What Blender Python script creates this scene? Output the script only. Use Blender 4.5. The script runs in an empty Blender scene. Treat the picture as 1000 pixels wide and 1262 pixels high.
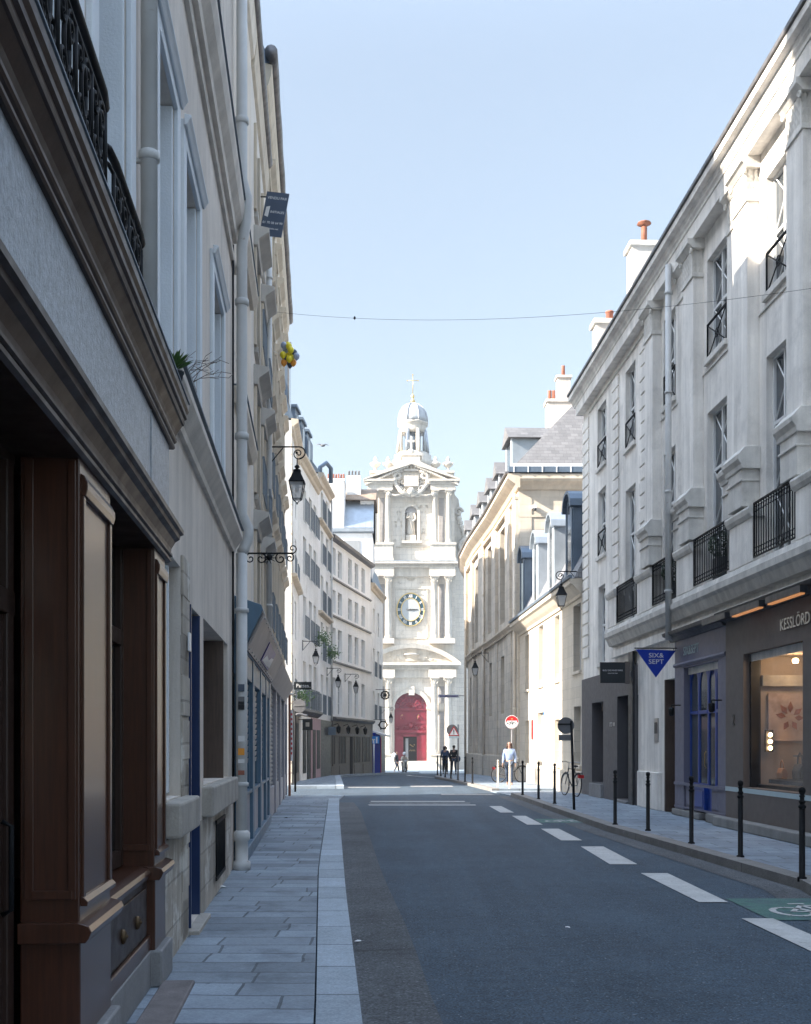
import bpy, bmesh, math, random
from math import sin, cos, pi, radians as R
from mathutils import Vector, Matrix
random.seed(7)
SC = bpy.context.scene
COL = SC.collection
# ---------------------------------------------------------------- camera constants
FPX, CX, HZ, CH = 1400.0, 500.0, 918.0, 1.68     # focal length in photo pixels, centre column, horizon row, eye height
def zat(y, Y): return CH + (HZ - y) * Y / FPX
def gz(Y):                                       # the street falls away gently towards the church
    if Y < 45: return 0.0
    if Y < 75: return -0.0003 * (Y - 45) ** 2
    return -0.27 - 0.018 * (min(Y, 152) - 75)
# ---------------------------------------------------------------- materials
def _new(name):
    m = bpy.data.materials.new(name); m.use_nodes = True
    nt = m.node_tree
    return m, nt, nt.nodes['Principled BSDF'], nt.nodes, nt.links
def mat(name, c, rough=.8, metal=0., nz=(3., .08), st=0., brick=None, bump=.0, bsc=60., spec=.5, coat=0., fine=.0,
        stain=None, emit=None, alpha=1., grain=0., trans=0., speck=None, tracks=0.):
    m, nt, P, N, L = _new(name)
    P.inputs['Roughness'].default_value = rough
    P.inputs['Metallic'].default_value = metal
    P.inputs['Specular IOR Level'].default_value = spec
    P.inputs['Coat Weight'].default_value = coat
    P.inputs['Coat Roughness'].default_value = .12
    P.inputs['Alpha'].default_value = alpha
    P.inputs['Transmission Weight'].default_value = trans
    tc = N.new('ShaderNodeTexCoord')
    def noise(sc, det=4, scale=(1, 1, 1), rough_=.6):
        n = N.new('ShaderNodeTexNoise'); n.inputs['Scale'].default_value = sc
        n.inputs['Detail'].default_value = det; n.inputs['Roughness'].default_value = rough_
        if scale != (1, 1, 1):
            mp = N.new('ShaderNodeMapping'); mp.inputs['Scale'].default_value = scale
            L.new(tc.outputs['Object'], mp.inputs['Vector']); L.new(mp.outputs[0], n.inputs['Vector'])
        else: L.new(tc.outputs['Object'], n.inputs['Vector'])
        return n.outputs['Fac']
    def rng(s, a, b, lo=.3, hi=.7):
        r = N.new('ShaderNodeMapRange'); r.inputs['From Min'].default_value = lo; r.inputs['From Max'].default_value = hi
        r.inputs['To Min'].default_value = a; r.inputs['To Max'].default_value = b
        L.new(s, r.inputs['Value']); return r.outputs[0]
    rgb = N.new('ShaderNodeRGB'); rgb.outputs[0].default_value = (*c, 1)
    cur = rgb.outputs[0]
    def scale(s):
        nonlocal cur
        v = N.new('ShaderNodeVectorMath'); v.operation = 'SCALE'
        L.new(cur, v.inputs[0]); L.new(s, v.inputs['Scale']); cur = v.outputs[0]
    if nz: scale(rng(noise(nz[0]), 1 - nz[1], 1 + nz[1]))
    if st: scale(rng(noise(2.2, 5, (1.6, 1.6, .12)), 1 - st, 1 + st * .4))
    if grain: scale(rng(noise(9., 6, (6, 6, .35)), 1 - grain, 1 + grain))
    if fine: scale(rng(noise(55., 3), 1 - fine, 1 + fine)); scale(rng(noise(14., 4), 1 - fine*.4, 1 + fine*.4))
    if tracks: scale(rng(noise(1., 3, (1.5, .06, 1)), 1 - tracks, 1 + tracks)); scale(rng(noise(.8, 7), 1 - tracks*.7, 1 + tracks*.7))
    if speck:
        x = N.new('ShaderNodeMix'); x.data_type = 'RGBA'; x.inputs['B'].default_value = (*speck[1], 1)
        L.new(rng(noise(speck[0], 2), 0, 1, speck[2], speck[2] + .06), x.inputs['Factor']); L.new(cur, x.inputs['A']); cur = x.outputs['Result']
    if stain:
        sc_, col, lo, hi = stain
        x = N.new('ShaderNodeMix'); x.data_type = 'RGBA'; x.inputs['B'].default_value = (*col, 1)
        L.new(rng(noise(sc_, 8, (1, 1, 1), .7), 0, 1, lo, hi), x.inputs['Factor']); L.new(cur, x.inputs['A']); cur = x.outputs['Result']
    h = None
    if brick:
        w, hh, mo, dv, mc, off = brick
        b = N.new('ShaderNodeTexBrick'); b.offset = off; b.inputs['Scale'].default_value = 1
        b.inputs['Brick Width'].default_value = w; b.squash = 1.35 if off not in (0, .5) else 1; b.squash_frequency = 3; b.inputs['Row Height'].default_value = hh
        b.inputs['Mortar Size'].default_value = mo; b.inputs['Mortar Smooth'].default_value = .3
        b.inputs['Color1'].default_value = (1 - dv,) * 3 + (1,); b.inputs['Color2'].default_value = (1 + dv, 1 + dv, 1 + dv, 1)
        b.inputs['Mortar'].default_value = (mc, mc, mc, 1)
        # slightly wavering joints
        nn = N.new('ShaderNodeTexNoise'); nn.inputs['Scale'].default_value = 1.7
        L.new(tc.outputs['UV'], nn.inputs['Vector'])
        sb = N.new('ShaderNodeVectorMath'); sb.operation = 'SCALE'; sb.inputs['Scale'].default_value = min(w, hh) * (.22 if 'paving' in name else .07)
        L.new(nn.outputs['Color'], sb.inputs[0])
        ad = N.new('ShaderNodeVectorMath'); ad.operation = 'ADD'
        L.new(tc.outputs['UV'], ad.inputs[0]); L.new(sb.outputs[0], ad.inputs[1]); L.new(ad.outputs[0], b.inputs['Vector'])
        v = N.new('ShaderNodeVectorMath'); v.operation = 'MULTIPLY'
        L.new(cur, v.inputs[0]); L.new(b.outputs['Color'], v.inputs[1]); cur = v.outputs[0]
        iv = N.new('ShaderNodeMath'); iv.operation = 'SUBTRACT'; iv.inputs[0].default_value = 1; L.new(b.outputs['Fac'], iv.inputs[1]); h = iv.outputs[0]
    L.new(cur, P.inputs['Base Color'])
    if rough > .4: L.new(rng(noise(7.), max(.02, rough - .08), min(1, rough + .08)), P.inputs['Roughness'])
    if bump or h is not None:
        bm_ = N.new('ShaderNodeBump'); bm_.inputs['Distance'].default_value = .012; bm_.inputs['Strength'].default_value = max(bump, .35)
        n = noise(bsc, 6)
        if h is not None:
            a = N.new('ShaderNodeMath'); a.operation = 'MULTIPLY_ADD'; a.inputs[1].default_value = bump * .8
            L.new(n, a.inputs[0]); L.new(h, a.inputs[2]); n = a.outputs[0]
        L.new(n, bm_.inputs['Height']); L.new(bm_.outputs[0], P.inputs['Normal'])
    if emit:
        P.inputs['Emission Color'].default_value = (*emit[0], 1); P.inputs['Emission Strength'].default_value = emit[1]
    return m
class M: pass
M.plaster = mat('cream_plaster', (.70, .64, .57), .85, nz=(1.2, .10), st=.20, bump=.15, fine=.03)
M.plaster_pink = mat('rosy_plaster', (.68, .61, .54), .85, nz=(1.0, .12), st=.20, bump=.2, fine=.04)
M.trim_blue = mat('pale_painted_trim', (.68, .72, .76), .6, nz=(2., .05), st=.06, bump=.05)
M.plaster_warm = mat('warm_plaster', (.72, .64, .54), .85, nz=(1.2, .08), st=.12, bump=.15)
M.ashlar_old = mat('old_limestone', (.44, .39, .33), .9, nz=(2.5, .16), st=.22, brick=(.7, .34, .012, .08, .75, .5), bump=.5, bsc=25, stain=(2.2, (.60, .57, .52), .52, .6))
M.stone_r1 = mat('grey_limestone', (.84, .80, .745), .85, nz=(1.3, .10), st=.26, bump=.3, fine=.05, stain=(.9, (.50, .48, .45), .53, .76))
M.trim_r1 = mat('weathered_limestone_trim', (.70, .67, .62), .85, nz=(3., .14), st=.24, bump=.3, fine=.04, stain=(1.7, (.30, .28, .26), .6, .8))
M.ashlar_r2 = mat('pale_ashlar', (.58, .51, .42), .85, nz=(1.5, .08), st=.10, brick=(.85, .36, .01, .05, .84, .5), bump=.2, bsc=30)
M.ashlar_r3 = mat('weathered_ashlar', (.60, .53, .44), .88, nz=(1.1, .12), st=.26, brick=(1.0, .42, .012, .07, .8, .5), bump=.3, bsc=20, stain=(.7, (.34, .31, .28), .55, .75))
M.trim_r3 = mat('ochre_stone_trim', (.62, .53, .42), .85, nz=(1.5, .1), st=.18, bump=.2)
M.church = mat('church_limestone', (.76, .695, .61), .85, nz=(.35, .08), st=.15, brick=(1.6, .62, .03, .05, .82, .5), bump=.2, bsc=6, stain=(.35, (.50, .46, .42), .56, .8))
M.church_trim = mat('church_carved_stone', (.60, .55, .48), .85, nz=(.8, .16), st=.18, bump=.5, bsc=5)
M.lead = mat('weathered_lead', (.40, .42, .44), .55, nz=(.8, .15), st=.2)
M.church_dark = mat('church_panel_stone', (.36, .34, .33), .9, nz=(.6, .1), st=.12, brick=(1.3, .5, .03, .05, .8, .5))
M.white_far = mat('white_render', (.86, .85, .83), .85, nz=(.8, .05), st=.08, bump=.1, stain=(.45, (.62, .58, .52), .58, .8))
M.white_far2 = mat('offwhite_render', (.82, .805, .78), .85, nz=(.7, .07), st=.12, bump=.1, stain=(.6, (.55, .51, .46), .55, .75))
M.grey_far = mat('grey_stone_lintel', (.5, .47, .43), .85, nz=(2, .1), st=.15)
M.slate = mat('slate_roof', (.20, .20, .21), .55, nz=(1.5, .15), brick=(.32, .16, .008, .18, .55, .5), bump=.2)
M.slate_lt = mat('weathered_slate_roof', (.15, .145, .145), .7, nz=(1.0, .15), brick=(.34, .17, .008, .16, .6, .5), bump=.2)
M.zinc = mat('zinc_sheet', (.38, .42, .46), .42, metal=.55, nz=(1.2, .12), st=.12)
M.zinc_dk = mat('dark_zinc', (.13, .17, .22), .45, metal=.4, nz=(1.5, .15), st=.1)
M.gutter = mat('old_gutter_zinc', (.17, .16, .16), .5, metal=.4, nz=(5, .25), st=.25, brick=(.5, 5, .008, .08, .5, 0))
M.pipe = mat('painted_pipe', (.56, .56, .55), .5, nz=(4, .08), st=.14, stain=(6, (.33, .28, .24), .64, .7))
M.iron = mat('black_iron', (.006, .0065, .008), .6, nz=(20, .2), spec=.18)
M.iron_blue = mat('dark_blue_iron', (.16, .19, .22), .6, nz=(8, .15))
M.glass = mat('window_glass', (.055, .065, .075), .06, nz=(2., .3), spec=.9)
M.glass_lt = mat('curtained_window_glass', (.30, .31, .32), .18, nz=(1.5, .15), spec=.8)
M.white = mat('white_window_paint', (.70, .70, .69), .5, nz=(3, .05))
M.shutter = mat('pale_shutter', (.52, .56, .59), .6, nz=(3, .06), brick=(5, .045, .006, .02, .55, 0))
M.wood = mat('varnished_mahogany', (.055, .019, .0095), .32, nz=(1.2, .12), grain=.28, coat=.22, spec=.5)
M.wood_dk = mat('dark_varnished_wood', (.030, .016, .012), .42, nz=(1.2, .12), grain=.2, coat=.0, spec=.3)
M.wood_br = mat('brown_door_wood', (.075, .048, .036), .5, nz=(2, .2), grain=.25)
M.fascia_blue = mat('hammered_grey_fascia', (.30, .33, .37), .38, nz=(22, .28), bump=.9, bsc=45, spec=.7)
M.shopglass = mat('shop_glass', (.010, .011, .012), .06, nz=None, spec=.4)
M.farglass = mat('dim_shop_glass', (.02, .021, .023), .5, nz=(2, .3), spec=.2)
M.plinth = mat('granite_plinth', (.21, .21, .215), .6, nz=(5, .12), fine=.12)
M.step_stone = mat('worn_red_step', (.17, .15, .148), .8, nz=(6, .2), fine=.1, bump=.2)
M.door_blue = mat('navy_door_paint', (.010, .028, .095), .35, nz=(3, .1), stain=(14, (.12, .12, .13), .70, .74))
M.shop_blue = mat('slate_blue_paint', (.085, .155, .225), .45, nz=(3, .12), st=.15)
M.shop_panel = mat('taupe_panel', (.34, .30, .285), .5, nz=(2, .08), st=.1)
M.panel_lt = mat('grey_lilac_panel', (.36, .35, .38), .6, nz=(2, .1), st=.15)
M.blind = mat('roller_shutter', (.20, .215, .235), .5, metal=.2, nz=(2, .1), st=.1)
M.taupe = mat('taupe_shopfront', (.125, .105, .095), .65, nz=(1.5, .06), fine=.05)
M.slate_shop = mat('slate_grey_shopfront', (.085, .08, .085), .6, nz=(1.5, .07))
M.shop_dk = mat('near_black_paint', (.015, .017, .022), .45, nz=(3, .15))
M.lilac = mat('lilac_grey_shopfront', (.135, .135, .19), .55, nz=(1.5, .06))
M.royal = mat('royal_blue_paint', (.008, .045, .27), .35, nz=(3, .08))
M.sign_blue = mat('royal_blue_sign', (.004, .035, .36), .3, nz=(3, .05))
M.band_blue = mat('pale_blue_band', (.42, .52, .55), .6, nz=(3, .06))
M.letter = mat('pale_lettering', (.75, .75, .75), .4, nz=None)
M.letter_metal = mat('steel_lettering', (.45, .44, .42), .3, metal=.7, nz=None)
M.asphalt = mat('asphalt', (.053, .078, .106), .8, nz=(.5, .14), bump=1., bsc=60, fine=.8, tracks=.16, speck=(34., (.26, .29, .32), .645), spec=.4, stain=(1.3, (.070, .10, .135), .50, .85))
M.asphalt_dk = mat('old_asphalt_strip', (.088, .094, .102), .85, nz=(.9, .22), bump=.9, bsc=60, fine=.7, tracks=.16, speck=(30., (.24, .26, .28), .65), stain=(2.5, (.085, .095, .105), .55, .8))
M.asphalt_jt = mat('tarred_joint', (.025, .028, .032), .7, nz=(4, .2))
M.slabs = mat('paving_slabs', (.215, .255, .30), .72, nz=(1.1, .14), brick=(.72, .36, .012, .26, .45, .43), bump=.5, bsc=18, fine=.16, stain=(1.6, (.11, .13, .155), .50, .72), tracks=.08, speck=(9., (.10, .125, .155), .70))
M.slabs_r = mat('paving_slabs_grey', (.215, .26, .31), .75, nz=(1.3, .16), brick=(.75, .42, .014, .15, .5, .5), bump=.45, bsc=20, fine=.16, stain=(1.6, (.12, .14, .165), .52, .75), tracks=.06)
M.kerb = mat('granite_kerb', (.34, .395, .45), .75, nz=(2.5, .10), brick=(5, .9, .014, .14, .35, 0), bump=.4, bsc=60, fine=.22)
M.kerb_r = mat('dark_granite_kerb', (.22, .21, .20), .8, nz=(2.5, .15), brick=(5, .9, .014, .1, .5, 0), bump=.4, bsc=60, fine=.2)
M.paint_rd = mat('worn_road_paint', (.50, .50, .49), .75, nz=(3, .12), fine=.12, stain=(9, (.16, .16, .16), .60, .70))
M.paint_old = mat('faded_road_paint', (.30, .30, .30), .8, nz=(3, .12), fine=.2, stain=(5, (.08, .08, .08), .50, .62))
M.green_rd = mat('green_road_paint', (.07, .16, .14), .8, nz=(3, .15), fine=.3, stain=(3, (.058, .082, .11), .49, .68))
M.door_red = mat('crimson_door_paint', (.19, .010, .026), .5, nz=(1, .12), grain=.08)
M.door_red_dk = mat('dark_crimson_tracery', (.13, .012, .03), .5, nz=(1, .2))
M.dark = mat('dark_interior', (.006, .006, .007), .9, nz=None)
M.gold = mat('gilding', (.75, .55, .22), .3, metal=.8, nz=None)
M.brass = mat('brass', (.42, .28, .12), .3, metal=.8, nz=None)
M.clock_blue = mat('clock_ring_enamel', (.012, .055, .08), .5, nz=(2, .2))
M.clock_face = mat('clock_face', (.40, .41, .41), .5, nz=(1, .03))
M.terracotta = mat('terracotta', (.34, .13, .085), .85, nz=(6, .15))
M.chimney = mat('chimney_render', (.60, .555, .51), .9, nz=(1.5, .1), st=.2, bump=.2)
M.rooftile = mat('brown_tiles', (.30, .22, .16), .8, nz=(2, .15), brick=(.3, .2, .01, .15, .6, .5))
M.leaf = mat('green_leaves', (.06, .13, .03), .5, nz=(30, .35))
M.leaf_dk = mat('box_leaves', (.022, .040, .016), .6, nz=(40, .4))
M.pot = mat('dark_planter', (.05, .055, .06), .6, nz=(5, .1))
M.twig = mat('dry_twig', (.10, .075, .06), .8, nz=None)
M.red_sign = mat('red_sign_paint', (.50, .015, .02), .35, nz=None)
M.sign_grey = mat('sign_back_aluminium', (.16, .16, .17), .5, metal=.3, nz=(8, .15))
M.sign_white = mat('white_sign_paint', (.75, .76, .78), .4, nz=None)
M.sign_blue2 = mat('traffic_blue', (.02, .22, .62), .35, nz=None)
M.sign_dk = mat('estate_sign_blue_grey', (.075, .10, .15), .4, nz=(4, .08))
M.sign_black = mat('black_sign', (.012, .016, .02), .4, nz=None)
M.rust = mat('rusty_post', (.24, .09, .05), .7, nz=(6, .25))
M.beige_post = mat('cream_post_paint', (.55, .50, .42), .5, nz=(5, .1))
M.banner_blue = mat('cobalt_banner', (.015, .035, .30), .9, nz=(3, .1), spec=.1)
M.banner_red = mat('red_banner', (.35, .015, .04), .9, nz=None, spec=.1)
M.pub = mat('brown_grey_pub_front', (.15, .135, .12), .6, nz=(1, .1), st=.1)
M.pink = mat('faded_pink_front', (.42, .28, .30), .7, nz=(1, .1), st=.15)
M.skin = mat('skin', (.34, .20, .15), .55, nz=None)
M.hair_br = mat('brown_hair', (.035, .015, .009), .6, nz=(30, .3))
M.hair_dk = mat('dark_hair', (.02, .015, .012), .5, nz=(30, .3))
M.shirt = mat('pale_blue_shirt', (.22, .29, .45), .8, nz=(4, .1))
M.jeans = mat('blue_jeans', (.03, .045, .075), .85, nz=(6, .15))
M.navy = mat('navy_coat', (.02, .045, .10), .8, nz=(5, .15))
M.blackcl = mat('dark_cloth', (.02, .02, .024), .85, nz=(5, .2))
M.tan = mat('tan_leather', (.35, .18, .09), .6, nz=None)
M.cream = mat('cream_cloth', (.62, .56, .48), .8, nz=None)
M.rubber = mat('rubber', (.015, .015, .016), .7, nz=None)
M.steel = mat('steel', (.45, .45, .46), .3, metal=.9, nz=None)
M.bike = mat('dark_bike_paint', (.03, .035, .04), .35, nz=None)
M.yellow = mat('yellow_balloon', (.80, .66, .02), .3, nz=None)
M.orange = mat('orange_balloon', (.80, .32, .04), .3, nz=None)
M.greyb = mat('lavender_grey_balloon', (.33, .38, .52), .3, nz=None)
M.navyb = mat('dark_blue_balloon', (.04, .07, .12), .3, nz=None)
M.lampglass = mat('lantern_glass', (.62, .63, .64), .12, nz=None, alpha=.5)
M.clear = mat('clear_glass', (.9, .93, .95), .02, nz=None, alpha=.12, spec=.8)
M.warm = mat('lit_lamp', (1, .8, .5), .5, nz=None, emit=((1, .62, .28), 6.))
M.warm_dim = mat('lit_tube', (.5, .25, .1), .5, nz=None, emit=((1, .42, .16), .10))
M.sill = mat('worn_sill_stone', (.40, .37, .33), .85, nz=(3., .14), st=.2, bump=.35, fine=.08)
M.shoestone = mat('dark_plinth_stone', (.24, .235, .225), .85, nz=(2.5, .15), st=.2, bump=.3, fine=.1)
M.bronze = mat('dark_bronze', (.10, .065, .035), .45, metal=.7, nz=(20, .2))
M.shopwall = mat('display_wall', (.34, .28, .235), .8, nz=(2, .1))
M.poster = mat('display_poster', (.42, .33, .30), .7, nz=(2, .15), stain=(2.5, (.22, .15, .13), .5, .7))
M.mural = mat('faded_mural', (.46, .46, .47), .8, nz=(2, .2), stain=(1.8, (.14, .20, .32), .52, .66))
M.violet = mat('sign_violet', (.05, .03, .20), .4, nz=(8, .3))
# ---------------------------------------------------------------- frames
class F:
    """wall frame: u runs with world Y along the wall line, v points out of the wall, z up"""
    def __init__(s, pts, side):
        s.p = pts; s.side = side
        s.kn = [p[0] for p in pts[1:-1]]
        s.sl = [(pts[i+1][1]-pts[i][1])/(pts[i+1][0]-pts[i][0]) for i in range(len(pts)-1)]
        s.mid = [(pts[i+1][0]+pts[i][0])/2 for i in range(len(pts)-1)]
    def X(s, u):
        i = 0
        while i < len(s.sl)-1 and u > s.p[i+1][0]: i += 1
        return s.p[i][1] + s.sl[i]*(u - s.p[i][0])
    def b(s, u):
        if u <= s.mid[0]: return s.sl[0]
        if u >= s.mid[-1]: return s.sl[-1]
        for i in range(len(s.mid)-1):
            if u <= s.mid[i+1]:
                t = (u-s.mid[i])/(s.mid[i+1]-s.mid[i]); return s.sl[i]*(1-t)+s.sl[i+1]*t
    def w(s, u, v, z):
        b = s.b(u); n = math.hypot(1, b)
        return Vector((s.X(u)+s.side*v/n, u - s.side*b*v/n, z))
    def col(s, x, v=0.):
        lo, hi = s.p[0][0], s.p[-1][0]+60
        f = lambda u: (s.w(u, v, 0).x/s.w(u, v, 0).y*FPX + CX - x)
        lo = max(.8, lo-12)
        a = f(lo)
        for _ in range(60):
            mid = (lo+hi)/2
            if (f(mid) > 0) == (a > 0): lo = mid
            else: hi = mid
        return lo
    def split(s, u0, u1):
        return [u0]+[k for k in s.kn if u0+1e-4 < k < u1-1e-4]+[u1]
class FW:
    """plane facing the camera: u = world X, v = towards -Y"""
    kn = []
    def __init__(s, Y0): s.Y0 = Y0
    def w(s, u, v, z): return Vector((u, s.Y0 - v, z))
    def split(s, a, b): return [a, b]
class FI:
    kn = []
    def w(s, u, v, z): return Vector((u, v, z))
    def split(s, a, b): return [a, b]
ID = FI()
ORG = {}
# ---------------------------------------------------------------- mesh builder
class MB:
    def __init__(s, fr=ID): s.f = fr; s.v = []; s.q = []; s.sm = []
    def add(s, vs, fs, smooth=False):
        o = len(s.v); s.v += [tuple(p) for p in vs]
        s.q += [tuple(o+i for i in f) for f in fs]; s.sm += [smooth]*len(fs)
        return s
    def box(s, u0, u1, v0, v1, z0, z1):
        us = s.f.split(min(u0, u1), max(u0, u1))
        for a, b in zip(us, us[1:]):
            s.add([(a, v0, z0), (b, v0, z0), (b, v1, z0), (a, v1, z0), (a, v0, z1), (b, v0, z1), (b, v1, z1), (a, v1, z1)],
                  [(0, 3, 2, 1), (4, 5, 6, 7), (0, 1, 5, 4), (1, 2, 6, 5), (2, 3, 7, 6), (3, 0, 4, 7)])
        return s
    def prism(s, prof, u0, u1):                 # profile in (v, z)
        us = s.f.split(u0, u1); n = len(prof)
        vs = [(u, p[0], p[1]) for u in us for p in prof]
        fs = [(k*n+i, k*n+(i+1) % n, (k+1)*n+(i+1) % n, (k+1)*n+i) for k in range(len(us)-1) for i in range(n)]
        fs += [tuple(range(n)), tuple((len(us)-1)*n+i for i in reversed(range(n)))]
        return s.add(vs, fs)
    def puz(s, prof, v0, v1):                   # profile in (u, z) pushed along v
        n = len(prof)
        return s.add([(p[0], v0, p[1]) for p in prof]+[(p[0], v1, p[1]) for p in prof],
                     [(i, (i+1) % n, n+(i+1) % n, n+i) for i in range(n)]+[tuple(range(n)), tuple(n+i for i in reversed(range(n)))])
    def puv(s, prof, z0, z1):
        n = len(prof)
        return s.add([(p[0], p[1], z0) for p in prof]+[(p[0], p[1], z1) for p in prof],
                     [(i, (i+1) % n, n+(i+1) % n, n+i) for i in range(n)]+[tuple(range(n)), tuple(n+i for i in reversed(range(n)))])
    def quad(s, a, b, c, d): return s.add([a, b, c, d], [(0, 1, 2, 3)])
    def wall(s, u0, u1, z0, z1, ops, depth=.2, v=0.):
        U = sorted({u0, u1, *[o[0] for o in ops], *[o[1] for o in ops], *[k for k in s.f.kn if u0 < k < u1]})
        Z = sorted({z0, z1, *[o[2] for o in ops], *[o[3] for o in ops]})
        U = [a for a in U if u0 <= a <= u1]; Z = [a for a in Z if z0 <= a <= z1]
        for a, b in zip(U, U[1:]):
            for c, d in zip(Z, Z[1:]):
                mu, mz = (a+b)/2, (c+d)/2
                if any(o[0] < mu < o[1] and o[2] < mz < o[3] for o in ops): continue
                s.quad((a, v, c), (b, v, c), (b, v, d), (a, v, d))
        for o in ops:
            a, b, c, d = o[:4]; dp = v-(o[4] if len(o) > 4 else depth)
            s.quad((a, v, c), (a, dp, c), (a, dp, d), (a, v, d)); s.quad((b, v, c), (b, dp, c), (b, dp, d), (b, v, d))
            s.quad((a, v, c), (b, v, c), (b, dp, c), (a, dp, c)); s.quad((a, v, d), (b, v, d), (b, dp, d), (a, dp, d))
        return s
    def lathe(s, prof, c=(0, 0, 0), n=12, sx=1., sy=1., rot=0.):   # profile (r, z)
        m = len(prof)
        vs = [(c[0]+sx*r*cos(2*pi*k/n+rot), c[1]+sy*r*sin(2*pi*k/n+rot), c[2]+z) for r, z in prof for k in range(n)]
        fs = [(i*n+k, i*n+(k+1) % n, (i+1)*n+(k+1) % n, (i+1)*n+k) for i in range(m-1) for k in range(n)]
        fs += [tuple(range(n)), tuple((m-1)*n+k for k in reversed(range(n)))]
        return s.add(vs, fs, n > 6)
    def tube(s, pts, r, n=6, r1=None):
        P = [Vector(p) for p in pts]; vs = []; up = None; m = len(P)
        for i, p in enumerate(P):
            t = (P[min(i+1, m-1)]-P[max(i-1, 0)])
            if t.length < 1e-9: t = Vector((0, 0, 1))
            t.normalize()
            if up is None: up = Vector((0, 0, 1)) if abs(t.z) < .9 else Vector((1, 0, 0))
            a = (up - t*up.dot(t))
            if a.length < 1e-6: a = t.orthogonal()
            a.normalize(); b = t.cross(a); up = a
            rr = r if r1 is None else r+(r1-r)*i/(m-1)
            vs += [tuple(p+a*rr*cos(2*pi*k/n)+b*rr*sin(2*pi*k/n)) for k in range(n)]
        fs = [(i*n+k, i*n+(k+1) % n, (i+1)*n+(k+1) % n, (i+1)*n+k) for i in range(m-1) for k in range(n)]
        fs += [tuple(range(n)), tuple((m-1)*n+k for k in reversed(range(n)))]
        return s.add(vs, fs, n > 4)
    def ball(s, c, r, n=8, sx=1, sy=1, sz=1):
        m = max(4, n//2+1)
        s.lathe([(max(.001, r*sin(pi*i/m)), -r*sz*cos(pi*i/m)) for i in range(m+1)], c, n, sx, sy)
        for i in range(len(s.sm)-1): pass
        return s
    def ring(s, c, r, t, n=20, axis='v', m=6, sx=1., sz=1.):
        pts = []
        for k in range(n+1):
            a = 2*pi*k/n
            pts.append((c[0]+r*sx*cos(a), c[1], c[2]+r*sz*sin(a)) if axis == 'v' else (c[0], c[1]+r*cos(a), c[2]+r*sin(a)) if axis == 'u' else (c[0]+r*cos(a), c[1]+r*sin(a), c[2]))
        return s.tube(pts, t, m)
    def spiral(s, c, r0, turns, t, a0=0., d=1, n=18, plane='uz', r1=.15):
        pts = []
        for k in range(n+1):
            f = k/n; a = a0+d*2*pi*turns*f; r = r0*(1-f*(1-r1))
            if plane == 'uz': pts.append((c[0]+r*cos(a), c[1], c[2]+r*sin(a)))
            else: pts.append((c[0], c[1]+r*cos(a), c[2]+r*sin(a)))
        return s.tube(pts, t, 5)
    def build(s, name, m, par=None, loc=None, bevel=0., recalc=True):
        me = bpy.data.meshes.new(name)
        org = ORG[par] if par is not None else Vector(loc if loc is not None else (0, 0, 0))
        W = [s.f.w(*p)-org for p in s.v]
        me.from_pydata(W, [], s.q)
        uv = me.uv_layers.new(name='UVMap')
        V = s.v
        for pi_, p in enumerate(me.polygons):
            vs = [V[i] for i in p.vertices]
            n = Vector((0, 0, 0))
            for i in range(len(vs)):
                a, b = vs[i], vs[(i+1) % len(vs)]
                n += Vector(((a[1]-b[1])*(a[2]+b[2]), (a[2]-b[2])*(a[0]+b[0]), (a[0]-b[0])*(a[1]+b[1])))
            ax = max(range(3), key=lambda k: abs(n[k])-(.0001*k))
            if n.length and abs(n.z)/n.length > .35 and abs(n.z)/n.length < .97: ax = 0 if abs(n.x) > abs(n.y) else 1
            for li, i in zip(p.loop_indices, p.vertices):
                q = V[i]
                uv.data[li].uv = (q[0], q[1]) if ax == 2 else (q[1], q[2]) if ax == 0 else (q[0], q[2])
            p.use_smooth = s.sm[pi_]
        if recalc:
            bm = bmesh.new(); bm.from_mesh(me); bmesh.ops.recalc_face_normals(bm, faces=bm.faces); bm.to_mesh(me); bm.free()
        me.materials.append(m)
        o = bpy.data.objects.new(name, me); COL.objects.link(o)
        if par is not None: o.parent = par
        else: o.location = org
        ORG[o] = org
        if bevel:
            b = o.modifiers.new('edge', 'BEVEL'); b.width = bevel; b.segments = 2; b.limit_method = 'ANGLE'; b.angle_limit = R(50)
        return o
def tag(o, label, cat=None, group=None, kind=None):
    if label: o['label'] = label
    if cat: o['category'] = cat
    if group: o['group'] = group
    if kind: o['kind'] = kind
    return o
def root(name, label, cat, loc=(0, 0, 0), group=None):
    o = bpy.data.objects.new(name, None); COL.objects.link(o); o.location = loc; o.empty_display_size = .2
    ORG[o] = Vector(loc); return tag(o, label, cat, group)
def dup(o, loc=None, rz=None, label=None, parent=None, scale=None):
    c = o.copy(); COL.objects.link(c); c.parent = parent
    if loc is not None: c.location = loc
    if rz is not None: c.rotation_euler = (0, 0, rz)
    if scale: c.scale = scale
    if label: c['label'] = label
    for ch in list(o.children): dup(ch, parent=c)
    return c
def text(body, size, org, xd, up, m, name, par, ext=.004, align='LEFT', sx=1.):
    cu = bpy.data.curves.new(name, 'FONT'); cu.body = body; cu.size = size; cu.extrude = ext; cu.align_x = align; cu.resolution_u = 3
    t = bpy.data.objects.new(name, cu); COL.objects.link(t)
    dg = bpy.context.evaluated_depsgraph_get(); dg.update()
    me = bpy.data.meshes.new_from_object(t.evaluated_get(dg)); bpy.data.objects.remove(t)
    X = Vector(xd).normalized(); U = Vector(up).normalized(); Nn = X.cross(U); O = Vector(org)-ORG[par]
    for v in me.vertices: v.co = O+X*v.co.x*sx+U*v.co.y+Nn*v.co.z
    me.materials.clear(); me.materials.append(m); me.name = name
    o = bpy.data.objects.new(name, me); COL.objects.link(o); o.parent = par; ORG[o] = ORG[par]
    return o
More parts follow.
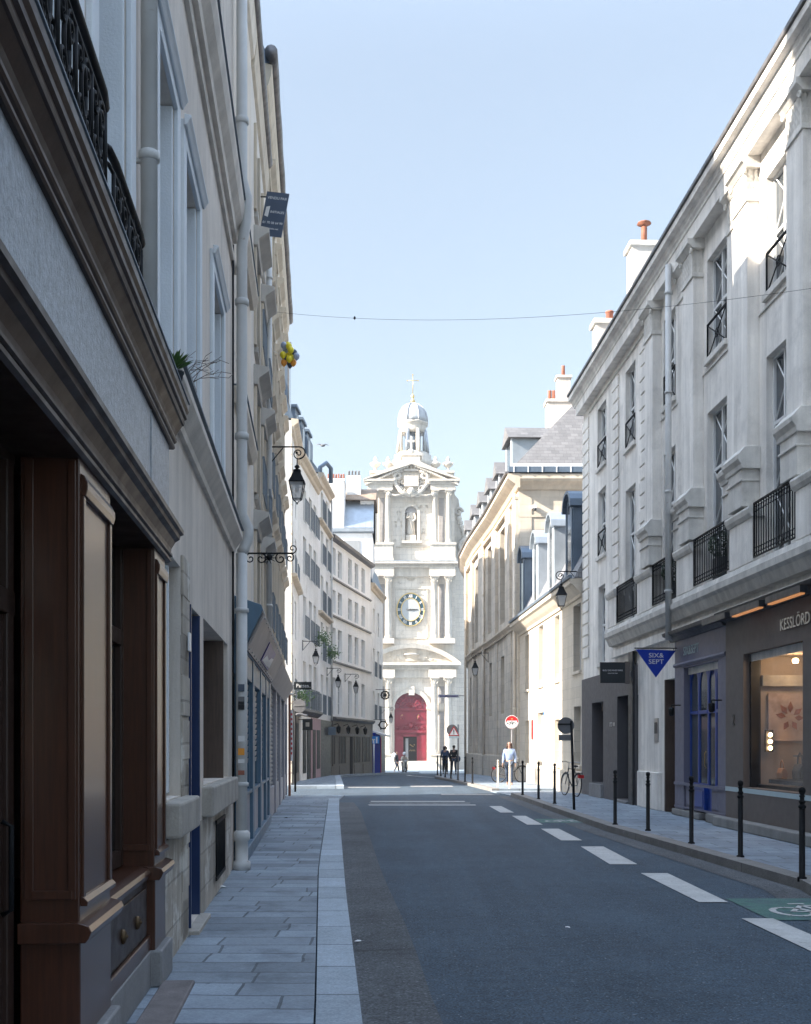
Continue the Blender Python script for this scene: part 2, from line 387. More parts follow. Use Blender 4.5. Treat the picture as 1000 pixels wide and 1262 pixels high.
# ---------------------------------------------------------------- shared building pieces
def window(fr, u0, u1, z0, z1, par, depth=.2, fm=None, gm=None, cols=2, rows=3, sill=None, ft=.055, cross=False):
    fm = fm or M.white; gm = gm or M.glass
    v = -depth; mb = MB(fr)
    mb.box(u0, u0+ft, v, v+.06, z0, z1).box(u1-ft, u1, v, v+.06, z0, z1)
    mb.box(u0+ft, u1-ft, v, v+.06, z0, z0+ft*1.3).box(u0+ft, u1-ft, v, v+.06, z1-ft, z1)
    for c in range(1, cols):
        uc = u0+(u1-u0)*c/cols; mb.box(uc-.03, uc+.03, v+.005, v+.07, z0+ft, z1-ft)
    if cross:
        for k in range(rows):
            a, b = z0+(z1-z0)*k/rows, z0+(z1-z0)*(k+1)/rows
            mb.box(u0+ft, u1-ft, v+.01, v+.055, a-.03, a+.03)
            for (p, q) in ((u0+ft, u1-ft), (u1-ft, u0+ft)):
                mb.tube([(p, v+.04, a), (q, v+.04, b)], .014, 4)
    else:
        for k in range(1, rows):
            a = z0+(z1-z0)*k/rows; mb.box(u0+ft, u1-ft, v+.01, v+.05, a-.016, a+.016)
    w = mb.build('window', fm, par)
    MB(fr).quad((u0, v+.015, z0), (u1, v+.015, z0), (u1, v+.015, z1), (u0, v+.015, z1)).build('pane', gm, w)
    if sill: MB(fr).box(u0-.06, u1+.06, -depth+.061, .07, z0-.1, z0-.002).build('sill', sill, w, bevel=.01)
    return w
def railing(fr, u0, u1, v, z0, z1, par, m=None, step=.12, name='railing', cross=False, bow=0., scroll=False, t=.011):
    mb = MB(fr); m = m or M.iron
    mb.box(u0, u1, v-.02, v+.02, z1-.03, z1).box(u0, u1, v-.012, v+.012, z0, z0+.025)
    for a in (u0, u1): mb.box(a-.014, a+.014, v-.014, v+.014, z0, z1)
    if cross:
        mb.tube([(u0, v, z0), (u1, v, z1-.02)], .013, 5).tube([(u0, v, z1-.02), (u1, v, z0)], .013, 5)
        mb.ring(((u0+u1)/2, v, (z0+z1)/2), .09, .01, 10)
    else:
        n = max(2, int((u1-u0)/step))
        for k in range(1, n): mb.tube([(u0+(u1-u0)*k/n, v, z0), (u0+(u1-u0)*k/n, v, z1-.02)], t, 4)
        if scroll:
            for k in range(n):
                uc = u0+(u1-u0)*(k+.5)/n
                mb.ring((uc, v, z1-.12), (u1-u0)/n*.42, .008, 8, m=4)
                mb.ring((uc, v, z0+.12), (u1-u0)/n*.42, .008, 8, m=4)
    return mb.build(name, m, par)
def body(mb, u0, u1, depth, z0, z1, slant0=0., slant1=0.):
    """side and back faces behind a facade"""
    mb.quad((u0, 0, z0), (u0+slant0, -depth, z0), (u0+slant0, -depth, z1), (u0, 0, z1))
    mb.quad((u1, 0, z0), (u1+slant1, -depth, z0), (u1+slant1, -depth, z1), (u1, 0, z1))
    mb.quad((u0+slant0, -depth, z0), (u1+slant1, -depth, z0), (u1+slant1, -depth, z1), (u0+slant0, -depth, z1))
    mb.quad((u0, -.01, z1), (u1, -.01, z1), (u1+slant1, -depth, z1), (u0+slant0, -depth, z1))
def pipe(fr, u, v, z0, z1, r, par, m=None, name='downpipe', foot=False, step=2.2):
    mb = MB(fr); mb.tube([(u, v, z0), (u, v, z1)], r, 12)
    z = z0+1.1
    while z < z1:
        mb.lathe([(r*1.0, -.05), (r*1.28, -.045), (r*1.28, .0), (r*1.0, .01)], (u, v, z), 12); mb.box(u-.015, u+.015, v-.1, v, z-.06, z-.035); z += step
    if foot: mb.lathe([(r*1.0, .5), (r*1.5, .47), (r*1.5, .38), (r*1.15, .36), (r*1.15, .12), (r*1.6, .1), (r*1.6, 0)], (u, v, z0), 12)
    return mb.build(name, m or M.pipe, par)
def chimney(mb_fr, u0, u1, v0, v1, z0, z1, par, pots=3, m=None, ph=.35, cap=.08):
    c = MB(mb_fr).box(u0, u1, v0, v1, z0, z1).build('chimney', m or M.chimney, par)
    MB(mb_fr).box(u0-cap, u1+cap, min(v0, v1)-cap, max(v0, v1)+cap, z1+.002, z1+.14).build('chimney_cap', M.trim_r1, c)
    L_ = abs(u1-u0) > abs(v1-v0)
    for k in range(pots):
        t = (k+.5)/pots
        cc = (u0+(u1-u0)*t, (v0+v1)/2, z1+.14) if L_ else ((u0+u1)/2, v0+(v1-v0)*t, z1+.14)
        MB(mb_fr).lathe([(.13, 0), (.11, ph*.8), (.135, ph*.85), (.13, ph)], cc, 10).build('chimney_pot', M.terracotta, c)
    return c
# ================================================================ LEFT, NEAR: house with mahogany shopfront
FL = F([(0, -1.085), (40, -1.085-.0771*40)], 1)
YE = 7.9
B = root('corner_house', 'cream plastered house with a varnished mahogany shopfront and black iron balconies', 'building', FL.w(4, 0, 0))
L0E = 14.55
ops = [(YE, 8.95, 1.28, 3.08, .12), (9.5, 10.35, .14, 2.86, .22), (10.75, 13.65, 1.3, 2.88, .62), (11.7, 12.7, .32, .85, .15)]
hi = [(3.45, 4.95, 4.1, 6.5), (5.45, 6.4, 4.1, 6.5), (7.56, 8.53, 4.42, 6.45), (9.09, 10.15, 4.42, 6.45), (11.54, 12.75, 4.42, 6.5)]
hi2 = [(a, b, 9.4, 11.6) for a, b, _, _ in hi]+[(a, b, 12.6, 14.4) for a, b, _, _ in hi]
mb = MB(FL).wall(-12, L0E, 3.7, 16.2, hi+hi2, .22)
mb.wall(YE, L0E, 0, 3.7, ops, .2)
body(mb, -12, L0E, 8, 0, 16.2)
mb.quad((-12, 0, 0), (0, 0, 0), (0, 0, 3.7), (-12, 0, 3.7))
wall = mb.build('wall', M.plaster_pink, B)
for a, b, c, d in hi+hi2:
    window(FL, a, b, c, d, B, .2, M.trim_blue, M.glass_lt, 2, 3)
# painted surrounds of the first floor windows
mb = MB(FL)
for a, b, c, d in hi:
    mb.box(a-.16, a, 0, .035, c, d+.16).box(b, b+.16, 0, .035, c, d+.16).box(a, b, 0, .035, d, d+.16)
    mb.prism([(.035, d+.10), (.055, d+.10), (.075, d+.14), (.09, d+.16), (.09, d+.18), (.035, d+.19)], a-.18, b+.18)
    mb.box(a+.03, a+.075, -.14, -.0, c, d-.01).box(b-.075, b-.03, -.14, -.0, c, d-.01)
mb.build('window_surround', M.trim_blue, B, bevel=.006)
for a, b in ((YE, 2), ):
    pass
# string courses
mb = MB(FL).prism([(0, 4.08), (.04, 4.08), (.05, 4.13), (.10, 4.2), (.14, 4.26), (.14, 4.32), (0, 4.36)], YE+.02, L0E-.3)
mb.build('string_course', M.plaster, B)
MB(FL).box(YE+.02, L0E-.3, 0, .155, 4.362, 4.378).build('lead_flashing', M.iron_blue, B)
mb = MB(FL).prism([(0, 8.1), (.05, 8.1), (.06, 8.2), (.13, 8.3), (.16, 8.42), (.16, 8.5), (0, 8.55)], -12, L0E)
mb.prism([(0, 7.7), (.04, 7.7), (.05, 7.74), (.04, 7.8), (0, 7.8)], -12, L0E)
mb.build('upper_string_course', M.plaster, B)
MB(FL).box(-12, L0E, 0, .175, 8.552, 8.57).build('lead_flashing', M.iron_blue, B)
MB(FL).prism([(0, 15.6), (.1, 15.7), (.35, 16.0), (.35, 16.2), (0, 16.25)], -12, L0E).build('eaves_cornice', M.plaster, B)
MB(FL).prism([(.2, 16.26), (-1.4, 19.0), (-7, 19.8), (-7.9, 16.26)], -12, L0E).build('roof', M.zinc, B)
# stone quoin patches by the door, sills, door
mb = MB(FL)
random.seed(3)
for k, z in enumerate([0.1, .5, .86, 1.2, 1.55, 1.9, 2.22, 2.55, 2.85]):
    w = random.uniform(-.06, .1); mb.box(8.97+w*.3, 9.42+w*.4, 0, .012+.006*(k % 3), z+.012, z+.33)
mb.build('exposed_stone', M.ashlar_old, B, bevel=.008)
MB(FL).puz([(8.96, .02), (9.42, .02), (9.42, 2.98), (9.3, 3.02), (9.2, 3.16), (9.05, 3.16), (9.02, 2.6), (8.97, 2.5)], .002, .012).puz([(YE+.02, .02), (8.95, .02), (8.95, 1.0), (YE+.02, 1.0)], .002, .010).puz([(10.45, .02), (13.95, .02), (13.95, .98), (10.45, .98)], .002, .0095).build('exposed_rubble', M.ashlar_old, B)
MB(FL).box(YE+.05, 9.2, -.1, .13, 1.02, 1.27).build('stone_sill', M.sill, B, bevel=.02)
MB(FL).box(10.62, 13.9, -.6, .11, 1.0, 1.29).build('stone_sill', M.sill, B, bevel=.02)
mb = MB(FL).box(YE+.03, 8.9, -.11, -.08, 1.3, 3.06)
sh = mb.build('shutter', M.shutter, B)
MB(FL).box(YE+.2, YE+.25, -.08, -.05, 1.32, 3.04).box(8.6, 8.65, -.08, -.05, 1.32, 3.04).build('shutter_rail', M.trim_blue, sh)
d = MB(FL).box(9.5, 10.35, -.215, -.17, .14, 2.85).box(9.6, 10.25, -.17, -.15, .3, 1.2).box(9.6, 10.25, -.17, -.15, 1.4, 2.7).build('door', M.door_blue, B, bevel=.006)
MB(FL).box(9.53, 9.56, -.16, .02, .14, 2.86).box(10.31, 10.345, -.16, .012, .14, 2.85).build('door_frame', M.door_blue, d)
MB(FL).ball((9.64, -.13, 1.15), .03).build('door_knob', M.brass, d)
MB(FL).box(9.42, 10.43, -.1, .10, .0, .135).build('door_step', M.sill, B, bevel=.01)
MB(FL).box(9.28, 9.40, .02, .035, 2.45, 2.6).build('house_number_plate', M.sign_white, B)
mb = MB(FL).box(13.0, 13.06, -.6, -.0, 1.3, 2.87)
mb.quad((10.76, -.6, 1.3), (13.64, -.6, 1.3), (13.64, -.6, 2.87), (10.76, -.6, 2.87))
mb.build('timber_lining', M.wood_br, B)
mb = MB(FL).box(11.65, 12.75, .03, .05, .86, .90).box(11.65, 12.75, .03, .05, .28, .32)
for k in range(8): mb.tube([(11.7+k*.14, .04, .3), (11.7+k*.14, .04, .88)], .012, 5)
mb.quad((11.7, -.14, .32), (12.7, -.14, .32), (12.7, -.14, .85), (11.7, -.14, .85))
mb.build('cellar_grille', M.iron, B)
# ---- pipes
pipe(FL, 6.75, .08, 4.1, 16, .050, B)
pp = pipe(FL, 14.35, .12, .1, 4.1, .07, B, foot=True)
random.seed(5)
for z, c in ((2.35, M.sign_dk), (2.18, M.sign_grey), (2.12, M.blackcl), (1.72, M.letter), (1.55, M.orange), (1.45, M.letter), (1.3, M.terracotta)):
    a = random.uniform(.6, 1.4)
    MB(FL).box(14.27, 14.275+.003, .08, .16, z, z+random.uniform(.04, .11)).build('sticker', c, pp)
mb = MB(FL).tube([(14.35, .12, 4.1), (14.36, .15, 4.16), (14.37, .20, 4.3), (14.37, .20, 4.42), (14.38, .12, 4.6), (14.38, .12, 8.0), (14.38, .17, 8.3), (14.38, .18, 8.62), (14.38, .12, 8.85), (14.38, .12, 16)], .07, 12)
for z in (5.6, 7.3, 9.6, 11.6): mb.lathe([(.07, -.06), (.088, -.05), (.088, .02), (.07, .03)], (14.38, .12, z), 12)
mb.build('downpipe', M.pipe, B)
MB(FL).tube([(14.1, .03, 1.2), (14.1, .03, 3.4), (14.12, .03, 7.9)], .014, 6).build('cable', M.iron, B)
# ---- mahogany shopfront
S0 = -1.0
def pier(a, b, vb=.02, vr=-.24):
    p = MB(FL).box(a, b, vr, vb, .86, 3.02).build('pier', M.wood, B, bevel=.006)
    mb = MB(FL)                                # raised frame of the front face, mouldings
    mb.box(a+.03, a+.075, vb, vb+.014, .99, 2.80).box(b-.075, b-.03, vb, vb+.014, .99, 2.80)
    mb.prism([(vb, 2.80), (vb+.022, 2.80), (vb+.030, 2.83), (vb+.030, 2.86), (vb+.016, 2.89), (vb, 2.9)], a+.03, b-.03)
    mb.prism([(vb, .955), (vb+.03, .955), (vb+.032, .975), (vb+.014, .995), (vb, 1.0)], a+.02, b-.02)
    mb.box(a-.012, a, vr+.02, vr+.06, .99, 2.95).box(a-.012, a, vb-.05, vb-.015, .99, 2.95)
    mb.box(a-.014, a, vr+.05, vb-.03, .99, 1.03)
    mb.build('moulding', M.wood, p, bevel=.003)
    q = MB(FL).box(a, b, vr, vb+.004, .34, .80).build('pier_base', M.wood, p, bevel=.006)
    MB(FL).box(a-.02, b+.03, vr, vb+.05, .1, .34).build('pier_plinth', M.plinth, p, bevel=.012)
    return p
pier(5.07, 5.82); pier(7.40, YE); pier(1.2, 1.9)
for a, b in ((5.82, 7.40), (1.9, 2.6)):
    pn = MB(FL).box(a, b, -.28, -.03, .34, .80).build('stall_riser', M.wood_dk, B, bevel=.004)
    MB(FL).box(a+.08, b-.08, -.03, -.018, .46, .76).build('moulding', M.wood_dk, pn, bevel=.004)
    MB(FL).box(a, b, -.03, -.005, .34, .44).build('skirting', M.wood, pn, bevel=.008)
    for k in range(2):
        u = a+(b-a)*(.36+.32*k)
        MB(FL).ball((u, -.012, .60), .026, sz=1.7).ball((u, .005, .60), .014).build('vent_cover', M.bronze, pn)
    MB(FL).box(a, b, -.25, .0, .1, .34).build('plinth', M.plinth, B, bevel=.008)
    g = MB(FL).box(a, a+.07, -.24, -.18, .90, 3.0).box(b-.07, b, -.24, -.18, .90, 3.0).box(a+.07, b-.07, -.24, -.18, .90, 1.0).box(a+.07, b-.07, -.24, -.18, 2.32, 2.42).build('shop_window', M.wood_dk, B, bevel=.006)
    MB(FL).quad((a, -.22, .9), (b, -.22, .9), (b, -.22, 3.0), (a, -.22, 3.0)).build('pane', M.shopglass, g)
# capping rail running round piers and window
rl = [(0, .80), (.035, .80), (.05, .82), (.062, .85), (.05, .875), (.02, .885), (0, .89)]
def rail_(a, b, v0, back): return [(back, .802), (back, .889)] and MB(FL).prism([(back, .80)]+[(v0+p, z) for p, z in rl]+[(back, .89)], a, b)
for a, b, v0, back in ((5.02, 5.86, .02, -.24), (7.36, YE+.06, .02, -.24), (5.86, 7.36, -.06, -.24), (1.15, 1.95, .02, -.24)):
    rail_(a, b, v0, back).build('capping_rail', M.wood, B, bevel=.004)
# entrance recess between the first piers: glazed double door
e = MB(FL)
for a, b in ((2.65, 2.75), (3.72, 3.84), (4.95, 5.05)): e.box(a, b, -.34, -.26, .14, 3.0)
e.box(2.65, 5.07, -.34, -.26, 2.25, 2.36).box(2.65, 5.07, -.34, -.26, 2.92, 3.0)
e.build('door_frame', M.wood_dk, B, bevel=.008)
for a, b in ((2.75, 3.72), (3.84, 4.95)):
    dd = MB(FL).box(a, a+.12, -.33, -.28, .14, 2.25).box(b-.12, b, -.33, -.28, .14, 2.25).box(a+.12, b-.12, -.33, -.28, 2.12, 2.25).box(a+.12, b-.12, -.33, -.28, .78, .92).box(a+.12, b-.12, -.33, -.28, .14, .3).box(a+.12, b-.12, -.33, -.30, .3, .78).build('door', M.wood_dk, B, bevel=.01)
    MB(FL).quad((a+.12, -.31, .92), (b-.12, -.31, .92), (b-.12, -.31, 2.12), (a+.12, -.31, 2.12)).build('pane', M.shopglass, dd)
    MB(FL).tube([(b-.06, -.27, .95), (b-.06, -.23, .97), (b-.06, -.23, 1.33), (b-.06, -.27, 1.35)], .012, 8).build('handle', M.iron, dd)
MB(FL).quad((2.65, -.32, 2.36), (5.07, -.32, 2.36), (5.07, -.32, 2.92), (2.65, -.32, 2.92)).build('fanlight_pane', M.shopglass, B)
MB(FL).quad((S0, -.33, 0), (2.65, -.33, 0), (2.65, -.33, 3.0), (S0, -.33, 3.0)).box(S0, YE, -.36, -.0, 2.99, 3.05).build('shopfront_lining', M.wood_dk, B)
# architrave moulding, fascia, cornice
MB(FL).prism([(-.3, 2.96), (.03, 2.96), (.05, 2.97), (.05, 2.99), (.038, 2.997), (.06, 3.005), (.06, 3.02), (.048, 3.028), (.052, 3.06), (.08, 3.105), (.11, 3.125), (.115, 3.15), (.138, 3.158), (.138, 3.19), (-.3, 3.20)], S0, YE+.10).build('lower_cornice', M.wood_dk, B)
MB(FL).box(S0, YE+.02, -.2, .045, 3.202, 3.80).build('fascia_board', M.fascia_blue, B)
mb = MB(FL)
for u in (7.05, 3.6): mb.box(u, u+.012, .045, .051, 3.21, 3.78)
mb.build('fascia_joint', M.fascia_blue, B)
MB(FL).prism([(-.2, 3.765), (.065, 3.765), (.075, 3.775), (.075, 3.79), (.065, 3.80), (.08, 3.81), (.088, 3.82), (.088, 3.838), (.078, 3.85), (.09, 3.88), (.115, 3.915), (.125, 3.93), (.137, 3.935), (.142, 3.95), (.142, 3.97), (.158, 3.98), (.158, 4.01), (.172, 4.03), (.172, 4.075), (-.2, 4.085)], S0, YE+.12).build('upper_cornice', M.wood_dk, B)
MB(FL).box(S0, YE+.13, -.05, .178, 4.087, 4.097).build('lead_flashing', M.iron_blue, B)
# step stone in front of the shopfront
tag(MB(FL).box(3.0, 7.5, .06, .27, .06, .125).build('stone_step', M.step_stone, None, FL.w(6, .2, .1), bevel=.012), 'worn reddish stone slab lying along the foot of the mahogany shopfront', 'step')
# curved wrought balconies (railings bowed out over the cornice)
def bow_rail(a, b, vmax, name='balcony_railing'):
    zt, zb = 4.52, 4.12
    def path(z, k=1.):
        return [(b, -.12, z), (b, vmax*.55, z), (b-.07, vmax*.9, z), (b-.2, vmax, z), (a+.2, vmax, z), (a+.07, vmax*.9, z), (a, vmax*.55, z), (a, -.12, z)]
    mb = MB(FL).tube(path(zt), .022, 8).tube(path(zt-.07), .010, 6).tube(path(zb), .014, 6)
    for u in (a, b): mb.tube([(u, vmax*.3, zb), (u, vmax*.3, zt)], .012, 6).tube([(u, -.08, zb), (u, -.08, zt)], .012, 6)
    n = max(2, int((b-a-.3)/.30))
    for k in range(n):
        c = a+.15+(b-a-.3)*(k+.5)/n; w = (b-a-.3)/n/2
        z0 = (zt-.07+zb)/2
        mb.tube([(c-w, vmax, zb), (c-w, vmax, zt-.07)], .011, 6)
        for sx in (-1, 1):
            mb.spiral((c+sx*w*.45, vmax, z0+.10), w*.42, 1.5, .009, pi/2 if sx > 0 else pi/2, sx)
            mb.spiral((c+sx*w*.45, vmax, z0-.10), w*.42, 1.5, .009, -pi/2, -sx)
        mb.ring((c, vmax, z0), w*.30, .010, 12, sz=2.2)
        mb.tube([(c, vmax, zb), (c, vmax, z0-.16)], .009, 5).tube([(c, vmax, z0+.16), (c, vmax, zt-.07)], .009, 5)
    mb.tube([(b-.15, vmax, zb), (b-.15, vmax, zt-.07)], .011, 6)
    return mb.build(name, M.iron, B)
bow_rail(3.3, 5.12, .15); bow_rail(5.34, 6.5, .095); bow_rail(1.2, 2.9, .15)
# flowerpot and twiggy plant on the ledge
def leaf_plant(name, label, cat, loc, pw, ph, n, L_, mleaf, group=None):
    r = root(name, label, cat, loc, group)
    MB().lathe([(pw*.7, 0), (pw, ph*.9), (pw*1.08, ph*.9), (pw*1.08, ph), (pw*.9, ph)], loc, 12).build('pot', M.pot, r)
    mb = MB(); random.seed(hash(label) % 7+len(label))
    for k in range(n):
        a = random.uniform(0, 2*pi); el = random.uniform(.5, 1.45); l = L_*random.uniform(.7, 1.1); w = l*.10
        b0 = Vector(loc)+Vector((0, 0, ph)); d = Vector((cos(a)*cos(el), sin(a)*cos(el), sin(el))); s = Vector((-sin(a), cos(a), 0))
        p1 = b0+d*l*.55; p2 = b0+d*l-Vector((0, 0, l*.12))
        mb.add([b0, p1+s*w, p2, p1-s*w], [(0, 1, 2, 3)])
    mb.build('foliage', mleaf, r)
    return r
leaf_plant('potted_plant', 'small green leafy plant in a dark pot on the ledge above the mahogany shopfront', 'plant', FL.w(7.72, .10, 4.10), .07, .12, 80, .17, M.leaf)
tw = root('potted_twigs', 'bare twiggy plant on the ledge behind the small green plant', 'plant', FL.w(8.7, .08, 4.38))
MB(FL).box(8.45, 8.95, .02, .13, 4.38, 4.47).build('planter', M.pot, tw, bevel=.006)
mb = MB(FL); random.seed(4)
for k in range(9):
    p = Vector((8.5+k*.05, .07, 4.46)); d = Vector((random.uniform(-.3, .3), random.uniform(.1, .9), random.uniform(.5, 1.)))
    pts = [tuple(p)]
    for j in range(5):
        p = p+d*.05; d += Vector((random.uniform(-.3, .3), random.uniform(-.15, .3), random.uniform(-.35, .15))); pts.append(tuple(p))
        if j > 1: mb.tube([tuple(p), tuple(p+Vector((random.uniform(-.06, .06), random.uniform(.02, .08), random.uniform(-.02, .08))))], .002, 4)
    mb.tube(pts, .0035, 4, .0015)
mb.build('twigs', M.twig, tw)

# ================================================================ LEFT, SECOND: houses over the slate-blue shop
# -- 2a narrow house with low gutter
A1, A2, A3, A4 = 14.57, 18.45, 22.9, 37.0
B1 = root('narrow_house', 'narrow warm cream house with a sagging dark gutter just past the tall corner downpipe', 'building', FL.w(16.5, 0, 0))
h1 = [(15.9, 16.9, z0, z1) for z0, z1 in ((4.0, 5.9), (6.6, 8.3), (9.0, 10.5), (11.0, 12.4))]
mb = MB(FL).wall(A1, A2, 3.3, 13.2, h1, .2); body(mb, A1, A2, 8, 0, 13.2); mb.build('wall', M.plaster_warm, B1)
for o in h1: window(FL, *o, B1, .18, M.white, M.glass, 2, 3)
MB(FL).prism([(0, 6.1), (.06, 6.1), (.13, 6.22), (.13, 6.3), (0, 6.33)], A1+.1, A2-.5).build('string_course', M.plaster_warm, B1)
MB(FL).prism([(0, 8.62), (.06, 8.62), (.13, 8.74), (.13, 8.82), (0, 8.85)], A1+.1, A2-.3).build('string_course', M.plaster_warm, B1)
MB(FL).box(A1+.1, A2-.3, 0, .145, 8.852, 8.868).build('lead_flashing', M.iron_blue, B1); MB(FL).box(A1+.1, A2-.5, 0, .145, 6.332, 6.348).build('lead_flashing', M.iron_blue, B1)
MB(FL).prism([(0, 12.8), (.05, 12.85), (.08, 13.05), (.10, 13.2), (0, 13.24)], A1, A2).build('eaves', M.plaster_warm, B1)
MB(FL).tube([(u, .07+.004*sin(u*5), 13.3) for u in [A1-.2+k*.49 for k in range(18)]], .11, 10).build('gutter', M.gutter, B1)
MB(FL).prism([(.05, 13.25), (-1.5, 16.3), (-7.9, 16.5), (-7.9, 13.25)], A1+.02, A2-.02).build('roof', M.zinc_dk, B1)
# -- 2b house with hooded windows
def hood_house(name, label, a, b, cols, rows, wallm, trim, zt, hoods, rails, roof):
    r = root(name, label, 'building', FL.w((a+b)/2, 0, 0))
    ops = [(c, d, z0, z1) for c, d in cols for z0, z1 in rows]
    mb = MB(FL).wall(a, b, 3.3, zt, ops, .22); return r, mb, ops
B2 = root('hooded_house', 'grey cream house with heavy stone hoods over its tall windows', 'building', FL.w(20.5, 0, 0))
cols = [(19.35, 20.35), (21.8, 22.6)]; rows = [(3.75, 5.3), (5.95, 7.75), (8.45, 10.1), (10.75, 12.2)]
ops = [(a, b, c, d) for a, b in cols for c, d in rows]
mb = MB(FL).wall(A2, A3, 3.3, 13.2, ops, .22); body(mb, A2, A3, 8, 0, 13.2); mb.build('wall', M.plaster, B2)
for (a, b, c, d) in ops:
    w = window(FL, a, b, c, d, B2, .2, M.white, M.glass, 2, 3, sill=M.grey_far)
    for j0, j1 in ((a-.16, a-.002), (b+.002, b+.16)): MB(FL).box(j0, j1, 0, .05, c, d).build('jamb', M.trim_r3, w, bevel=.008)
    if d < 11: MB(FL).prism([(0, d+.02), (.07, d+.02), (.09, d+.12), (.2, d+.2), (.26, d+.24), (.26, d+.31), (0, d+.36)], a-.2, b+.2).build('window_hood', M.grey_far, w, bevel=.006)
    if 5 < c < 9: railing(FL, a-.1, b+.1, .16, c-.02, c+.62, w, M.iron_blue, .11, scroll=True)
MB(FL).prism([(0, 12.7), (.05, 12.75), (.08, 13.0), (.10, 13.18), (0, 13.24)], A2, A3).build('eaves', M.trim_r3, B2)
MB(FL).prism([(.05, 13.25), (-.9, 16.6), (-1.4, 19.0), (-7.9, 19.2), (-7.9, 13.25)], A2+.02, A3-.02).build('roof', M.zinc_dk, B2)
pipe(FL, A3-.05, .1, 3.4, 12.7, .06, B2)
# -- 2c plainer house up to the side street
B3 = root('end_house', 'warm cream house with small stone window heads standing at the corner of the side street', 'building', FL.w(29, 0, 0))
cols = [(24.4+k*2.05, 25.35+k*2.05) for k in range(6)]; rows = [(4.2, 6.5), (7.2, 8.95), (9.75, 11.4), (12.4, 13.9)]
ops = [(a, b, c, d) for a, b in cols for c, d in rows]
mb = MB(FL).wall(A3, A4, 3.3, 15.4, ops, .22); body(mb, A3, A4, 9, 0, 15.4, 0, -3.2); mb.build('wall', M.plaster_warm, B3)
for (a, b, c, d) in ops:
    w = window(FL, a, b, c, d, B3, .2, M.white, M.glass, 2, 3, sill=M.trim_r3)
    for j0, j1 in ((a-.13, a-.002), (b+.002, b+.13)): MB(FL).box(j0, j1, 0, .04, c, d).build('jamb', M.trim_r3, w, bevel=.008)
    MB(FL).prism([(0, d+.02), (.05, d+.02), (.07, d+.1), (.18, d+.2), (.18, d+.27), (0, d+.3)], a-.18, b+.18).build('window_hood', M.trim_r3, w)
    if c < 8: railing(FL, a-.05, b+.05, .12, c-.02, c+.75, w, M.iron_blue, .11)
MB(FL).prism([(0, 14.9), (.08, 15.0), (.14, 15.2), (.16, 15.4), (0, 15.44)], A3, A4).build('eaves', M.trim_r3, B3)
MB(FL).tube([(u, .15+.006*sin(u*3), 15.58-.012*sin(u*1.3)) for u in [A3-.15+k*.5 for k in range(30)]], .13, 10).build('gutter', M.gutter, B3)
MB(FL).puv([(A3+.02, .1), (A4-.02, .1), (A4-.6, -1.6), (A3+.02, -1.6)], 15.45, 15.5).prism([(.1, 15.51), (-1.0, 18.2), (-1.4, 18.2), (-1.4, 15.51)], A3+.02, A4-.3).puv([(A3+.02, -1.3), (A4-.5, -1.3), (A4-2.9, -8.9), (A3+.02, -8.9)], 15.52, 19.2).build('roof', M.zinc_dk, B3)

# ---- slate-blue shop (canopy box and sloping fascias) under 2a/2b, shuttered unit under 2c
SB = root('blue_shop', 'slate blue shopfront with a sloping taupe sign panel under its boxed canopy', 'shopfront', FL.w(19, .1, 0))
mb = MB(FL)
for a, b in ((14.75, 15.15), (16.9, 17.3), (19.2, 19.6), (21.2, 21.6), (22.6, 23.0)): MB(FL).box(a, b, -.0, .12, .28, 2.95).build('post', M.shop_blue, SB, bevel=.01)
MB(FL).box(14.72, 23.02, -.1, .105, 2.6, 2.96).box(14.72, 23.02, 0, .14, .1, .28).build('frame', M.shop_blue, SB, bevel=.01)
for a, b, m_ in ((15.15, 16.9, M.panel_lt), (17.3, 19.2, M.panel_lt), (19.6, 21.2, M.panel_lt), (21.6, 22.6, M.panel_lt)):
    p = MB(FL).box(a, b, 0, .07, .28, .98).build('stall_panel', m_, SB, bevel=.006)
    MB(FL).box(a, b, 0, .11, .98, 1.03).build('shop_sill', M.shop_blue, SB)
    w = MB(FL).box(a, a+.06, .0, .07, 1.03, 2.6).box(b-.06, b, .0, .07, 1.03, 2.6).box((a+b)/2-.03, (a+b)/2+.03, 0, .07, 1.03, 2.6).build('shop_window', M.shop_blue, SB)
    MB(FL).quad((a+.06, .03, 1.03), (b-.06, .03, 1.03), (b-.06, .03, 2.6), (a+.06, .03, 2.6)).build('pane', M.shopglass, w)
    bl = MB(FL)
    for k in range(13): bl.prism([(.035, 2.56-k*.09), (.055, 2.56-k*.09), (.045, 2.49-k*.09), (.035, 2.49-k*.09)], a+.07, b-.07)
    bl.build('blind', M.blind, w)
cp = [(0, 2.95), (.12, 2.92), (.37, 3.43), (.35, 3.50), (0, 3.62)]
MB(FL).prism(cp, 14.72, 23.0).build('canopy', M.shop_blue, SB, bevel=.008)
def slope(u, t, off): # point on slanted panel: t 0 bottom..1 top
    v = .12+.25*t; z = 2.92+.51*t; return (u, v+off*.9, z-off*.44)
mb = MB(FL)
a, b = 14.85, 22.85
vs = [slope(a, .04, .004), slope(b, .04, .004), slope(b, .96, .004), slope(a, .96, .004), slope(a, .04, .03), slope(b, .04, .03), slope(b, .96, .03), slope(a, .96, .03)]
BX = [(0, 1, 2, 3), (4, 5, 6, 7), (0, 1, 5, 4), (1, 2, 6, 5), (2, 3, 7, 6), (3, 0, 4, 7)]
pl = mb.add(vs, BX).build('sign_panel', M.shop_panel, SB)
mb = MB(FL).add([slope(u, t, o) for o in (.032, .05) for u, t in ((17.6, .16), (19.9, .16), (19.9, .72), (17.6, .72))], BX)
pc = mb.build('sign_plate', M.violet, pl)
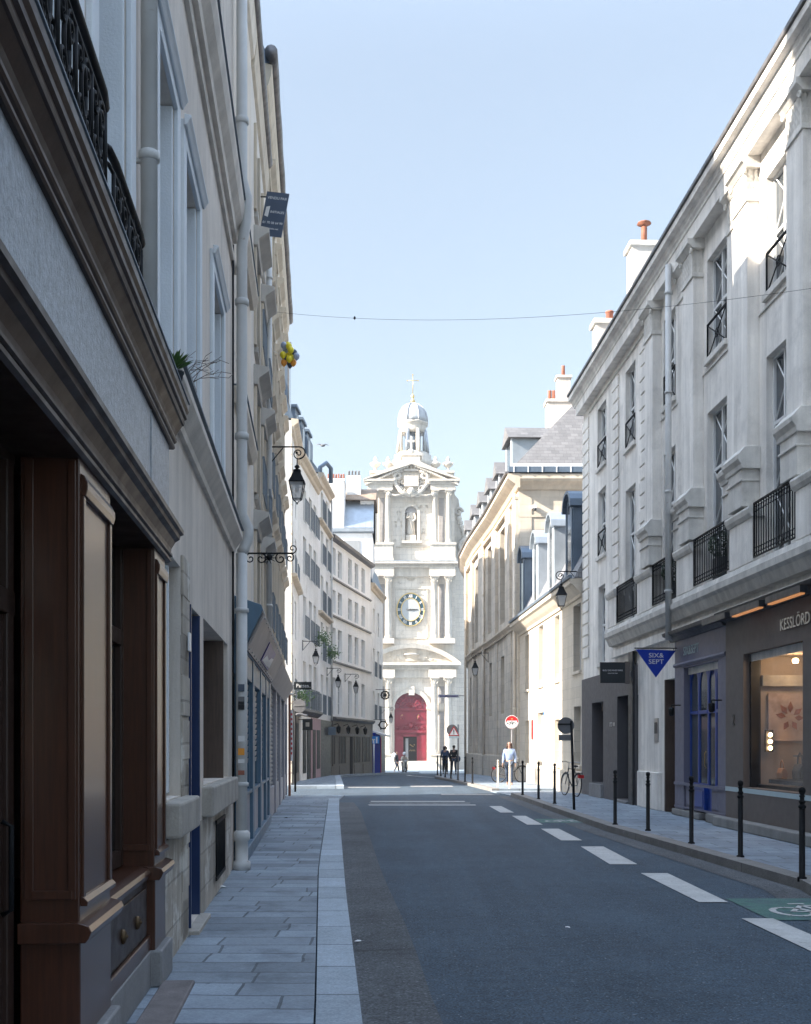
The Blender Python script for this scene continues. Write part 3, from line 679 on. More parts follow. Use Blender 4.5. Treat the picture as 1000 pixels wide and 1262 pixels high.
mb = MB(FL).add([slope(u, t, o) for o in (.052, .056) for u, t in ((17.7, .2), (19.2, .2), (19.6, .34), (18.2, .42))], BX).add([slope(u, t, o) for o in (.052, .056) for u, t in ((18.6, .26), (19.85, .22), (19.85, .55), (19.3, .5))], BX)
mb.build('sign_picture', M.letter, pc)
mb = MB(FL)
for k in range(14):
    mb.ball(slope(15.1+k*.58, .9, .03), .018, 6); mb.ball(slope(15.1+k*.58, .1, .03), .018, 6)
mb.build('screw_heads', M.steel, pl)
SH = root('shuttered_shop', 'shop unit with closed grey roller shutters under a taupe sloping panel beside the blue shop', 'shopfront', FL.w(29, .1, 0))
mb = MB(FL)
for a, b in ((23.02, 23.5), (26.4, 26.9), (29.6, 30.1), (33.0, 33.5), (35.7, 36.15)): MB(FL).box(a, b, -.05, .11, .1, 2.95).build('post', M.panel_lt, SH, bevel=.01)
for a, b in ((23.5, 26.4), (26.9, 29.6), (30.1, 33.0), (33.5, 35.7)):
    sl = MB(FL)
    for k in range(22): sl.prism([(-.04, .75+k*.1), (.02, .76+k*.1), (.035, .8+k*.1), (.02, .845+k*.1), (-.04, .85+k*.1)], a, b)
    s_ = sl.build('roller_shutter', M.blind, SH)
    MB(FL).box(a, b, -.05, .07, .1, .745).build('stall_panel', M.panel_lt, SH, bevel=.008)
MB(FL).prism([(0, 2.951), (.12, 2.93), (.37, 3.36), (.34, 3.42), (0, 3.50)], 23.05, 33.4).build('canopy', M.shop_panel, SH, bevel=.008)
MB(FL).box(23.05, A4-.02, -.1, -.055, .1, 3.3).box(33.42, A4-.03, -.05, .08, 2.955, 3.3).build('backing', M.panel_lt, SH)

# ---- estate sign, balloons, brackets on the left houses
S = root('estate_agent_sign', 'tilted blue grey estate agent board hanging high on the left houses', 'sign', FL.w(20.6, .28, 11.6))
sx = Vector((.97, -.15, -.18)).normalized(); su = Vector((.16, 0, 1)).normalized(); su = (su-sx*su.dot(sx)).normalized()
O = FL.w(20.6, .02, 10.93)
def spt(a, b, c=0): return O+sx*a+su*b+sx.cross(su)*c
mb = MB().add([spt(a, b, c) for c in (-.01, .01) for a, b in ((0, 0), (.42, 0), (.42, .80), (0, .80))], BX)
bd = mb.build('board', M.sign_dk, S)
for t, s_, x, y in (('VENDU PAR', .068, .03, .67), ('INITIALES', .062, .13, .42), ('01 70 08 64 99', .062, .02, .22), ('www.initiales.net', .046, .02, .12)):
    text(t, s_, spt(x, y, .012), sx, su, M.letter, 'lettering', bd, .002)
MB().add([spt(a, b, c) for c in (.011, .014) for a, b in ((.03, .36), (.10, .34), (.11, .54), (.04, .52))], BX).build('emblem', M.letter, bd)
MB().tube([O+Vector((-.08, 0, .1)), O], .012, 5).tube([O+Vector((-.08, 0, .7)), spt(0, .7)], .012, 5).build('bracket', M.iron, S)
BL = root('balloon_bunch', 'bunch of yellow, orange and grey balloons tied to an upper left window', 'balloons', FL.w(27.3, .35, 10.8))
random.seed(12)
cen = FL.w(27.3, .36, 11.0); W = FL.w(27.3, 0, 10.95)
pal = [M.greyb, M.greyb, M.yellow, M.yellow, M.yellow, M.navyb, M.yellow, M.greyb, M.yellow, M.navyb, M.orange, M.orange, M.yellow, M.yellow, M.greyb, M.navyb]
pos = [(-.12, .34), (-.08, .24), (.0, .36), (.04, .28), (.10, .16), (.19, .12), (-.14, .05), (-.04, .14), (.0, .06), (-.08, -.03), (-.12, -.14), (.16, -.13), (.05, -.07), (.12, .0), (.27, .0), (.05, -.16)]
for (x, z), m_ in zip(pos, pal):
    y = random.uniform(-.12, .12)
    b_ = MB().lathe([(.002, -.105), (.02, -.09), (.06, -.05), (.078, 0), (.072, .04), (.045, .075), (.002, .088)], (cen.x+x*.8, cen.y+y, cen.z+z*.85), 12).build('balloon', m_, BL)
MB().tube([W+Vector((0, 0, .2)), cen], .004, 4).build('string', M.letter, BL)
# ================================================================ STREET FURNITURE KINDS
def make_lantern():
    """bracket lantern: origin on the wall, arm along +x"""
    r = root('street_lantern', '', 'street lamp', (0, 0, 0), 'wall bracket lanterns along the street')
    L_ = .72
    mb = MB().tube([(0, 0, 0), (L_+.02, 0, 0)], .018, 8)
    pts = [(L_+.02, 0, 0)]
    for k in range(9):
        a = pi/2-k*pi/8*1.0; pts.append((L_+.02+.13*cos(a), 0, -.13+.13*sin(a)))
    mb.tube(pts, .016, 8).spiral((L_-.0, 0, -.15), .14, 1.4, .013, -.3, -1, 24, r1=.12)
    mb.tube([(.02, 0, -.45), (.38, 0, -.02)], .012, 6).box(-.02, .015, -.03, .03, -.5, .06).ball((L_-.04, 0, -.13), .03)
    mb.build('bracket', M.iron, r)
    x = L_-.03
    mb = MB().tube([(x, 0, -.27), (x, 0, -.40)], .012, 6)
    mb.lathe([(.02, .0), (.045, .02), (.03, .05), (.06, .07), (.05, .1), (.02, .13)], (x, 0, -.53), 10)
    mb.lathe([(.245, -.30), (.25, -.285), (.235, -.27), (.12, -.09), (.11, -.05), (.12, -.03), (.05, 0)], (x, 0, -.50), 4, rot=pi/4)
    hood = mb.build('hood', M.iron, r)
    fr = MB(); zt, zb, a, b = -.80, -1.17, .165, .095
    for i in range(4):
        p = [(x+sx_*w, sy_*w, z) for (w, z) in ((a, zt), (b, zb)) for sx_, sy_ in ((1, 1), (-1, 1), (-1, -1), (1, -1))]
        fr.tube([p[i], p[4+i]], .010, 4); fr.tube([p[4+i], p[4+(i+1) % 4]], .010, 4); fr.tube([p[i], p[(i+1) % 4]], .013, 4)
        fr.tube([p[4+i], (x, 0, zb-.09)], .007, 4)
    fr.ball((x, 0, zb-.10), .022, 6)
    cage = fr.build('cage', M.iron, r)
    g = MB().lathe([(a*1.36, zt), (b*1.36, zb)], (x, 0, 0), 4, rot=pi/4); g.build('glass', M.lampglass, cage)
    MB().lathe([(.03, -.82), (.05, -.90), (.03, -1.0)], (x, 0, 0), 8).build('bulb', M.letter, hood)
    return r
LAN = make_lantern()
def lantern(P, rz, label, sc=1.):
    global LAN_USED
    o = LAN if not LAN_USED else dup(LAN)
    LAN_USED = True
    o.location = P; o.rotation_euler = (0, 0, rz); o['label'] = label; o.scale = (sc,)*3
    return o
LAN_USED = False
lantern(FL.w(23.4, .02, 7.82), 0, 'large black bracket lantern above the sloping taupe shop canopy', .92)
# scroll bracket (without a lamp)
SBK = root('scroll_bracket', 'black wrought iron sign bracket with scrolls and no sign, below the big left lantern', 'bracket', FL.w(17.2, 0, 4.55))
mb = MB(); P = FL.w(17.2, 0, 4.58)
def lp(x, z, y=0): return (P.x+x, P.y+y, P.z+z)
mb.tube([lp(0, .0), lp(.72, .0)], .014, 6).spiral(lp(.70, .07), .07, 1.2, .010, -pi/2, 1).spiral(lp(.66, -.07), .07, 1.3, .010, pi/2, -1)
mb.spiral(lp(.06, -.08), .08, 1.2, .010, pi/2, 1).spiral(lp(.22, -.08), .09, 1.2, .010, pi/2, -1).spiral(lp(.52, -.08), .09, 1.2, .010, pi/2, 1)
for k in range(10):
    a = k*.63; mb.tube([lp(.34, -.07), lp(.34+.12*cos(a), -.07+.1*sin(a), .03*sin(a*2))], .012, 5, .003)
mb.ball(lp(.35, -.06), .05)
mb.build('scrollwork', M.iron, SBK)
# bollards
def make_bollard(m):
    r = root('bollard', '', 'bollard', (0, 0, 0), 'slim bollards along the kerbs')
    MB().lathe([(.055, -.03), (.055, .02), (.036, .03), (.034, .82)], (0, 0, 0), 12).build('post', m, r)
    MB().lathe([(.034, .82), (.045, .83), (.045, .85), (.030, .86), (.030, .88), (.040, .89), (.040, .905), (.026, .915), (.026, .95), (.036, .96), (.036, .97), (.022, .975), (.030, .99), (.040, 1.015), (.040, 1.035), (.030, 1.06), (.001, 1.07)], (0, 0, 0), 12).build('knob', m, r)
    return r
BK = make_bollard(M.iron)
def kx(Y):   # right kerb line
    P_ = [(0, 3.35), (7, 3.7), (13, 4.58), (22.2, 3.88), (36.8, 3.42), (46, 2.62), (58, 1.47), (66, 1.9), (72, 2.6)]
    for (a, xa), (b, xb) in zip(P_, P_[1:]):
        if Y <= b: return xa+(xb-xa)*(Y-a)/(b-a)
    return P_[-1][1]
bol = [(989, 1083.5, 'nearest black bollard on the right kerb, in front of the taupe shop'),
       (913, 1056.5, 'black bollard before the lit display window of the taupe shop'),
       (852.5, 1040, 'black bollard in front of the royal blue glazed door'),
       (799, 1024, 'black bollard in front of the pale pillar left of the brown door'),
       (758.5, 1016.6, 'black bollard in front of the slate grey shop doorway'),
       (683.9, 990.6, 'black bollard just left of the bicycle and tall sign post'),
       (664, 985, 'middle black bollard of three in front of the sunlit low building'),
       (644.4, 980, 'black bollard immediately right of the walking woman')]
for i, (x, y, lab) in enumerate(bol):
    Y = (CH-.12)*FPX/(y-HZ); o = BK if i == 0 else dup(BK)
    o.location = ((x-CX)/FPX*Y, Y, .12); o['label'] = lab
far = [(582.6, 965.8, 'black bollard at the near corner of the far right pavement'), (573.4, 963.6, 'black bollard second from the near corner of the far pavement'),
       (564.7, 961.0, 'black bollard beside the warning sign pole'), (556.0, 959.5, 'black bollard right beside the couple in dark blue'),
       (549.0, 958.0, 'black bollard in front of the couple in dark blue'), (543.5, 956.5, 'black bollard left of the couple in dark blue'), (539.4, 955.5, 'farthest black bollard, at the tip of the far pavement')]
for x, y, lab in far:
    lo, hi = 30., 80.
    for _ in range(40):
        mid = (lo+hi)/2
        if HZ+(CH-gz(mid)-.12)*FPX/mid > y: lo = mid
        else: hi = mid
    o = dup(BK); o.location = ((x-CX)/FPX*lo, lo, gz(lo)+.12); o['label'] = lab
BC = make_bollard(M.beige_post); BC['group'] = 'cream bollards at the crossing'
for i, (x, y, lab) in enumerate([(614, 971.5, 'cream bollard left of the walking woman'), (628.5, 974, 'cream bollard directly in front of the walking woman')]):
    Y = (CH-.05)*FPX/(y-HZ); o = BC if i == 0 else dup(BC); o.location = ((x-CX)/FPX*Y, Y, .05); o['label'] = lab
# ================================================================ GROUND
def kl(Y):   # left kerb outer line
    P_ = [(-12, 1.03), (6.43, -.243), (12.15, -.638), (27, -1.58), (33.4, -1.95)]
    for (a, xa), (b, xb) in zip(P_, P_[1:]):
        if Y <= b: return xa+(xb-xa)*(Y-a)/(b-a)
    return P_[-1][1]+(-.063)*(Y-33.4)
def ki(Y):
    P_ = [(-12, .75), (6.43, -.519), (14.65, -1.13), (33.4, -2.27)]
    for (a, xa), (b, xb) in zip(P_, P_[1:]):
        if Y <= b: return xa+(xb-xa)*(Y-a)/(b-a)
    return P_[-1][1]
def sheet(name, L_, Rr, Ys, dz, m, thick=0., label=None, kind='structure'):
    """strip between two functions of Y, following the slope; optional skirt"""
    mb = MB(); n = len(Ys)
    vs = [(L_(y), y, gz(y)+dz) for y in Ys]+[(Rr(y), y, gz(y)+dz) for y in Ys]
    fs = [(i, i+1, n+i+1, n+i) for i in range(n-1)]
    mb.add(vs, fs)
    if thick:
        vs2 = [(L_(y), y, gz(y)+dz-thick) for y in Ys]+[(Rr(y), y, gz(y)+dz-thick) for y in Ys]
        m0 = len(mb.v); mb.add(vs2, [])
        for i in range(n-1):
            mb.q += [(i, i+1, m0+i+1, m0+i), (n+i, n+i+1, m0+n+i+1, m0+n+i)]; mb.sm += [False]*2
        mb.q += [(0, n, m0+n, m0), (n-1, 2*n-1, m0+2*n-1, m0+n-1)]; mb.sm += [False]*2
    o = mb.build(name, m, None, (0, 0, 0), recalc=bool(thick))
    return tag(o, label, None, None, kind)
def rg(a, b, s=2.5):
    n = max(1, int(math.ceil((b-a)/s))); return [a+(b-a)*i/n for i in range(n+1)]
sheet('ground', lambda y: -400, lambda y: 400, [-60, 20, 45]+rg(50, 75, 5)+[152, 900], -.03, M.asphalt)
sheet('road', lambda y: -14, lambda y: 9, rg(-12, 152), 0., M.asphalt)
sheet('pavement', lambda y: -14 if y > 1e9 else FL.X(y)-.35, ki, rg(-12, 33.4), .10, M.slabs, .12)
sheet('kerb', lambda y: ki(y)+.012, kl, rg(-12, 33.4, 1.5), .104, M.kerb, .12)
def gut(Y):
    P_ = [(-12, 1.9), (6.84, .21), (9.9, .05), (14.4, -.28), (28.5, -1.12), (33, -1.5)]
    for (a, xa), (b, xb) in zip(P_, P_[1:]):
        if Y <= b: return xa+(xb-xa)*(Y-a)/(b-a)
    return P_[-1][1]
sheet('gutter_strip', lambda y: kl(y)+.005, gut, rg(-12, 33, 1.5), .005, M.asphalt_dk)
# left lowered end + side street + far left pavement
sheet('pavement', lambda y: -3.6-.0771*(y-33.4), lambda y: -2.0, [33.42, 37.0], .035, M.slabs, .05)
fl_r = lambda y: -2.35-.0661*(y-43.4) if y < 62 else -3.58+.21*(y-62)
sheet('pavement', lambda y: -14, lambda y: fl_r(y)-.3, rg(43.4, 52, 2)+rg(54, 84, 2), .10, M.slabs_r, .14)
sheet('kerb', lambda y: fl_r(y)-.29, fl_r, rg(43.4, 84, 2), .105, M.kerb, .14)
# right pavement
sheet('pavement', lambda y: kx(y)+.27, lambda y: 9.0, rg(-12, 36.8), .12, M.slabs_r, .14)
sheet('kerb', kx, lambda y: kx(y)+.26, rg(-12, 36.8, 1.5), .125, M.kerb_r, .14)
sheet('pavement', lambda y: kx(y)-.05, lambda y: 7.2, [36.82, 40.5], .04, M.slabs_r, .06)
sheet('pavement', lambda y: kx(y)+.27, lambda y: 8.0, rg(40.6, 66, 1.5), .11, M.slabs_r, .14)
sheet('kerb', kx, lambda y: kx(y)+.26, rg(40.6, 66, 1.5), .115, M.kerb_r, .14)
sheet('gutter_strip', lambda y: kx(y)-.42, lambda y: kx(y)-.01, rg(-12, 36.8, 1.5), .006, M.asphalt_dk)
# church forecourt
sheet('plaza', lambda y: -60, lambda y: 60, rg(112, 151, 8), .012, M.slabs_r)
# ---- road markings
def mark(name, pts, m, label=None, dz=.009):
    mb = MB(); mb.add([(x, y, gz(y)+dz) for x, y in pts], [tuple(range(len(pts)))])
    return tag(mb.build(name, m, None, (0, 0, 0), recalc=False), None, None, None, 'structure')
for (xn0, xn1, yn, xf0, xf1, yf) in ((914, 953, 1133, 1047, 1100, 1196), (790, 823, 1077, 862, 898, 1113), (716, 744, 1044, 752, 786, 1066), (667, 689, 1022, 692, 718, 1036.5), (631, 648, 1006, 650, 669.5, 1017), (603, 618, 994, 617, 634, 1002)):
    def g(x, y): Y = CH*FPX/(y-HZ); return ((x-CX)/FPX*Y, Y)
    mark('lane_dash', [g(xn0, yn), g(xn1, yn), g(xf1, yf), g(xf0, yf)], M.paint_rd)
for k in range(3):
    mark('crossing_bar', [(-1.0, 31.3+k*1.0), (1.95-k*.1, 31.3+k*1.0), (1.95-k*.1, 31.75+k*1.0), (-1.05, 31.75+k*1.0)], M.paint_rd if k != 1 else M.paint_old)
mark('crossing_bar', [(1.2, 37.8), (3.0, 37.8), (2.9, 38.6), (1.2, 38.6)], M.paint_old)
mark('crossing_bar', [(-2.4, 44.2), (-.2, 44.2), (-.2, 45.0), (-2.4, 45.0)], M.paint_old)
mark('crossing_bar', [(.2, 45.0), (1.9, 45.0), (1.9, 46.6), (.2, 46.6)], M.paint_old)
pts = [(0.0, 70), (.2, 66), (.9, 62.5), (1.6, 60)]
for (a, b), (c, d) in zip(pts, pts[1:]): mark('curved_line', [(a, b), (a+.22, b), (c+.22, d), (c, d)], M.paint_rd)
def bike_mark(cx, cy, s):
    mark('cycle_patch', [(cx-.75*s, cy-.8*s), (cx+.75*s, cy-.8*s), (cx+.75*s, cy+.8*s), (cx-.75*s, cy+.8*s)], M.green_rd, dz=.007)
    mb = MB()
    def ln(a, b, w=.05):
        a, b = Vector((*a, 0)), Vector((*b, 0)); d = (b-a).normalized(); n_ = Vector((-d.y, d.x, 0))*w*s
        mb.add([(cx+p.x, cy+p.y, gz(cy)+.012) for p in (a-n_, b-n_, b+n_, a+n_)], [(0, 1, 2, 3)])
    for ox in (-.34, .34):
        for k in range(12):
            a0, a1 = 2*pi*k/12, 2*pi*(k+1)/12
            ln((s*(ox+.2*cos(a0)), s*(-.25+.3*sin(a0))), (s*(ox+.2*cos(a1)), s*(-.25+.3*sin(a1))), .035)
    for a, b in (((-.34, -.25), (-.1, .2)), ((-.1, .2), (.22, .2)), ((.22, .2), (.34, -.25)), ((-.1, .2), (0, -.25)), ((0, -.25), (.22, .2)), ((-.34, -.25), (0, -.25)), ((-.2, .33), (-.02, .33)), ((.2, .35), (.32, .42))):
        ln((a[0]*s, a[1]*s), (b[0]*s, b[1]*s), .03)
    tag(mb.build('cycle_symbol', M.paint_rd, None, (0, 0, 0), recalc=False), None, None, None, 'structure')
bike_mark(4.2, 11.6, .95); bike_mark(3.5, 25.0, .8)
# small litter and seams
for i, (x, y, sz, m_, lab) in enumerate(((273, 1094, .05, M.letter, 'scrap of white paper on the left pavement near the blue door'), (700, 1145, .03, M.letter, 'small white scrap lying on the asphalt in the middle of the road'), (441, 1162, .03, M.letter, 'white scrap on the asphalt strip beside the granite kerb'), (353, 1009, .06, M.blackcl, 'small black lump on the left pavement near its far end'))):
    Y = (CH-.1*(x < 400))*FPX/(y-HZ); P = Vector(((x-CX)/FPX*Y, Y, .106 if x < 400 else .012))
    mb = MB(); n = 7; random.seed(i)
    rr = [sz*random.uniform(.6, 1.2) for _ in range(n)]
    mb.add([(P.x+rr[k]*cos(2*pi*k/n), P.y+rr[k]*sin(2*pi*k/n), P.z+random.uniform(0, .01)) for k in range(n)]+[(P.x, P.y, P.z+sz*.45)], [(k, (k+1) % n, n) for k in range(n)])
    tag(mb.build('litter', m_, None, P, recalc=False), lab, 'litter')
for y in (9.2, 13.1, 19.0, 25.5):
    a, b = kl(y)+.02, gut(y)-.02; mark('joint', [(a, y), (b, y+.1), (b, y+.13), (a, y+.03)], M.asphalt_jt, dz=.0075)
# ================================================================ RIGHT, NEAR: classical building
FR = F([(0, 7.155), (36.35, 7.155-.04*36.35)], -1)
E1 = 36.35
C = root('classical_building', 'pale grey classical building with giant pilasters and iron balconies above the shops', 'building', FR.w(27, 0, 0))
topw = [(18.86, 20.0, 9.6, 11.65), (22.15, 23.4, 9.6, 11.65), (25.75, 26.75, 9.6, 11.65), (29.5, 30.6, 9.6, 11.7), (33.0, 34.2, 9.95, 11.75)]
midw = [(18.86, 20.0, 4.95, 8.5), (22.15, 23.4, 4.95, 8.5), (25.75, 26.75, 4.95, 8.5), (29.5, 30.6, 4.95, 8.5), (33.05, 34.15, 7.3, 9.25), (33.15, 34.1, 4.1, 6.4)]
near = [(a, a+1.15, z0, z1) for a in (8.6, 12.1, 15.3) for z0, z1 in ((4.95, 8.5), (9.6, 11.65))]
shopo = [(17.35, 21.35, .9, 3.35, .9)]
mb = MB(FR).wall(2, E1, 3.2, 12.2, topw+midw+near, .20)
body(mb, 2, E1, 9, 0, 12.2)
mb.wall(24.9, 26.9, 0, 3.2, [(25.6, 26.6, .12, 3.2)], .5).wall(26.9, 29.2, 0, 3.2, [])
mb.build('wall', M.stone_r1, C)
for o in topw+midw+near:
    d = .20
    w = window(FR, *o, C, d-.02, M.white, M.glass, 2, 3 if o[3]-o[2] > 3 else 2, cross=True, ft=.05)
    MB(FR).box(o[0]-.05, o[1]+.05, -.01, .07, o[2]-.12, o[2]-.002).build('sill', M.trim_r1, w, bevel=.01)
    if o[2] > 9 or 7 < o[2] < 8: railing(FR, o[0]+.02, o[1]-.02, .0, o[2]+.0, o[2]+.72, w, M.iron, cross=True)
# ground-hugging details: giant order
def pilaster(a, b, v, pb=True):
    mb = MB(FR).box(a, b, 0, v, 5.95, 11.42).build('pilaster', M.stone_r1, C, bevel=.008)
    cp_ = MB(FR).box(a-.03, b+.03, 0, v+.03, 11.42, 11.50).box(a+.02, b-.02, 0, v+.015, 11.5, 12.02)
    cp_.prism([(0, 12.0), (v+.03, 12.0), (v+.10, 12.08), (v+.14, 12.1), (v+.14, 12.195), (0, 12.195)], a-.08, b+.08)
    n = 5                                       # herring-bone leaves and corner volutes
    for k in range(n):
        for j in range(3):
            u = a+.06+(b-a-.12)*(k+.5)/n; z = 11.54+j*.14
            cp_.add([(u-.05, v+.015, z), (u+.05, v+.015, z), (u, v+.055, z+.15), (u, v+.015, z+.02)], [(0, 3, 2), (3, 1, 2), (0, 1, 2)])
    for j in range(4):
        z = 11.53+j*.12
        for q in range(2):
            vv = v*(.3+.5*q); cp_.add([(a+.02, vv-.04, z), (a+.02, vv+.04, z), (a-.02, vv, z+.13), (a+.02, vv, z+.02)], [(0, 3, 2), (3, 1, 2), (0, 1, 2)])
    for u in (a+.0, b-.0): cp_.spiral((u, v+.05, 11.95), .07, 1.2, .022, 0, 1)
    cp_.build('capital', M.trim_r1, mb)
    if pb:
        p = MB(FR).box(a-.01, b+.01, 0, v+.10, 5.95, 6.62)
        p.prism([(0, 6.62), (v+.13, 6.62), (v+.14, 6.7), (v+.20, 6.78), (v+.21, 6.86), (v+.18, 6.88), (v+.06, 7.02), (0, 7.02)], a-.08, b+.08)
        p.box(a-.03, b+.03, 0, v+.13, 6.40, 6.44)
        p.build('pedestal', M.trim_r1, mb, bevel=.01)
    return mb
for a, b, v in ((17.95, 18.65, .16), (20.35, 21.1, .22), (21.2, 21.75, .11), (23.65, 24.4, .22), (24.6, 25.2, .11), (26.95, 27.7, .22), (14.0, 14.75, .22), (10.6, 11.35, .22)): pilaster(a, b, v)
# entablature and eaves
MB(FR).box(2, E1, 0, .25, 12.2, 12.5).build('architrave', M.stone_r1, C)
MB(FR).prism([(0, 12.5), (.27, 12.5), (.28, 12.56), (.32, 12.6), (.34, 12.7), (.45, 12.72), (.46, 12.84), (.40, 12.86), (0, 12.88)], 2, E1+.25).build('eaves_cornice', M.stone_r1, C)
MB(FR).box(2, E1+.25, .38, .50, 12.862, 12.93).build('gutter', M.gutter, C)
MB(FR).prism([(.35, 12.94), (-4.5, 14.6), (-8.9, 14.6), (-8.9, 12.94)], 2, E1).build('roof', M.zinc, C)
MB(FR).box(2, 28.0, 0, .03, 9.35, 9.38).box(28, E1-1.0, 0, .05, 12.0, 12.05).build('moulding', M.trim_r1, C)
# quoins
for a, b in ((17.15, 17.75), (28.25, 28.95), (31.35, 32.1), (35.45, 36.33)):
    mb = MB(FR); z = 4.4; k = 0
    while z < 11.9:
        e = .12 if k % 2 else 0
        mb.box(a-e*.0, b+(.0 if b > 36 else -e), 0, .045+.0*k, z+.02, z+.33); z += .36; k += 1
    mb.build('quoins', M.stone_r1, C, bevel=.012)
# balcony band: ledge, pedestal blocks, railings
MB(FR).prism([(0, 4.42), (.16, 4.42), (.2, 4.5), (.24, 4.6), (.30, 4.66), (.31, 4.78), (.27, 4.80), (.25, 4.9), (0, 4.93)], 2, 31.9).build('balcony_ledge', M.trim_r1, C)
MB(FR).box(2, 31.9, 0, .12, 4.1, 4.3).build('string_course', M.stone_r1, C)
rl_ = [(18.15, 20.05), (21.4, 23.65), (24.97, 27.0), (28.5, 30.75)]
blk = [(14, 18.1), (20.1, 21.35), (23.7, 24.92), (27.05, 28.45), (30.8, 31.8), (2, 13.9)]
for a, b in blk:
    p = MB(FR).box(a, b, 0, .22, 4.93, 5.72).build('parapet', M.stone_r1, C, bevel=.01)
    MB(FR).prism([(0, 5.72), (.24, 5.72), (.28, 5.78), (.30, 5.86), (.29, 5.9), (.1, 5.94), (0, 5.945)], a-.04, b+.04).build('coping', M.trim_r1, p)
for a, b in rl_:
    railing(FR, a, b, .2, 4.98, 5.95, C, M.iron, .115, scroll=True, name='balcony_railing')
pipe(FR, 25.15, .33, 4.0, 12.3, .07, C, M.pipe)
chimney(FR, 34.0, 34.7, -1.0, -2.9, 12.9, 16.65, C, 0)
chimney(FR, 35.6, 36.2, -.25, -2.2, 12.9, 14.9, C, 2)
for k, (vv, h) in enumerate(((-1.45, .75), (-2.4, .55))):
    MB(FR).lathe([(.09, 0), (.09, h*.75), (.05, h*.78), (.05, h*.85), (.22, h*.88), (.2, h*.93), (.02, h)], (34.35, vv, 16.8), 10).build('cowl', M.rust, C)
# topiaries on the balconies
for i, (u, lab) in enumerate(((22.0, 'clipped box ball in a planter behind the second balcony railing'), (25.5, 'clipped box ball in a planter behind the third balcony railing, next to the downpipe'))):
    u += .35; P = FR.w(u, .08, 4.94)
    t = root('topiary', lab, 'plant', P, 'clipped shrubs on the right balconies')
    MB(FR).box(u-.17, u+.17, -.08, .17, 4.94, 5.36).build('planter', M.pot, t, bevel=.01)
    mb = MB(); random.seed(i); cc = FR.w(u, .04, 5.62)
    for k in range(900):
        a = random.uniform(0, 2*pi); z = random.uniform(-1, 1); rr = .26*random.uniform(.82, 1.03); q = math.sqrt(1-z*z)
        p = cc+Vector((rr*q*cos(a), rr*q*sin(a), rr*z)); d = Vector((random.uniform(-1, 1), random.uniform(-1, 1), random.uniform(-1, 1))).normalized()*.022; e = d.orthogonal()*.6
        mb.add([p-d, p+e, p+d, p-e], [(0, 1, 2, 3)])
    mb.build('foliage', M.leaf_dk, t, recalc=False)
    # bare trunk stub
# ---- taupe jewellery/bag shop
def shop_root(name, label, u): return root(name, label, 'shopfront', FR.w(u, 0, 0))
T = shop_root('taupe_shop', 'dark taupe shopfront with a lit display window and steel letters', 19)
mb = MB(FR).wall(13.0, 21.85, .12, 4.12, [(18.05, 20.85, .9, 3.34, .30)], .1, v=.12)
mb.quad((21.85, 0, .12), (21.85, .12, .12), (21.85, .12, 4.12), (21.85, 0, 4.12)); mb.build('front', M.taupe, T)
mb = MB(FR).quad((18.05, -.18, .9), (18.05, -1.3, .9), (18.05, -1.3, 3.3), (18.05, -.18, 3.3)).quad((20.85, -.18, .9), (20.85, -1.3, .9), (20.85, -1.3, 3.3), (20.85, -.18, 3.3))
mb.quad((18.05, -1.3, .9), (20.85, -1.3, .9), (20.85, -1.3, 3.3), (18.05, -1.3, 3.3)).quad((18.05, -.18, .9), (20.85, -.18, .9), (20.85, -1.3, .9), (18.05, -1.3, .9)).quad((18.05, -.18, 3.3), (20.85, -.18, 3.3), (20.85, -1.3, 3.3), (18.05, -1.3, 3.3))
mb.build('display_box', M.shopwall, T)
g = MB(FR).box(18.05, 18.10, -.18, -.12, .9, 3.34).box(20.78, 20.85, -.18, -.0, .9, 3.34).box(18.1, 20.78, -.18, -.12, 3.28, 3.34).box(18.1, 20.78, -.18, -.12, .9, .96).build('shop_window', M.shop_dk, T)
MB(FR).quad((18.1, -.15, .95), (20.78, -.15, .95), (20.78, -.15, 3.28), (18.1, -.15, 3.28)).build('pane', M.clear, g)
for lu in (18.6, 20.2):
    lt = bpy.data.lights.new('display_lamp', 'POINT'); lt.energy = 2.6; lt.color = (1, .72, .45); lt.shadow_soft_size = .08
    lo_ = bpy.data.objects.new('display_lamp', lt); COL.objects.link(lo_); lo_.parent = T; lo_.location = FR.w(lu, -.6, 3.1)-ORG[T]
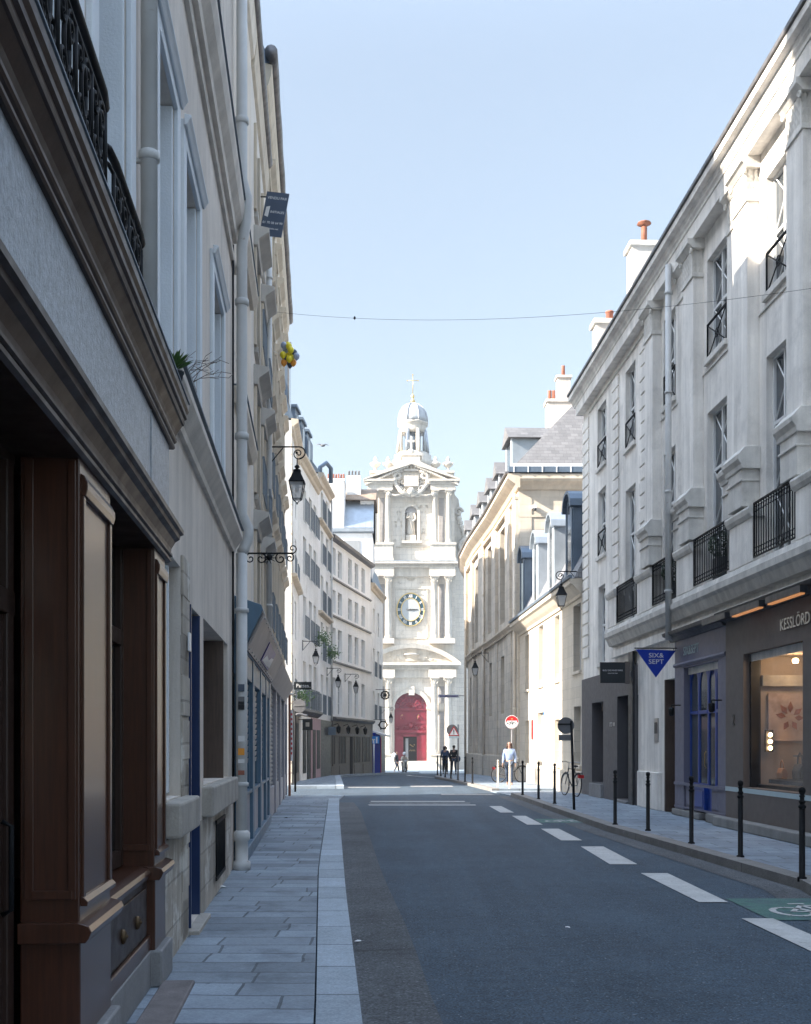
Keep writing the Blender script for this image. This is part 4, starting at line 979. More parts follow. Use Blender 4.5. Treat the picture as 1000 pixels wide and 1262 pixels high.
# items in the window
bd = MB(FR).box(20.77, 20.81, -1.15, -.32, 1.75, 2.62).build('poster', M.poster, T)
mb = MB(FR)
for k, (a, l) in enumerate(((1.6, .30), (.9, .30), (2.5, .28), (.2, .28), (3.2, .26), (4.2, .26), (5.2, .26))):
    cv, cz_ = -.72, 2.18; d = (cos(a), sin(a)); n_ = (-d[1]*.055, d[0]*.055)
    mb.add([(20.762, cv+d[0]*.08, cz_+d[1]*.08), (20.758, cv+d[0]*l*.6+n_[0], cz_+d[1]*l*.6+n_[1]), (20.762, cv+d[0]*l, cz_+d[1]*l), (20.758, cv+d[0]*l*.6-n_[0], cz_+d[1]*l*.6-n_[1])], [(0, 1, 2, 3)])
mb.build('poster_print', M.rust, bd)
MB(FR).box(20.72, 20.80, -1.28, -.2, 2.75, 2.95).build('pelmet', M.sill, T)
def bag(u, v, z, s, m_, lab):
    r = root('handbag', lab, 'bag', FR.w(u, v, z), 'bags in the display window')
    MB(FR).prism([(v-.06*s, z), (v+.06*s, z), (v+.07*s, z+.12*s), (v+.03*s, z+.22*s), (v-.03*s, z+.22*s), (v-.07*s, z+.12*s)], u-.14*s, u+.14*s).build('bag_body', m_, r, bevel=.02*s)
    MB(FR).tube([(u-.09*s, v, z+.2*s), (u-.07*s, v, z+.33*s), (u, v, z+.38*s), (u+.07*s, v, z+.33*s), (u+.09*s, v, z+.2*s)], .010*s, 6).build('handle', m_, r)
bag(20.25, -.70, 1.06, 1.25, M.blackcl, 'black handbag standing low in the display window'); bag(20.45, -.45, 1.06, .9, M.tan, 'tan handbag beside the black bag in the display window'); bag(20.35, -.95, 1.52, .85, M.tan, 'tan handbag on the small shelf of the display window')
MB(FR).box(20.1, 20.7, -1.2, -.75, 1.46, 1.49).box(18.15, 20.7, -1.2, -.3, .98, 1.05).build('shelf', M.shop_dk, T)
MB(FR).lathe([(.05, 0), (.06, .05), (.03, .08)], (18.6, -.6, 3.14), 8).lathe([(.05, 0), (.06, .05), (.03, .08)], (20.2, -.6, 3.14), 8).build('ceiling_spots', M.warm, T)
mb = MB(FR)
for z in (1.62, 1.74, 1.86): mb.ball((20.62, -.30, z), .04, 8)
mb.build('spot_lamps', M.warm, T)
mb = MB(FR).box(20.66, 20.72, -.37, -.23, 1.55, 1.95); mb.build('lamp_housing', M.shop_dk, T)
MB(FR).box(13, 24.9, -.0, .20, 4.12, 4.22).prism([(.12, 4.02), (.3, 4.10), (.34, 4.2), (.12, 4.22)], 13, 21.9).build('awning_box', M.shop_dk, T)
for a, b in ((17.4, 18.9), (19.2, 20.7)):
    hb = MB(FR).box(a, b, .30, .42, 4.02, 4.13).build('heater', M.shop_dk, T)
    MB(FR).box(a+.06, b-.06, .32, .40, 3.995, 4.019).build('lit_tube', M.warm_dim, hb)
hb = MB(FR).box(21.0, 22.4, .30, .42, 4.02, 4.13).build('heater', M.shop_dk, T)
text('KESSLÖRD', .27, FR.w(18.95, .15, 3.58), (.04, -1, 0), (0, 0, 1), M.letter_metal, 'lettering', T, .007)
MB(FR).box(13, 21.86, .12, .128, .80, .885).build('band', M.band_blue, T)
MB(FR).box(13, 22.0, .0, .34, .12, .30).build('plinth', M.shoestone, T, bevel=.02)
text('2', .3, FR.w(21.45, .13, 2.05), (.04, -1, 0), (0, 0, 1), M.shop_dk, 'number', T, .006)
# ---- royal blue / lilac shop with lancet glazing
V = shop_root('blue_lancet_shop', 'lilac grey and royal blue shopfront with pointed arched glazing bars', 23.5)
U0, U1 = 21.88, 25.45
mb = MB(FR).wall(U0, U1, .12, 4.1, [(22.4, 24.75, .12, 3.35, .2)], .2, v=.10)
mb.quad((U1, -.3, .12), (U1, .1, .12), (U1, .1, 4.1), (U1, -.3, 4.1)); mb.build('front', M.lilac, V)
MB(FR).prism([(.1, 3.98), (.16, 3.98), (.22, 4.06), (.34, 4.1), (.36, 4.17), (.1, 4.2)], U0, U1+.15).build('cornice', M.shop_dk, V)
MB(FR).prism([(.1, 3.40), (.13, 3.40), (.15, 3.44), (.13, 3.48), (.1, 3.48)], U0, U1).box(U0+.02, U1, .1, .125, .80, .86).box(U0+.02, U1, .1, .12, .3, .34).build('moulding', M.lilac, V)
text('SIX&SEPT', .27, FR.w(24.75, .11, 3.62), (.04, -1, 0), (0, 0, 1), M.band_blue, 'lettering', V, .004)
# sashes: two windows and a door between
def lancet(u0, u1, z0, z1, head=True):
    mb = MB(FR); v0, v1 = -.06, -.025
    mb.box(u0, u0+.045, v0, v1, z0, z1).box(u1-.045, u1, v0, v1, z0, z1).box(u0+.045, u1-.045, v0, v1, z1-.05, z1).box(u0+.045, u1-.045, v0, v1, z0, z0+.07)
    mb.box(u0+.045, u1-.045, v0, v1+.01, 2.33, 2.40)
    c = (u0+u1)/2; hw = (u1-u0-.09)/2
    for s_ in (-1, 1):
        arc_ = [(c+s_*hw*(1-math.cos(t)*1.0) if False else c+s_*hw*math.sin(t), 2.88+.38*(1-math.sin(t)**2)**.5*1.0+.0) for t in [k*pi/2/6 for k in range(7)]]
        mb.puz(arc_+[(c+s_*hw, z1-.05), (c, z1-.05)], v0+.005, v1-.004)
    return mb
sash = [(22.42, 22.92), (22.92, 23.42), (23.42, 24.08), (24.08, 24.72)]
for i, (a, b) in enumerate(sash):
    door = i == 1
    w = lancet(a, b, .8 if not door else .22, 3.32).build('door' if door else 'shop_window', M.royal, V, bevel=.006)
    MB(FR).quad((a, -.052, .8), (b, -.052, .8), (b, -.052, 3.32), (a, -.052, 3.32)).build('pane', M.glass, w)
    if door:
        MB(FR).box(a+.07, b-.07, -.07, -.02, .22, .8).build('kick_panel', M.royal, w, bevel=.008)
        MB(FR).tube([(b-.04, .03, 1.2), (b-.04, .06, 1.25), (b-.04, .06, 1.5), (b-.04, .03, 1.55)], .01, 6).build('handle', M.brass, w)
    else:
        MB(FR).box(a, b, -.08, .06, .3, .8).box(a+.06, b-.06, .06, .075, .38, .72).build('stall_riser', M.royal if i == 2 else M.lilac, w, bevel=.006)
MB(FR).box(22.4, 24.75, -.2, -.12, .12, 3.35).build('backing', M.dark, V)
for u in (22.15, 25.0):
    l = MB(FR).tube([(u, .1, 2.55), (u, .3, 2.55), (u, .3, 2.50)], .013, 6).lathe([(.02, 0), (.07, -.02), (.06, -.16), (.03, -.19)], (u, .3, 2.50), 8).build('wall_lamp', M.iron, V)
MB(FR).box(U0+.02, 22.9, .0, .20, .12, .30).box(23.5, U1+.05, .0, .16, .12, .26).build('plinth', M.shoestone, V, bevel=.02)
# triangular hanging sign
P = FR.w(25.3, .55, 3.5)
TS = root('triangle_sign', 'royal blue triangular hanging sign with thin letters', 'sign', P)
D = FR.w(25.3, 0, 0); tx = Vector((-1, -.04, 0)).normalized()
def tp(a, z, c=0): q = FR.w(25.3+c, a, z); return q
x0, x1 = .12, 1.02
mb = MB().add([tp(x0, 3.78, -.02), tp(x1, 3.80, -.02), tp((x0+x1)/2, 3.18, -.02), tp(x0, 3.78, .02), tp(x1, 3.80, .02), tp((x0+x1)/2, 3.18, .02)], [(0, 1, 2), (3, 4, 5), (0, 1, 4, 3), (1, 2, 5, 4), (2, 0, 3, 5)])
tb = mb.build('board', M.sign_blue, TS)
text('SIX&', .145, tp(.57, 3.62, -.027), (1, .04, 0), (0, 0, 1), M.letter, 'lettering', tb, .002, 'CENTER', sx=1.15)
text('SEPT', .145, tp(.57, 3.48, -.027), (1, .04, 0), (0, 0, 1), M.letter, 'lettering', tb, .002, 'CENTER', sx=1.15)
MB().tube([tp(-.02, 3.83), tp(1.05, 3.83)], .012, 6).tube([tp(x0+.05, 3.83), tp(x0+.05, 3.77)], .006, 4).tube([tp(x1-.05, 3.83), tp(x1-.05, 3.78)], .006, 4).build('bracket', M.iron, TS)
# brown doorway and intercom
d = MB(FR).box(25.6, 26.6, -.49, -.42, .12, 3.18).box(25.66, 26.54, -.42, -.38, .3, 1.1).box(25.66, 26.54, -.42, -.38, 1.3, 2.3).build('door', M.wood_br, C, bevel=.01)
MB(FR).quad((25.7, -.375, 1.35), (26.5, -.375, 1.35), (26.5, -.375, 2.25), (25.7, -.375, 2.25)).build('pane', M.glass, d)
MB(FR).box(26.55, 26.62, -.42, .02, .12, 3.2).box(25.6, 26.55, -.42, -.35, 2.38, 2.5).build('door_frame', M.wood_br, d)
MB(FR).box(26.95, 28.95, .0, .10, .12, 1.02).build('plinth', M.stone_r1, C, bevel=.02)
ip = MB(FR).box(27.2, 27.55, .0, .025, 1.75, 2.32).build('intercom_panel', M.steel, C, bevel=.004)
MB(FR).box(27.25, 27.5, .025, .031, 1.95, 2.22).build('screen', M.shop_dk, ip)
# ---- slate grey shop
G = shop_root('slate_shop', 'slate grey shopfront with two dark recessed openings beside the pale pillar', 32)
go = [(30.0, 31.3, .2, 3.0, .55), (33.1, 34.7, .55, 2.95, .5)]
mb = MB(FR).wall(29.25, 36.3, .12, 3.75, go, .5, v=.07); mb.quad((29.25, 0, .12), (29.25, .07, .12), (29.25, .07, 3.75), (29.25, 0, 3.75)); mb.quad((29.25, 0, 3.75), (36.3, 0, 3.75), (36.3, .07, 3.75), (29.25, .07, 3.75))
mb.quad((36.3, -.05, .12), (36.3, .07, .12), (36.3, .07, 3.75), (36.3, -.05, 3.75)).build('front', M.slate_shop, G)
MB(FR).box(29.3, 29.75, .07, .13, .12, 4.1).build('pier', M.shop_dk, G, bevel=.01)
for i, (a, b, c, d_, e) in enumerate(go):
    f_ = MB(FR).box(a, a+.1, -.47, -.40, c, d_).box(b-.1, b, -.47, -.40, c, d_).box(a+.1, b-.1, -.47, -.2, d_-.25, d_).box((a+b)/2-.04, (a+b)/2+.04, -.47, -.40, c, d_-.25).build('door' if i == 0 else 'shop_window', M.shop_dk if i == 0 else M.wood_br, G)
    MB(FR).quad((a, -.46, c), (b, -.46, c), (b, -.46, d_), (a, -.46, d_)).build('pane', M.glass if i == 0 else M.shopwall, f_)
    if i == 0: MB(FR).tube([(30.55, -.38, 1.1), (30.55, -.33, 1.15), (30.55, -.33, 1.6), (30.55, -.38, 1.65)], .014, 6).build('handle', M.steel, f_)
MB(FR).box(33.05, 34.75, -.0, .16, .12, .52).box(29.9, 31.4, -.0, .16, .12, .19).build('step', M.plinth, G, bevel=.01)
text('RUE DES PETITES', .1, FR.w(32.7, .08, 2.2), (.04, -1, 0), (0, 0, 1), M.letter_metal, 'lettering', G, .004) if False else None
MB(FR).ring((32.1, .085, 2.25), .06, .008, 12).ring((31.9, .085, 2.25), .06, .008, 12).box(31.55, 31.75, .075, .085, 2.2, 2.3).build('emblem', M.letter_metal, G)
# hanging sign board
def hp(a, z, c=0): return FR.w(29.5+c, a, z)
HS = root('hanging_shop_sign', 'flat dark green hanging sign board with a grey edge strip over the slate shop', 'sign', hp(.5, 3.6))
MB().add([hp(a, z, c) for c in (-.04, .04) for a, z in ((.28, 3.28), (.93, 3.28), (.93, 3.82), (.28, 3.82))], BX).build('board', M.sign_black, HS)
q = MB().add([hp(a, z, c) for c in (-.045, .045) for a, z in ((.16, 3.26), (.279, 3.26), (.279, 3.84), (.16, 3.84))], BX).build('edge_strip', M.taupe, HS)
MB().add([hp(a, z, c) for c in (-.03, .03) for a, z in ((.0, 3.45), (.158, 3.45), (.158, 3.6), (.0, 3.6))], BX).build('bracket', M.steel, HS)
text('BLEU DES RUES PARIS', .055, hp(.605, 3.59, -.045), (1, .04, 0), (0, 0, 1), M.letter, 'lettering', HS, .002, 'CENTER')
text('CREATEUR PARIS', .034, hp(.605, 3.52, -.045), (1, .04, 0), (0, 0, 1), M.letter, 'lettering', HS, .002, 'CENTER')

# ================================================================ RIGHT, LOW BUILDING WITH DORMERS
F2 = F([(36.35, 5.70), (50.2, 5.70-.0491*13.85)], -1)
D2 = root('low_dormer_building', 'low sunlit limestone building with arched dormers in a slate roof beyond the slate grey shop', 'building', F2.w(43, 0, 0))
up = [(36.75, 38.0, 4.1, 6.3), (40.5, 41.45, 4.0, 6.35), (43.95, 45.0, 4.0, 6.35), (47.4, 48.4, 4.0, 6.3)]
dn = [(36.75, 37.9, 1.0, 2.95), (40.5, 41.5, .95, 2.6), (43.7, 45.2, .85, 2.95), (47.4, 48.4, .9, 2.7)]
mb = MB(F2).wall(36.36, 50.18, -.4, 6.65, up+dn, .30); body(mb, 36.36, 50.18, 9, -.4, 6.65); mb.build('wall', M.ashlar_r2, D2)
for i, o in enumerate(up+dn):
    if i == 6: continue
    w = window(F2, *o, D2, .28, M.white, M.glass_lt if i % 3 else M.glass, 2, 3, sill=M.ashlar_r2)
o = dn[2]
w = MB(F2).box(o[0]-.02, o[0]+.05, -.2, .02, o[2], o[3]).build('window', M.sign_blue2, D2)
MB(F2).quad((o[0]+.05, -.17, o[2]), (o[1], -.17, o[2]), (o[1], -.17, o[3]), (o[0]+.05, -.17, o[3])).build('mural', M.mural, w)
MB(F2).box(36.36, 50.15, 0, .09, -.4, .82).build('plinth', M.ashlar_r2, D2, bevel=.02)
MB(F2).prism([(0, 6.45), (.06, 6.45), (.08, 6.55), (.2, 6.66), (.32, 6.8), (.42, 6.86), (.42, 7.0), (0, 7.03)], 36.38, 50.15).build('eaves_cornice', M.ashlar_r2, D2)
MB(F2).box(36.38, 50.15, .36, .48, 7.032, 7.12).build('gutter', M.zinc_dk, D2)
MB(F2).prism([(.30, 7.035), (-1.9, 11.2), (-8.9, 11.6), (-8.9, 7.035)], 36.38, 50.15).build('roof', M.slate, D2)
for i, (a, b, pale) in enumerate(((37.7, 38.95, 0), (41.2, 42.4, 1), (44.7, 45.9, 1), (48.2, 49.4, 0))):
    fm, sm = (M.trim_blue, M.zinc) if pale else (M.zinc_dk, M.zinc_dk)  # sun on the middle two dormers painted in as paler frames and sheeting
    c = (a+b)/2; zb_, zs = 7.13, 9.55
    arc = [(c+(b-a)/2*cos(t), zs+.55*sin(t)) for t in [k*pi/8 for k in range(9)]]
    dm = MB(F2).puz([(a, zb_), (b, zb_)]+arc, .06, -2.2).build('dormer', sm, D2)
    arc2 = [(c+((b-a)/2+.14)*cos(t), zs+.06+.62*sin(t)) for t in [k*pi/8 for k in range(9)]]
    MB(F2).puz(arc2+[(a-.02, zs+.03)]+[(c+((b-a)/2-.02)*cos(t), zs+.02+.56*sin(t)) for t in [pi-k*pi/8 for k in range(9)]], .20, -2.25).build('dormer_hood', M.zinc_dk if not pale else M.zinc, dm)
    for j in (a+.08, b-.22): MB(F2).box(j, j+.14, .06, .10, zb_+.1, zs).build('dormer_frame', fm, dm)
    MB(F2).puz([(a+.22, zb_+.25), (b-.22, zb_+.25)]+[(c+((b-a)/2-.22)*cos(t), zs-.05+.38*sin(t)) for t in [k*pi/6 for k in range(7)]], .075, .062).build('pane', M.glass, dm)
lantern(F2.w(36.5, .03, 7.25), pi, 'black bracket lantern on the right, below the dormers of the low building', .95)
for u, z0, z1, m_, nm, lab in ((42.9, 2.72, 3.25, M.sign_white, 'street_plate', 'small white and blue plate on the sunlit wall of the low building'), (46.3, 1.9, 2.7, M.red_sign, 'red_plaque', 'oblong red plaque on the wall left of the sunlit strip')):
    s_ = MB(F2).box(u, u+.35, .004, .03, z0, z1).build(nm, m_, None, F2.w(u, 0, z0), bevel=.004); tag(s_, lab, 'sign')

# ================================================================ RIGHT, TALL CURVED BUILDING
F3 = F([(50.0, 4.98), (58.4, 4.61), (66.2, 4.1), (71, 3.94), (75.5, 4.15), (84, 5.2)], -1)
T3 = root('tall_curved_building', 'tall weathered limestone building with slate hip roof, its wall curving away', 'building', F3.w(60, 0, 0))
o1 = [(54.5, 56.4, 7.6, 12.2), (59.6, 61.2, 7.6, 12.2), (65.2, 66.6, 7.6, 12.0), (68.8, 70.0, 7.6, 12.0), (73.6, 74.6, 7.6, 12)]
o2 = [(54.8, 56.1, 3.2, 6.0), (59.6, 60.6, 3.2, 6.0), (65.2, 66.4, 1.2, 6.0), (69.0, 70.0, 1.6, 5.8)]
mb = MB(F3).wall(50.0, 84, -1, 13.0, o1+o2, .4); body(mb, 50.0, 84, 10, -1, 13.0); mb.build('wall', M.ashlar_r3, T3)
for o in o1+o2: window(F3, *o, T3, .38, M.trim_r3, M.glass, 2, 4)
for a, b in ((50.02, 51.0), (51.9, 53.4), (57.2, 58.7), (62.3, 63.9), (67.2, 68.1), (71.2, 72.4), (76, 77)):
    MB(F3).box(a, b, 0, .16, 7.2, 12.5).build('pilaster', M.ashlar_r3, T3, bevel=.02)
for a, b in ((50.02, 51.4), (52.2, 53.7), (57.3, 58.4), (62.3, 63.7), (67.2, 68.1)):
    MB(F3).box(a, b, 0, .06, .3, 6.85).build('panel', M.ashlar_r3, T3, bevel=.02)
MB(F3).prism([(0, 6.85), (.12, 6.85), (.14, 6.95), (.26, 7.08), (.26, 7.16), (0, 7.2)], 50.0, 84).build('string_course', M.trim_r3, T3)
MB(F3).box(50.02, 84, 0, .14, -1, 1.15).build('plinth', M.ashlar_r3, T3, bevel=.02)
MB(F3).prism([(0, 12.5), (.18, 12.5), (.2, 12.62), (0, 12.62)], 50, 84).prism([(0, 12.9), (.1, 12.9), (.2, 13.05), (.42, 13.2), (.55, 13.3), (.55, 13.5), (0, 13.53)], 49.5, 84).build('eaves_cornice', M.trim_r3, T3)
MB(F3).box(49.5, 84, .50, .66, 13.50, 13.60).build('gutter', M.gutter, T3)
g = FW(50.0)
MB(g).prism([(0, 12.9), (.1, 12.9), (.2, 13.05), (.42, 13.2), (.5, 13.3), (.5, 13.5), (0, 13.53)], 4.95, 10.5).build('gable_cornice', M.trim_r3, T3)
MB(g).quad((4.97, .012, 0), (10.2, .012, 0), (10.2, .012, 12.9), (4.97, .012, 12.9)).box(5.0, 5.55, .012, .05, 7.2, 12.6).box(5.0, 10.2, .012, .06, 11.7, 11.8).build('gable_wall', M.ashlar_r2, T3)
gt = MB(g).box(4.5, 10.5, .40, .58, 13.56, 13.80)
gt.build('zinc_gutter', M.zinc_dk, T3)
mb = MB(g)
for k in range(9): mb.box(4.7+k*.62, 4.74+k*.62, .58, .61, 13.54, 13.82)
mb.box(4.6, 10.5, .2, .3, 13.82, 14.0).build('gutter_bracket', M.letter, T3)
pipe(F3, 50.3, .14, 0, 12.8, .07, T3, M.plaster_warm)
pipe(F3, 62.0, .14, 0, 12.8, .07, T3, M.plaster_warm); pipe(F3, 71.0, .2, -1, 12.8, .07, T3, M.trim_r3)
# hip roof
rf = MB(F3)
us = [49.55, 52, 55, 58.4, 62, 66.2, 71, 75.5, 84]; n = len(us)
vs = [(u, .5, 13.61) for u in us]+[(max(u, 54.5), -4.6, 19.4) for u in us]+[(max(u, 54.5), -9.8, 19.6) for u in us]+[(u, -9.9, 13.61) for u in us]
fs = [(r_*n+i, r_*n+i+1, (r_+1)*n+i+1, (r_+1)*n+i) for r_ in range(3) for i in range(n-1)]+[(0, n, 2*n, 3*n)]
rf.add(vs, fs).build('roof', M.slate_lt, T3)
def dormer3(u0, u1, big=False):
    zt = 15.6 if big else 15.0
    dm = MB(F3).box(u0, u1, .05, -2.6, 13.7, zt).build('dormer', M.zinc, T3)
    MB(F3).puz([(u0-.25, zt+.002), (u1+.25, zt+.002), ((u0+u1)/2, zt+.75)], .28, -3.2).build('dormer_roof', M.slate_lt, dm)
    MB(F3).box(u0+.2, u1-.2, .05, .09, 13.9, zt-.15).build('dormer_window', M.glass, dm)
    for j in (u0, u1-.16): MB(F3).box(j, j+.16, .05, .12, 13.72, zt).build('dormer_frame', M.trim_blue, dm)
dormer3(51.6, 53.4, True)
for u in (56.0, 59.3, 62.6, 66.0, 70.6): dormer3(u, u+1.1)
ch = chimney(FW(58), 7.25, 8.75, 0, -.9, 14, 19.2, T3, 0, M.chimney)
MB(FW(58)).box(7.8, 8.45, -.2, -.8, 19.35, 20.5).box(7.72, 8.53, -.12, -.88, 20.5, 20.62).build('flue', M.chimney, ch)
for x_, z_ in ((7.42, 19.35), (7.62, 19.35), (8.62, 19.35), (8.12, 20.63)): MB(FW(58)).lathe([(.10, 0), (.085, .5), (.10, .55)], (x_, -.45, z_), 8).build('chimney_pot', M.terracotta, ch)
sc_ = root('security_camera', 'small white dome camera fixed high on the end wall above the dormers', 'camera', g.w(5.65, .1, 12.0))
MB(g).box(5.55, 5.75, .05, .22, 12.05, 12.2).build('housing', M.letter, sc_, bevel=.02); MB(g).ball((5.68, .2, 12.0), .07).build('dome', M.shop_dk, sc_)
lantern(F3.w(60.3, .1, 6.55), pi, 'black bracket lantern on the tall curved building, above the street wall', 1.0)
# ================================================================ LEFT, FAR ROW
def facade(name, label, fr, a, b, z0, zt, wins, wallm, depth=8, eave=True, sill=None, s0=0, s1=0, gm=None):
    """wins: list of (u0,u1,z0,z1,rail)"""
    r = root(name, label, 'building', fr.w((a+b)/2, 0, 0))
    mb = MB(fr).wall(a, b, z0, zt, [w[:4] for w in wins], .22); body(mb, a, b, depth, z0, zt, s0, s1); mb.build('wall', wallm, r)
    for i, w in enumerate(wins):
        o = window(fr, *w[:4], r, .2, M.white, gm or (M.glass if i % 3 else M.glass_lt), 2, 3, sill=sill)
        if w[4]: railing(fr, w[0]-.12, w[1]+.12, .14, w[2]-.06, w[2]+w[4], o, M.iron_blue, .19, t=.012)
    if eave: MB(fr).prism([(0, zt-.4), (.08, zt-.35), (.12, zt-.2), (.28, zt-.08), (.28, zt+.05), (0, zt+.08)], a, b).build('eaves_cornice', M.trim_r3, r)
    return r
def xw(fr, x0, x1): return fr.col(x0), fr.col(x1)
# side-street corner house (gable towards us)
LA = F([(44.5, -4.48), (50.15, -4.73)], 1)
w = [(a, b, z0, z1, rr) for a, b in ((45.1, 46.1), (47.3, 48.3)) for z0, z1, rr in ((3.6, 5.3, .7), (6.1, 7.7, 0), (8.6, 10.3, .6), (11.2, 12.8, 0))]
A_ = facade('corner_tenement', 'tall cream corner house with a blank end wall facing the side street', LA, 44.5, 50.15, -.1, 14.4, w, M.white_far2, 9, s0=-1.2, s1=0)
MB(LA).prism([(0, 8.25), (.22, 8.32), (.22, 8.42), (0, 8.44)], 44.55, 50.1).build('string_course', M.trim_r3, A_)
MB(LA).prism([(0, 3.15), (.25, 3.25), (.25, 3.38), (0, 3.4)], 44.55, 50.1).build('string_course', M.trim_r3, A_)
ql = MB(LA)
for k in range(36): ql.box(44.46, 44.46+(.5 if k % 2 else .34), 0, .03, .2+k*.39, .55+k*.39)
ql.build('quoins', M.trim_r3, A_, bevel=.01)
MB(LA).prism([(.1, 14.49), (-.6, 16.2), (-8.8, 17.0), (-8.8, 14.49)], 44.5, 50.1).build('roof', M.zinc_dk, A_)
dm = MB(LA).box(44.6, 46.4, -.15, -2.4, 14.5, 17.3).build('dormer', M.zinc_dk, A_)
MB(LA).box(44.45, 46.5, -.0, -2.5, 17.3, 17.45).box(44.6, 44.9, -.1, -.15, 14.5, 17.3).build('dormer_roof', M.gutter, dm)
MB(LA).box(44.9, 46.1, -.15, -.10, 15.2, 17.0).build('dormer_window', M.glass, dm)
chimney(LA, 48.4, 49.1, -.9, -2.3, 15, 17.6, A_, 3)
MB(LA).prism([(.05, .1), (.05, 2.9), (.2, 3.0), (.2, 3.14), (0, 3.14), (0, .1)], 44.55, 50.1).build('shopfront', M.pub, A_)
for a, b in ((45.0, 46.6), (47.2, 49.0)):
    w_ = MB(LA).box(a, b, .052, .07, .5, 2.6).build('shop_window', M.farglass, A_)
# tall grey-white house
LB = F([(50.2, -4.73), (57.0, -4.39)], 1)
cw = [LB.col(374.5)-.0, LB.col(381.5), LB.col(387.3)]
w = [(c, c+1.05, z0, z1, .95) for c in (51.6, 53.6, 55.3) for z0, z1 in ((3.35, 5.5), (6.6, 8.5), (9.5, 11.2), (11.9, 13.4))]
B_ = facade('balconied_house', 'tall grey white house with dark blue window railings on every floor', LB, 50.2, 57.0, -.2, 14.6, w, M.white_far2, 9)
MB(LB).prism([(.1, 14.69), (-1.6, 17.4), (-8.8, 18), (-8.8, 14.69)], 50.25, 56.95).build('roof', M.zinc, B_)
for a in (51.2, 53.2, 55.2):
    dm = MB(LB).box(a, a+1.1, -.3, -2.5, 14.7, 16.9).build('dormer', M.zinc_dk, B_); MB(LB).box(a-.1, a+1.2, -.2, -2.6, 16.9, 17.02).build('dormer_roof', M.zinc_dk, dm); MB(LB).box(a+.2, a+.9, -.3, -.27, 15.2, 16.6).build('dormer_window', M.glass, dm)
chimney(LB, 50.6, 51.3, -1.2, -2.8, 15, 18.1, B_, 4)
MB(LB).prism([(0, 3.0), (.15, 3.1), (.26, 3.2), (.26, 3.3), (0, 3.32)], 50.25, 56.9).build('balcony', M.gutter, B_)
railing(LB, 51.0, 56.4, .24, 3.32, 4.2, B_, M.iron_blue, .22, name='balcony_railing')
sf = MB(LB).box(50.25, 53.4, .0, .12, 0, 2.95).build('shopfront', M.white_far2, B_)
MB(LB).box(53.5, 56.95, .0, .14, -.1, 2.95).build('shopfront', M.pink, B_)
for a, b, z0, z1 in ((50.6, 51.6, .4, 2.5), (52.0, 53.1, .1, 2.5), (53.9, 54.9, .1, 2.4), (55.4, 56.6, .5, 2.4)): MB(LB).box(a, b, .142, .16, z0, z1).build('shop_window', M.farglass, B_)
# next, higher house
LC = F([(57.0, -4.39), (62.2, -4.13)], 1)
w = [(c, c+1.1, z0, z1, .95) for c in (58.1, 60.3) for z0, z1 in ((3.3, 5.3), (6.05, 8.0), (8.6, 10.4), (11.0, 12.7), (13.25, 14.7))]
C_ = facade('taller_tenement', 'tall white house with paired dark railings just left of the white rendered corner building', LC, 57.0, 62.18, -.3, 15.3, w, M.white_far, 9)
MB(LC).prism([(.1, 15.39), (-1.8, 18.0), (-8.8, 18.6), (-8.8, 15.39)], 57.05, 62.1).build('roof', M.zinc, C_)
MB(LC).tube([(61.0, -.4, 15.4), (61.0, -.4, 16.6), (61.3, -.1, 16.9), (61.7, .1, 16.7), (61.7, .1, 15.9)], .12, 8).build('flue_pipe', M.zinc_dk, C_)
MB(LC).box(57.6, 58.8, -.5, -2.5, 15.4, 17.2).build('dormer', M.zinc_dk, C_)
for z in (8.55, 13.2): MB(LC).prism([(0, z-.3), (.2, z-.2), (.2, z-.1), (0, z-.1)], 57.05, 62.1).build('string_course', M.trim_r3, C_)
MB(LC).box(57.05, 62.1, 0, .1, -.2, 2.95).build('shopfront', M.shop_dk, C_)
pipe(LC, 61.9, .12, 3, 15, .06, C_, M.pipe)
# white rendered corner building with regular windows
LD = F([(62.2, -4.13), (72.7, -2.23)], 1)
cols = [(409, 413.7), (416.8, 421.7), (430, 433.4), (437.8, 441.5), (446, 449.7)]
rows = [(11.07, 12.5), (8.98, 10.15), (6.45, 8.05), (3.3, 5.3)]
w = []
for (x0, x1) in cols:
    a, b = LD.col(x0), LD.col(x1); c = (a+b)/2
    for z0, z1 in rows: w.append((c-.48, c+.48, z0+.05, z1+.12, 0))
D_ = facade('white_corner_building', 'long white rendered building with four rows of plain windows above a grey brown pub front', LD, 62.2, 72.7, -.5, 13.1, w, M.white_far, 9, eave=False, gm=M.glass_lt)
for i, z in enumerate((10.93, 8.86, 6.33)): MB(LD).prism([(0, z-.1), (.09, z-.08), (.09, z), (0, z+.01)], 62.25, 72.6).build('string_course', M.gutter, D_)
MB(LD).prism([(0, 12.95), (.25, 13.05), (.3, 13.2), (0, 13.24)], 62.25, 72.75).build('eaves', M.gutter, D_)
MB(LD).prism([(.2, 13.25), (-8.8, 14.0), (-8.8, 13.25)], 62.25, 72.6).build('roof', M.zinc, D_)
p = MB(LD).box(62.3, 72.65, 0, .14, -.4, 3.0).build('pub_front', M.pub, D_)
MB(LD).prism([(0, 3.0), (.2, 3.0), (.3, 3.12), (.3, 3.22), (0, 3.24)], 62.3, 72.7).box(62.35, 72.6, .141, .18, 2.2, 2.3).build('pub_cornice', M.gutter, p)
